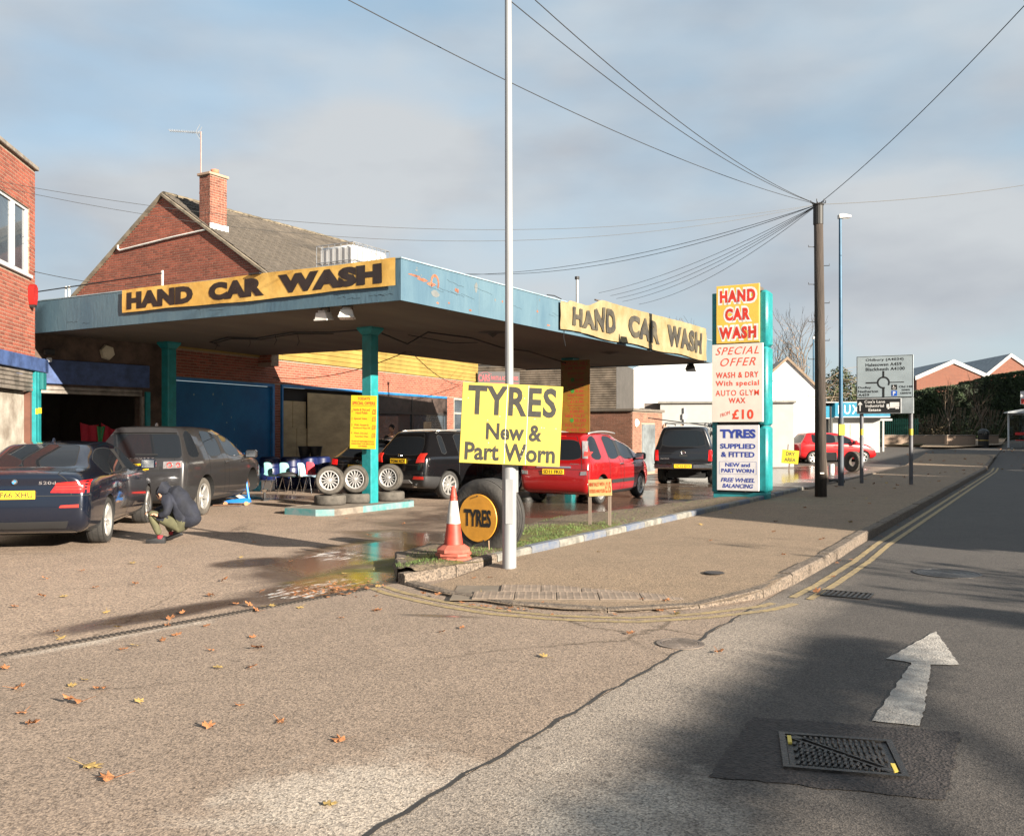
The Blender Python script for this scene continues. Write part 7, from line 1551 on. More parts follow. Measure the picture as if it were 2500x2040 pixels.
obj('stems', mb2, m_twig, iv_, kind='stuff', recalc=False); obj('trunk', MB().tube([(0, 0, -.4), (.1, 0, 2), (-.1, 0, 4)], .2, 8, rads=[.3, .22, .08]), m_bark, iv_, smooth=True)
# hedge: big clipped mass of leaves on the bank
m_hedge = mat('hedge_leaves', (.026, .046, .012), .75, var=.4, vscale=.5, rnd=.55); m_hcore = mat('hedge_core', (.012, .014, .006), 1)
hp = [(2170, 60.0, 1000), (2240, 60.0, 960), (2300, 60.5, 949), (2350, 61, 942), (2410, 61, 928), (2470, 61.5, 913), (2530, 62, 905), (2640, 63, 895)]
hd = thing('hedge', 'tall dark clipped hedge on bank below the brick warehouses', 'hedge', (0, 0, 0)); core = MB(); lv = MB(); r_ = random.Random(4)
for (a, b) in zip(hp, hp[1:]):
    pa, pb_ = at(a[0], a[1]), at(b[0], b[1]); za, zb_ = Z(a[2], a[1]), Z(b[2], b[1])
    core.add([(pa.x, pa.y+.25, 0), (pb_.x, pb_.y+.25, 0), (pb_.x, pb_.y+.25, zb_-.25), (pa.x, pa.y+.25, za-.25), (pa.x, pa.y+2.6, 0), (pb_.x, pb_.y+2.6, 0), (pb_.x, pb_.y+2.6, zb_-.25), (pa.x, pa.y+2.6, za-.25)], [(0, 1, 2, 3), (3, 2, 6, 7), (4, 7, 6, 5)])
    for _ in range(int(5200*(pb_-pa).length/2.2)):
        u = r_.random(); p = pa.lerp(pb_, u); zt__ = za+(zb_-za)*u; top_ = r_.random() < .22; z = zt__ if top_ else r_.uniform(.6, zt__); y = p.y+(r_.uniform(0, 2.6) if top_ else 0)
        nn = noise.noise(Vector((p.x*.9, z*.9, 0)))+.6*noise.noise(Vector((p.x*2.7, z*2.7, 5)))
        y += -.35*nn if not top_ else 0; z += .16*nn+r_.uniform(-.06, .09)
        a_ = Vector((r_.gauss(0, 1), r_.gauss(0, .7), r_.gauss(0, 1))).normalized()*.075*r_.uniform(.6, 1.4); b_ = a_.cross(Vector((0, 1, .3))).normalized()*.05
        q = Vector((p.x, y+r_.uniform(-.1, .15), z)); lv.add([q-a_, q-b_, q+a_, q+b_], [(0, 1, 2, 3)])
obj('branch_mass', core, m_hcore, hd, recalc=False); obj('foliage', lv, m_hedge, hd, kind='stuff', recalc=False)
# scrub in front of the hedge
for i, (px, Y, w, h, mm) in enumerate(((2268, 57.5, 1.5, 1.3, m_ivyb), (2345, 57.8, 1.7, 1.6, m_ivy), (2415, 58.2, 1.4, 1.5, m_ivy))):
    t = thing('shrub', ('brown leafless shrub at left end of the hedge bank', 'green shrub on bank above the low brick wall', 'green shrub on bank behind the litter bin')[i], 'shrub', tuple(at(px, Y, .9))); mb = MB(); clump(mb, (0, 0, h*.5), w, .8, h*.75, 1300, .06, r_); obj('foliage', mb, mm, t, kind='stuff', recalc=False)
    mb = MB()
    for _ in range(24): a = r_.uniform(-w, w); mb.tube([(a*.3, 0, 0), (a*.7, -.3, h*.8), (a, -.5, h*1.4)], .014, 3)
    obj('stems', mb, m_twig, t, kind='stuff', recalc=False)
bare_tree('small bare sapling in front of the hedge above low wall', at(2322, 57, .9), 3.6, 1.3, 21, depth=4, tr=.05, lower=.35, m=mat('pale_twig', (.10, .07, .045), .9)); bare_tree('thin bare sapling near the bus shelter against hedge', at(2398, 57.2, .9), 3.9, 1.2, 23, depth=4, tr=.05, lower=.35, m=MATS['pale_twig'])
# green palisade fence and low brick walls
m_pal = mat('palisade_green', (.015, .12, .075), .5); fo = at(2132, 54.5, .6); fn_ = thing('palisade_fence', 'green steel palisade fence between shop and low brick wall', 'fence', tuple(fo), R(-4))
for i in range(22): obj('pale', MB().xprism([(i*.12, 0), (i*.12+.07, 0), (i*.12+.07, 1.75), (i*.12+.035, 1.85), (i*.12, 1.75)], 0, .012), m_pal, fn_)
for z in (.35, 1.5): obj('rail', MB().box(0, 2.7, .013, .05, z, z+.05), m_pal, fn_)
m_fb2 = m_fb
def lowwall(px0, px1, Y, z0, h, label, rz=-8):
    p, q = at(px0, Y, z0), at(px1, Y, z0); L_ = (q-p).length; t = thing('garden_wall', label, 'wall', tuple(p), R(rz)); obj('wall', MB().box(0, L_, 0, .22, -.3, h), m_mortar, t); obj('coping', MB().bbox(-.02, L_+.02, -.03, .25, h, h+.06, .01), m_concrete, t)
    bs = Bricks(); bs.lay(Vector(p), R(rz), .0, h-.005, lambda z: (0, L_)); bs.finish(t, m_hb, limit=120)
lowwall(2155, 2312, 53.5, .45, .95, 'shaded low brick wall below the palisade fence'); lowwall(2312, 2386, 51.5, .35, 1.05, 'sunlit low brick wall left of the litter bin', rz=6); lowwall(2412, 2440, 52.5, .55, .85, 'short piece of brick wall right of the litter bin', rz=6)
q_ = at(2401, 51.2, .42); t = thing('litter_bin', 'black domed litter bin between two low brick walls', 'litter bin', tuple(q_)); obj('bin', MB().lathe([(0, 0), (.25, 0), (.27, .1), (.27, .95), (.30, 1.0), (.30, 1.05)], 20), m_trim, t, smooth='auto'); obj('hood', MB().lathe([(.3, 1.12), (.28, 1.25), (.15, 1.36), (0, 1.4)], 20), m_trim, t, smooth='auto')
for a in (0, 90, 180, 270): obj('hood_support', MB().box(.24, .28, -.04, .04, 1.03, 1.15, M=Matrix.Rotation(R(a), 4, 'Z')), m_trim, t)
obj('gold_band', MB().lathe([(.272, .72), (.276, .74), (.272, .76)], 20), mat('gold', (.4, .28, .08), .4, .5), t)
# bus shelter
q_ = at(2462, 50.5, .55); t = thing('bus_shelter', 'grey framed glass bus shelter with domed roof at right edge', 'bus shelter', tuple(q_), R(-20))
m_sh = mat('shelter_grey', (.48, .5, .52), .4, .3); gl_ = mat('clear_glass', (.9, .95, .95), .02, trans=1.0, var=0)
for (x, y) in ((0, 0), (.75, -.9), (3.2, 0), (3.35, -.9)): obj('post', MB().bbox(x-.045, x+.045, y-.045, y+.045, -.4, 2.15, .008), m_sh, t)
obj('roof', MB().xprism([(-.2+3.9*i/12, 2.15+.26*math.sin(math.pi*i/12)) for i in range(13)]+[(3.7, 2.08), (-.2, 2.08)], -1.15, .2), m_sh, t)
obj('frame_rail', MB().box(0, 3.2, -.02, .02, .15, .21).box(0, 3.2, -.02, .02, 2.0, 2.06).box(.045, .1, -.9, 0, .15, .2), m_sh, t); obj('pane', MB().box(.05, 3.15, -.004, .004, .22, 2.0), gl_, t)
obj('bench', MB().bbox(.3, 3.0, -.45, -.15, .60, .64, .01).bbox(.3, 3.0, -.2, -.15, .9, 1.05, .01), mat('bench_red', (.55, .02, .02), .5), t); obj('timetable', MB().box(.9, 1.2, -.03, -.02, 1.0, 1.7), m_pnT, t)
bs = thing('bus_stop_flag', 'red and white bus stop flag above the shelter at right edge', 'sign', tuple(at(2503, 49.5, .5))); obj('post', MB().cyl((0, 0, -.4), (0, 0, 3.3), .04), m_sh, bs); obj('flag', MB().box(-.25, .35, -.02, .02, 2.6, 3.3), m_pnT, bs); obj('red_band', MB().box(-.24, .34, -.025, -.02, 2.62, 2.9), m_red1, bs)
# bollard-like post by LUX
t = thing('marker_post', 'thin dark post with yellow band in front of the blue fascia', 'post', tuple(at(2028, 46, .2))); obj('post', MB().cyl((0, 0, -.3), (0, 0, Z(992, 46)-.2), .04), m_trim, t); obj('yellow_band', MB().cyl((0, 0, .9), (0, 0, 1.2), .045), m_ys2, t)

# ---- trees, added for their shade, and houses across the road (outside the frame, to the right): they throw the long shadows
m_tilef = mat('far_roof_tile', (.16, .09, .07), .9, var=.3)
def terrace(n0, n1, v0, v1, ez, rz_, label):
    t = thing('terraced_house', label, 'house', tuple(W(n0, v0)), GRID); d, L_ = n1-n0, v1-v0
    obj('wall', MB().add([(0, 0, 0), (d, 0, 0), (d, 0, ez), (d/2, 0, rz_), (0, 0, ez), (0, L_, 0), (d, L_, 0), (d, L_, ez), (d/2, L_, rz_), (0, L_, ez)], [(0, 1, 2, 3, 4), (9, 8, 7, 6, 5), (0, 4, 9, 5), (1, 6, 7, 2)]), m_fb, t)
    obj('roof', MB().add([(-.3, -.2, ez-.15), (d/2, -.2, rz_+.05), (d+.3, -.2, ez-.15), (-.3, L_+.2, ez-.15), (d/2, L_+.2, rz_+.05), (d+.3, L_+.2, ez-.15), (-.3, -.2, ez-.0), (d/2, -.2, rz_+.2), (d+.3, -.2, ez), (-.3, L_+.2, ez), (d/2, L_+.2, rz_+.2), (d+.3, L_+.2, ez)], [(6, 7, 10, 9), (7, 8, 11, 10), (0, 3, 4, 1), (1, 4, 5, 2), (0, 1, 7, 6), (1, 2, 8, 7), (3, 9, 10, 4), (4, 10, 11, 5), (0, 6, 9, 3), (2, 5, 11, 8)]), m_tilef, t)
    for k in range(int(L_/3)):
        y = 1.2+k*3
        for z in (1.0, ez-1.7): w = obj('window', MB().box(-.03, .05, y, y+1.2, z, z+1.2), m_upvc, t); obj('pane', MB().box(-.035, -.03, y+.08, y+1.12, z+.08, z+1.12), m_glass, w)
    return t
for i, (v0, v1, ez, rz2, lab) in enumerate(((10.8, 18.6, 4.6, 7.3, 'nearest'), (19.3, 29, 4.7, 7.4, 'second'), (30.2, 38, 4.6, 7.2, 'third'), (39.6, 50, 4.9, 7.8, 'fourth'))): terrace(13.2, 20.2, v0, v1, ez, rz2, lab+' brick house across the road, out of frame to the right')
bare_tree('bare tree by the first house, out of frame to the right, added to dapple the road', W(12.2, 7.9), 5.4, 1.2, 35, depth=6, leafy=(2, .09, m_lfb), tr=.12, lower=.27, name='shadow_tree')  # unseen tree, added so its twigs dapple the near road
def leafy_tree(label, loc, lobes, seedv, m, s=.11):
    r = random.Random(seedv); t = thing('shadow_tree', label, 'tree', tuple(loc), GRID); lf = MB(); zt_ = max(l[2] for l in lobes)
    br = MB().tube([(0, 0, 0), (.1, .05, zt_*.5), (0, 0, zt_)], .2, 8, rads=[.12, .10, .05])
    for (x, y, z, rx, ry, rz_, n) in lobes:
        clump(lf, (x, y, z), rx, ry, rz_, n, s, r); br.tube([(0, 0, max(1.2, z-2.2)), (x*.5, y*.5, z-.6), (x, y, z)], .05, 5)
    obj('trunk', br, m_bark, t, smooth=True); obj('crown', lf, m, t, kind='stuff', recalc=False); return t
leafy_tree('flat-crowned autumn tree, out of frame to the right, shaped to cast a shadow strip', W(16, -2.4), [(0, 1.2, 5.62, .26, 1.7, .12, 900), (.1, 3.4, 5.66, .28, 1.6, .12, 900), (.05, 5.0, 5.6, .3, .9, .12, 400)], 3, m_lfb, .09)  # invented tree, crown flattened to lay a shadow strip along the road
leafy_tree('narrow conifer out of frame to the right, added to shadow a band of road', W(11.5, 6.15), [(0, 0, 1.4, .5, .58, 1.5, 1900), (0, 0, 3.1, .42, .48, 1.25, 1500)], 4, m_ivy, .09)  # unseen conifer, added to throw a dark band over the road
for i, (n, v) in enumerate(((9.5, 56), (10.5, 61.5), (9.8, 67), (11, 73))): leafy_tree(('first', 'second', 'third', 'fourth')[i]+' dense evergreen added to shade the hedge, out of frame to the right', W(n, v, 1), [(0, 0, 3, 2.2, 3.2, 3.0, 2600), (0, 0, 6.6, 1.9, 2.9, 2.9, 2400)], 10+i, m_ivy, .26)  # unseen evergreens, added to keep the hedge in shade

# ---- fallen leaves
m_leaf = mat('dry_leaf', (.33, .135, .05), .8, var=.25, vscale=18, rnd=.35); m_leafy = mat('yellow_leaf', (.36, .24, .075), .8, var=.2, vscale=18, rnd=.2)
def leaf_mesh(seedv, curl):
    r = random.Random(seedv); n = 5; pts = []
    for i in range(n):
        a = math.pi*(.08+.84*i/(n-1)); R_ = (.6, .85, 1.0, .85, .6)[i]*r.uniform(.75, 1.15); pts += [(a-.16, R_*.8), (a, R_), (a+.16, R_*.8)]
        if i < n-1: pts.append((a+.84*math.pi/(n-1)/2, R_*.52))
    ring_ = [(R_*math.cos(a), R_*math.sin(a)) for a, R_ in pts]+[(-.08, -.12), (.0, -.18), (.08, -.12)]
    vs = [(0, .15, curl*.15)]+[(x*.5, y*.5, curl*(x*x*.35+y*y*.25)+r.uniform(-.05, .08)*curl*1.5) for x, y in ring_]; m = len(ring_)
    mb = MB().add(vs, [(0, 1+i, 1+(i+1) % m) for i in range(m)]); mb.add([(-.02, -.08, 0), (.02, -.08, 0), (.01, -.55, curl*.25), (-.01, -.55, curl*.25)], [(0, 1, 2, 3)])
    me = mb.mesh('leaf', recalc=False); me.polygons.foreach_set('use_smooth', [True]*len(me.polygons)); return me
LM = []
for i in range(6): me = leaf_mesh(i, (.25, .5, .8, .35, .6, .9)[i]); me.materials.append(m_leaf if i % 3 else m_leafy); LM.append(me)
def leaf(px, py, s, label, group, mi=None, z=.012):
    p = G(px, py, z); o = bpy.data.objects.new('fallen_leaf', LM[random.randrange(6) if mi is None else mi]); COL.objects.link(o); o.location = (p.x, p.y, z+.004); o.scale = (s, s, s*.8); o.rotation_euler = (random.uniform(-.25, .25), random.uniform(-.25, .25), random.uniform(0, 6.28)); return tag(o, label, 'leaf', group)
ka = 1000/2128
for x, y, s, lab, mi in ((405, 987, .24, 'largest curled brown leaf, low left on the tarmac apron', 2), (450, 1318, .23, 'yellowish leaf near bottom left on the tarmac', 3), (582, 1382, .22, 'reddish brown leaf to the right of the yellowish one', 4), (1785, 1183, .17, 'curled orange leaf alone in the lower middle of the apron', 1), (1075, 1120, .14, 'crumpled brown leaf with long stalk in the lower left middle', 5), (1345, 703, .20, 'wide brown leaf just in front of the drain channel', 1), (88, 915, .19, 'orange leaf near the left edge below the drain', 2), (1240, 1005, .13, 'brown leaf left of centre on the tarmac apron', 4), (725, 987, .13, 'small tan leaf right of the largest leaf', 3)):
    leaf(x*ka, 1250+y*ka, s*.82, lab, None, mi)
kb_ = 800/2128
for x, y, s, lab, mi in ((1150, 938, .15, 'pale yellow leaf in the centre of the apron', 0), (1990, 663, .16, 'yellow leaf lying on the double yellow lines', 3), (1885, 642, .15, 'brown leaf beside yellow one on kerb line', 2), (1095, 605, .18, 'long tan leaf under the dropped kerb', 1), (710, 377, .17, 'brown leaf against planting kerb left of lamp post', 4), (440, 540, .15, 'orange leaf by the tip of the dropped kerb', 2)): leaf(900+x*kb_, 1250+y*kb_, s*.82, lab, None, mi, z=.03 if y < 600 else .012)
leaf(1753, 1590, .11, 'crumpled orange leaf on the joint between apron and road', None, 5); leaf(1995, 1445, .15, 'large brown leaf beside the gully grating', None, 1)
r_ = random.Random(6)
A_ = [(35, 815), (435, 870), (365, 905), (535, 917), (120, 1042), (155, 1102), (637, 715), (712, 692), (1090, 718), (1148, 806), (1290, 810), (1320, 650), (915, 643), (853, 668), (1780, 550), (1955, 512), (1450, 1082), (1695, 1523)]
A_S = sorted(A_); ORD = ['%s from the left' % w for w in ('leftmost', 'second', 'third', 'fourth', 'fifth', 'sixth', 'seventh', 'eighth', 'ninth', 'tenth', 'eleventh', 'twelfth', 'thirteenth', 'fourteenth', 'fifteenth', 'sixteenth', 'seventeenth', 'eighteenth')]; ORD[0] = 'the leftmost'
for k, (x, y) in enumerate(A_S): leaf(x*ka, 1250+y*ka, r_.uniform(.09, .14), 'small dry leaf scattered on tarmac apron, '+ORD[k], 'leaves scattered on the tarmac apron')
B_ = [(90, 490), (425, 305), (485, 393), (215, 436), (345, 436), (705, 372), (833, 285), (1155, 358), (1110, 432), (1352, 412), (1250, 236), (1320, 157), (610, 597), (280, 625), (315, 652), (880, 558), (950, 525), (870, 588), (1225, 477), (1305, 485), (1400, 488), (1340, 513), (1565, 493), (1800, 320), (1830, 358), (695, 265), (1800, 33), (2090, 62), (1925, 1120-1000), (240, 345), (555, 515), (1070, 595), (1690, 396), (1960, 388), (1510, 255)]
for x, y in B_: leaf(x*ka, 1250+y*ka, r_.uniform(.09, .15), 'dry brown leaf lying on the pale forecourt or along its drain', 'leaves scattered on the forecourt')
C_ = [(735, 516), (685, 430), (785, 425), (1755, 180), (1900, 364), (2110, 300), (1925, 575), (1770, 568), (600, 755), (1690, 792), (355, 530), (45, 640), (465, 782)]
for k, (x, y) in enumerate(sorted(C_)): leaf(900+x*kb_, 1250+y*kb_, r_.uniform(.08, .13), 'small brown leaf on or beside pavement corner, '+ORD[k], 'leaves on the pavement corner', z=.04 if y < 580 else .012)
for i in range(46):
    n, v = r_.uniform(-5.2, -2.6), r_.uniform(10, 48)*1.0; w_ = W(n, v, ph(v)+.01); o = bpy.data.objects.new('fallen_leaf', LM[i % 6]); COL.objects.link(o); o.location = w_; s = r_.uniform(.08, .12)*(1+v/60); o.scale = (s, s, s); o.rotation_euler = (r_.uniform(-.3, .3), r_.uniform(-.3, .3), r_.uniform(0, 6.28)); tag(o, 'small brown leaf further up the shaded pavement', 'leaf', 'leaves further up the pavement')
for i in range(30):
    n, v = r_.uniform(-4.5, 3), r_.uniform(43, 57)+0*i; w_ = W(n-2, v, zt(v)+.03); o = bpy.data.objects.new('fallen_leaf', LM[i % 6]); COL.objects.link(o); o.location = w_; s = r_.uniform(.14, .22); o.scale = (s, s, s); o.rotation_euler = (.2, 0, r_.uniform(0, 6.28)); tag(o, 'small leaf on the distant junction tarmac', 'leaf', 'leaves on the far junction')
# leaf litter in the kerb channel and at the planting tip
mb = MB()
for _ in range(260):
    k = r_.random(); 
    if k < .45: n, v = r_.gauss(-6.25, .22), r_.gauss(7.15, .35); z = .014
    elif k < .8: v = r_.uniform(10, 40); n = -2.30+abs(r_.gauss(0, .10)); z = .016
    else: n, v = r_.uniform(-4.8, -2.7), 0; v = [q for q in KP if q[0] >= n][0][1]-.12-abs(r_.gauss(0, .05)); z = .016
    a = r_.uniform(0, 6.28); s = r_.uniform(.012, .035); mb.add([(n+s*math.cos(a+t), v+s*.7*math.sin(a+t), z+r_.uniform(0, .015)) for t in (0, 1.6, 3.1, 4.6)], [(0, 1, 2, 3)])
o = obj('leaf_litter', mb, m_leaf, rz=GRID, kind='stuff', recalc=False)

# ================================================================== PEOPLE
m_skin = mat('skin', (.50, .27, .18), .6, var=.08); m_jkt = mat('navy_jacket', (.008, .010, .019), .85, var=.3, vscale=5, bump=.6, bscale=9); m_trs = mat('olive_trousers', (.085, .082, .042), .9, var=.2, vscale=5, bump=.5, bscale=10); m_shoe = mat('dark_shoe', (.022, .022, .024), .7); m_hair = mat('dark_hair', (.018, .013, .01), .8)
def skin_body(name, pts, edges, root, parent=None, zones=None, mats=None, sub=2):
    """pts {name: (pos, radius)}; zones: list of (material index, test(face centre))"""
    keys = list(pts); me = bpy.data.meshes.new('b'); me.from_pydata([pts[k][0] for k in keys], [(keys.index(a), keys.index(b)) for a, b in edges], [])
    o = bpy.data.objects.new('b', me); o.modifiers.new('s', 'SKIN'); sb = o.modifiers.new('u', 'SUBSURF'); sb.levels = sb.render_levels = sub
    if not me.skin_vertices:
        TMP.collection.objects.link(o); 
        bm = bmesh.new(); bm.from_mesh(me); bm.verts.layers.skin.verify(); bm.to_mesh(me); bm.free(); TMP.collection.objects.unlink(o)
    for i, k in enumerate(keys):
        r = pts[k][1]; me.skin_vertices[0].data[i].radius = r if isinstance(r, tuple) else (r, r)
        me.skin_vertices[0].data[i].use_root = (k == root)
    out = evaluated(o); bpy.data.objects.remove(o); out.materials.clear()
    for m in mats: out.materials.append(m)
    if zones:
        for p in out.polygons:
            c_ = p.center; best = min(zones, key=lambda z: min(seg_d(c_, *s) for s in z[1])); p.material_index = best[0]
    out.polygons.foreach_set('use_smooth', [True]*len(out.polygons)); out.name = name
    ob = bpy.data.objects.new(name, out); COL.objects.link(ob)
    if parent: ob.parent = parent
    return ob
def seg_d(p, a, b, r=.0):
    a = Vector(a); b = Vector(b); d = b-a; t = max(0, min(1, (p-a).dot(d)/max(1e-9, d.length_squared))); return (p-(a+d*t)).length-r
def hand(parent, wrist, dirv, palmn, m, s=1, curl=.5):
    """palm with four unequal bent fingers and a side thumb"""
    w = Vector(wrist); d = Vector(dirv).normalized(); n = Vector(palmn).normalized(); n = (n-d*n.dot(d)).normalized(); sd = d.cross(n)
    pts = {'w': (tuple(w), .026*s), 'p': (tuple(w+d*.045*s), (.034*s, .018*s)), 'k': (tuple(w+d*.085*s), (.036*s, .016*s))}; ed = [('w', 'p'), ('p', 'k')]
    o = skin_body('hand', pts, ed, 'w', parent, None, [m], 2)
    mb = MB()
    for i, (off, L_) in enumerate(((-.027, .068), (-.009, .078), (.009, .073), (.026, .058))):
        a = w+d*.08*s+sd*off*s; c1_ = a+(d*math.cos(curl*.5)+n*math.sin(curl*.5))*L_*.45*s; c2_ = c1_+(d*math.cos(curl*1.3)+n*math.sin(curl*1.3))*L_*.32*s; c3_ = c2_+(d*math.cos(curl*2)+n*math.sin(curl*2))*L_*.25*s
        mb.tube([a, c1_, c2_, c3_], .009, 6, rads=[.0095*s, .009*s, .008*s, .0065*s])
    a = w+d*.03*s-sd*.028*s; mb.tube([a, a+(d*.6-sd*.7)*.035*s, a+(d*.95-sd*.8+n*.3)*.055*s], .01, 6, rads=[.013*s, .011*s, .008*s])
    obj('fingers', mb, m, o, smooth=True); return o
def head(parent, c, face, up=(0, 0, 1), m=m_skin, s=1.0, hair=True, cap=None):
    f = Vector(face).normalized(); u = Vector(up); u = (u-f*u.dot(f)).normalized(); sd = f.cross(u); Mh_ = Matrix((sd, f, u)).transposed().to_4x4(); Mh_.translation = Vector(c)
    mb = MB(); vs = []; nu, nv = 18, 12
    for j in range(nv+1):
        t = math.pi*j/nv
        for i in range(nu):
            a = 2*math.pi*i/nu; x, y, z = math.sin(t)*math.cos(a)*.076, math.sin(t)*math.sin(a)*.095, math.cos(t)*.118
            if z < 0: k = 1-.30*(-z/.118)**1.5; x *= k; y = y*(k if y < 0 else (1-.12*(-z/.118)))
            vs.append((x, y, z))
    mb.add(vs, [(j*nu+i, j*nu+(i+1) % nu, (j+1)*nu+(i+1) % nu, (j+1)*nu+i) for j in range(nv) for i in range(nu)], M=Mh_)
    h = obj('head', mb, m, parent, smooth=True)
    obj('nose', MB().add([(-.012, .088, .0), (.012, .088, .0), (.016, .085, -.035), (-.016, .085, -.035), (0, .112, -.03), (0, .094, .01)], [(0, 3, 4, 5), (1, 5, 4, 2), (3, 2, 4)], M=Mh_), m, h, recalc=False)
    ey = MB()
    for s_ in (-1, 1): ey.box(s_*.03-.012, s_*.03+.012, .083, .0885, .006, .016, M=Mh_)
    obj('eyes', ey, m_hair, h); obj('mouth', MB().box(-.022, .022, .078, .089, -.062, -.055, M=Mh_), mat('lip', (.3, .1, .08), .6), h)
    er = MB()
    for s_ in (-1, 1): er.bbox(s_*.078-.008, s_*.078+.008, -.018, .018, -.03, .03, .006, M=Mh_)
    obj('ears', er, m, h)
    if hair or cap:
        mm = cap or m_hair; hb = MB(); vs = []
        for j in range(9):
            t = math.pi*.56*j/8
            for i in range(nu): a = 2*math.pi*i/nu; k = 1.0-(.0 if math.sin(a) < .5 else (.0 if j < 5 else .12*(j-4)/4)); vs.append((math.sin(t)*math.cos(a)*.086*k, math.sin(t)*math.sin(a)*.104*k-.006, math.cos(t)*.128))
        hb.add(vs, [(j*nu+i, j*nu+(i+1) % nu, (j+1)*nu+(i+1) % nu, (j+1)*nu+i) for j in range(8) for i in range(nu)], M=Mh_); obj('beanie' if cap else 'hair', hb, mm, h, smooth=True)
    return h
def shoe(parent, heel, toe, m=m_shoe):
    a = Vector(heel); b = Vector(toe); d = b-a; L_ = .28; ang = math.atan2(d.y, d.x); pitch = math.atan2(d.z, math.hypot(d.x, d.y))
    M_ = Matrix.Translation(a) @ Matrix.Rotation(ang, 4, 'Z') @ Matrix.Rotation(-pitch, 4, 'Y'); mb = MB()
    secs = [(-.02, .030, .075), (.03, .040, .095), (.09, .042, .085), (.16, .046, .062), (.22, .046, .052), (.265, .030, .040)]; vs = []
    for (x, w, h) in secs:
        for i in range(8): t = 2*math.pi*i/8; vs.append((x, w*math.cos(t), max(-.0, h/2+h/2*math.sin(t)) if math.sin(t) > -.5 else 0))
    mb.add(vs, [(j*8+i, j*8+(i+1) % 8, (j+1)*8+(i+1) % 8, (j+1)*8+i) for j in range(5) for i in range(8)]+[tuple(range(8)), tuple(range(40, 48))[::-1]], M=M_); o = obj('shoe', mb, m, parent, smooth='auto')
    obj('sole', MB().prism([(-.03, -.035), (.05, -.045), (.2, -.048), (.265, -.028), (.275, 0), (.265, .028), (.2, .048), (.05, .045), (-.03, .035)], -.012, .008, M=M_), m_trim, o); return o
# crouching man: faces left (-x), back to the right; slight turn away from camera
q_ = at(415, 13.42); pr_ = thing('person', 'man crouching in navy hooded jacket and olive trousers beside the saloon', 'person', (q_.x, q_.y, .0), R(-4)); pr_.scale = (.93, .93, .96)
P = {'pelvis': ((.22, .02, .27), .135), 'spine': ((.25, .02, .44), .15), 'chest': ((.12, .03, .62), (.165, .15)), 'neck': ((-.03, .03, .74), .07),
     'shL': ((.03, .20, .68), .085), 'elL': ((-.16, .22, .52), .062), 'wrL': ((-.33, .15, .46), .04),
     'shR': ((.04, -.15, .67), .085), 'elR': ((.06, -.24, .46), .065), 'wrR': ((-.08, -.22, .42), .042),
     'hipL': ((.17, .12, .25), .10), 'knL': ((-.24, .20, .50), .072), 'anL': ((-.06, .17, .14), .048),
     'hipR': ((.17, -.09, .25), .105), 'knR': ((-.26, -.14, .47), .075), 'anR': ((-.12, -.10, .12), .05)}
E = [('pelvis', 'spine'), ('spine', 'chest'), ('chest', 'neck'), ('chest', 'shL'), ('shL', 'elL'), ('elL', 'wrL'), ('chest', 'shR'), ('shR', 'elR'), ('elR', 'wrR'), ('pelvis', 'hipL'), ('hipL', 'knL'), ('knL', 'anL'), ('pelvis', 'hipR'), ('hipR', 'knR'), ('knR', 'anR')]
g_ = lambda *ks: [(P[a][0], P[b][0], .05) for a, b in ks]
body = skin_body('body', P, E, 'pelvis', pr_, [(0, [(P['spine'][0], P['chest'][0], .12), (P['chest'][0], P['neck'][0], .09)]+g_(('chest', 'shL'), ('shL', 'elL'), ('elL', 'wrL'), ('chest', 'shR'), ('shR', 'elR'), ('elR', 'wrR'))), (1, [((.22, .02, .2), (.2, .02, .24), .10)]+g_(('hipL', 'knL'), ('knL', 'anL'), ('hipR', 'knR'), ('knR', 'anR')))], [m_jkt, m_trs])
# loose jacket over the back, hanging behind the hips
JP = {'a': ((.33, .02, .22), (.11, .17)), 'b': ((.31, .02, .40), (.16, .19)), 'c': ((.20, .02, .60), (.185, .20)), 'd': ((.05, .02, .73), (.15, .17)), 'e': ((-.05, .02, .76), (.09, .10))}
jk_ = skin_body('jacket', JP, [('a', 'b'), ('b', 'c'), ('c', 'd'), ('d', 'e')], 'c', pr_, None, [m_jkt], 3)
for v in jk_.data.vertices: v.co += Vector((1, .6, .5))*(.022*noise.noise(v.co*7)+.012*noise.noise(v.co*16))
hd_ = head(pr_, (-.13, .02, .73), (-.85, .1, -.55), (-.5, 0, .85), hair=True)
hood_ = skin_body('hood', {'a': ((.03, .02, .70), (.12, .12)), 'b': ((-.04, .02, .79), (.115, .095)), 'c': ((-.10, .02, .82), (.10, .075))}, [('a', 'b'), ('b', 'c')], 'b', pr_, None, [m_jkt], 2)
for k, dv in (('wrL', (-1, -.2, -.1)), ('wrR', (-.9, .1, .3))): hand(pr_, P[k][0], dv, (0, .2, -1), m_skin, 1.0, .55)
shoe(pr_, (-.06, -.09, .014), (-.32, -.12, .014)); shoe(pr_, (.10, .15, .10), (-.13, .20, .015)); obj('red_sock', MB().cyl((-.115, -.10, .07), (-.115, -.10, .12), .047, .045, 12).cyl((-.05, .17, .10), (-.055, .17, .15), .045, .045, 12), mat('sock_red', (.25, .02, .03), .9), pr_)
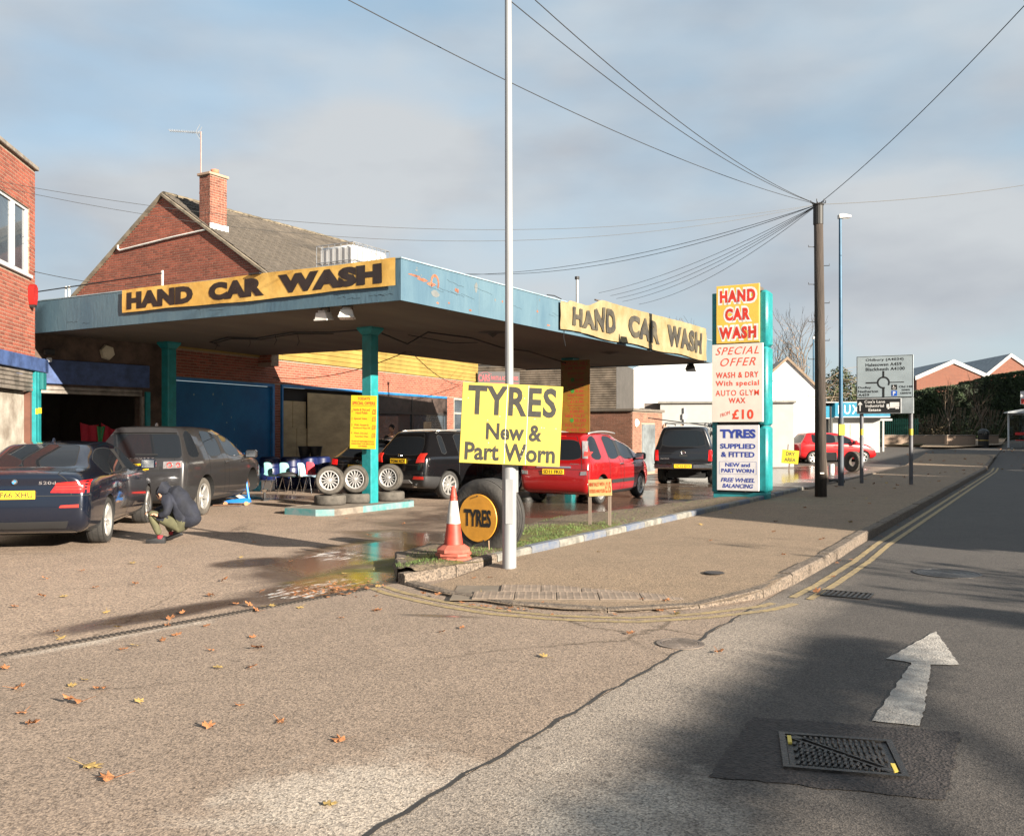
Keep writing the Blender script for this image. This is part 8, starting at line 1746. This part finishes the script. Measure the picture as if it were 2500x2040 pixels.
# rag in hand
def standing(label, loc, rz, jm, tm_, headc, capm=None, arm=None, extra=None, h=1.75):
    t = thing('person', label, 'person', tuple(loc), rz); k = h/1.75
    P = {'pelvis': ((0, 0, .95), (.16, .11)), 'waist': ((0, 0, 1.12), (.145, .105)), 'chest': ((0, 0, 1.34), (.18, .115)), 'neck': ((0, .0, 1.50), .055), 'top': ((0, .01, 1.55), .052),
         'shL': ((-.19, 0, 1.42), .065), 'elL': ((-.25, .03, 1.14), .047), 'wrL': ((-.24, .16, .92), .032), 'shR': ((.19, 0, 1.42), .065), 'elR': ((.25, .03, 1.14), .047), 'wrR': ((.24, .16, .92), .032),
         'hL': ((-.09, 0, .88), .09), 'kL': ((-.10, .02, .48), .062), 'aL': ((-.10, 0, .09), .042), 'hR': ((.09, 0, .88), .09), 'kR': ((.10, .02, .48), .062), 'aR': ((.10, 0, .09), .042)}
    if arm: P.update(arm)
    E = [('pelvis', 'waist'), ('waist', 'chest'), ('chest', 'neck'), ('neck', 'top'), ('chest', 'shL'), ('shL', 'elL'), ('elL', 'wrL'), ('chest', 'shR'), ('shR', 'elR'), ('elR', 'wrR'), ('pelvis', 'hL'), ('hL', 'kL'), ('kL', 'aL'), ('pelvis', 'hR'), ('hR', 'kR'), ('kR', 'aR')]
    g_ = lambda *ks: [(P[a][0], P[b][0], .05) for a, b in ks]
    skin_body('body', P, E, 'pelvis', t, [(0, g_(('waist', 'chest'), ('chest', 'shL'), ('shL', 'elL'), ('elL', 'wrL'), ('chest', 'shR'), ('shR', 'elR'), ('elR', 'wrR'), ('pelvis', 'waist'))), (1, g_(('hL', 'kL'), ('kL', 'aL'), ('hR', 'kR'), ('kR', 'aR'))), (2, g_(('neck', 'top')))], [jm, tm_, m_skin])
    head(t, (0, .02, 1.66), (0, 1, -.1), hair=capm is None and headc, cap=capm)
    for s_, w in ((-1, 'wrL'), (1, 'wrR')): d = Vector(P[w][0])-Vector(P['elL' if s_ < 0 else 'elR'][0]); hand(t, P[w][0], d, (-s_, .2, 0), m_skin)
    for s_ in (-1, 1): shoe(t, (s_*.10, -.05, .014), (s_*.12, .2, .014))
    t.scale = (k, k, k); return t
m_jk2 = mat('black_jacket', (.015, .015, .016), .85)
standing('man in black beanie and dark jacket standing behind the black SUV', at(957, 26.6), R(160), m_jk2, m_jk2, True, capm=mat('beanie_black', (.012, .012, .014), .9), h=1.80)
m_glv = mat('blue_glove', (.08, .35, .5), .5)
pw = standing('short-haired man in black washing the pickup roof with a long brush', at(1622, 31.3), R(-75), m_jk2, m_jk2, False, arm={'elR': ((.22, .22, 1.50), .045), 'wrR': ((.20, .42, 1.66), .032), 'elL': ((-.2, .26, 1.30), .045), 'wrL': ((-.12, .44, 1.50), .032)}, h=1.86)
bq = thing('washing_brush', 'long black pole brush held over the pickup roof', 'brush', tuple(at(1622, 31.0, 0))); bq_ = bq
a_, b_ = Vector((-.55, 0, Z(1020, 31))), Vector((1.75, -.6, Z(1052, 31)+.12)); obj('pole', MB().tube([a_, b_], .018, 6), m_trim, bq); obj('brush_head', MB().bbox(1.65, 1.95, -.66, -.54, b_.z-.16, b_.z-.02, .02), m_trim, bq)

bpy.data.scenes.remove(TMP)
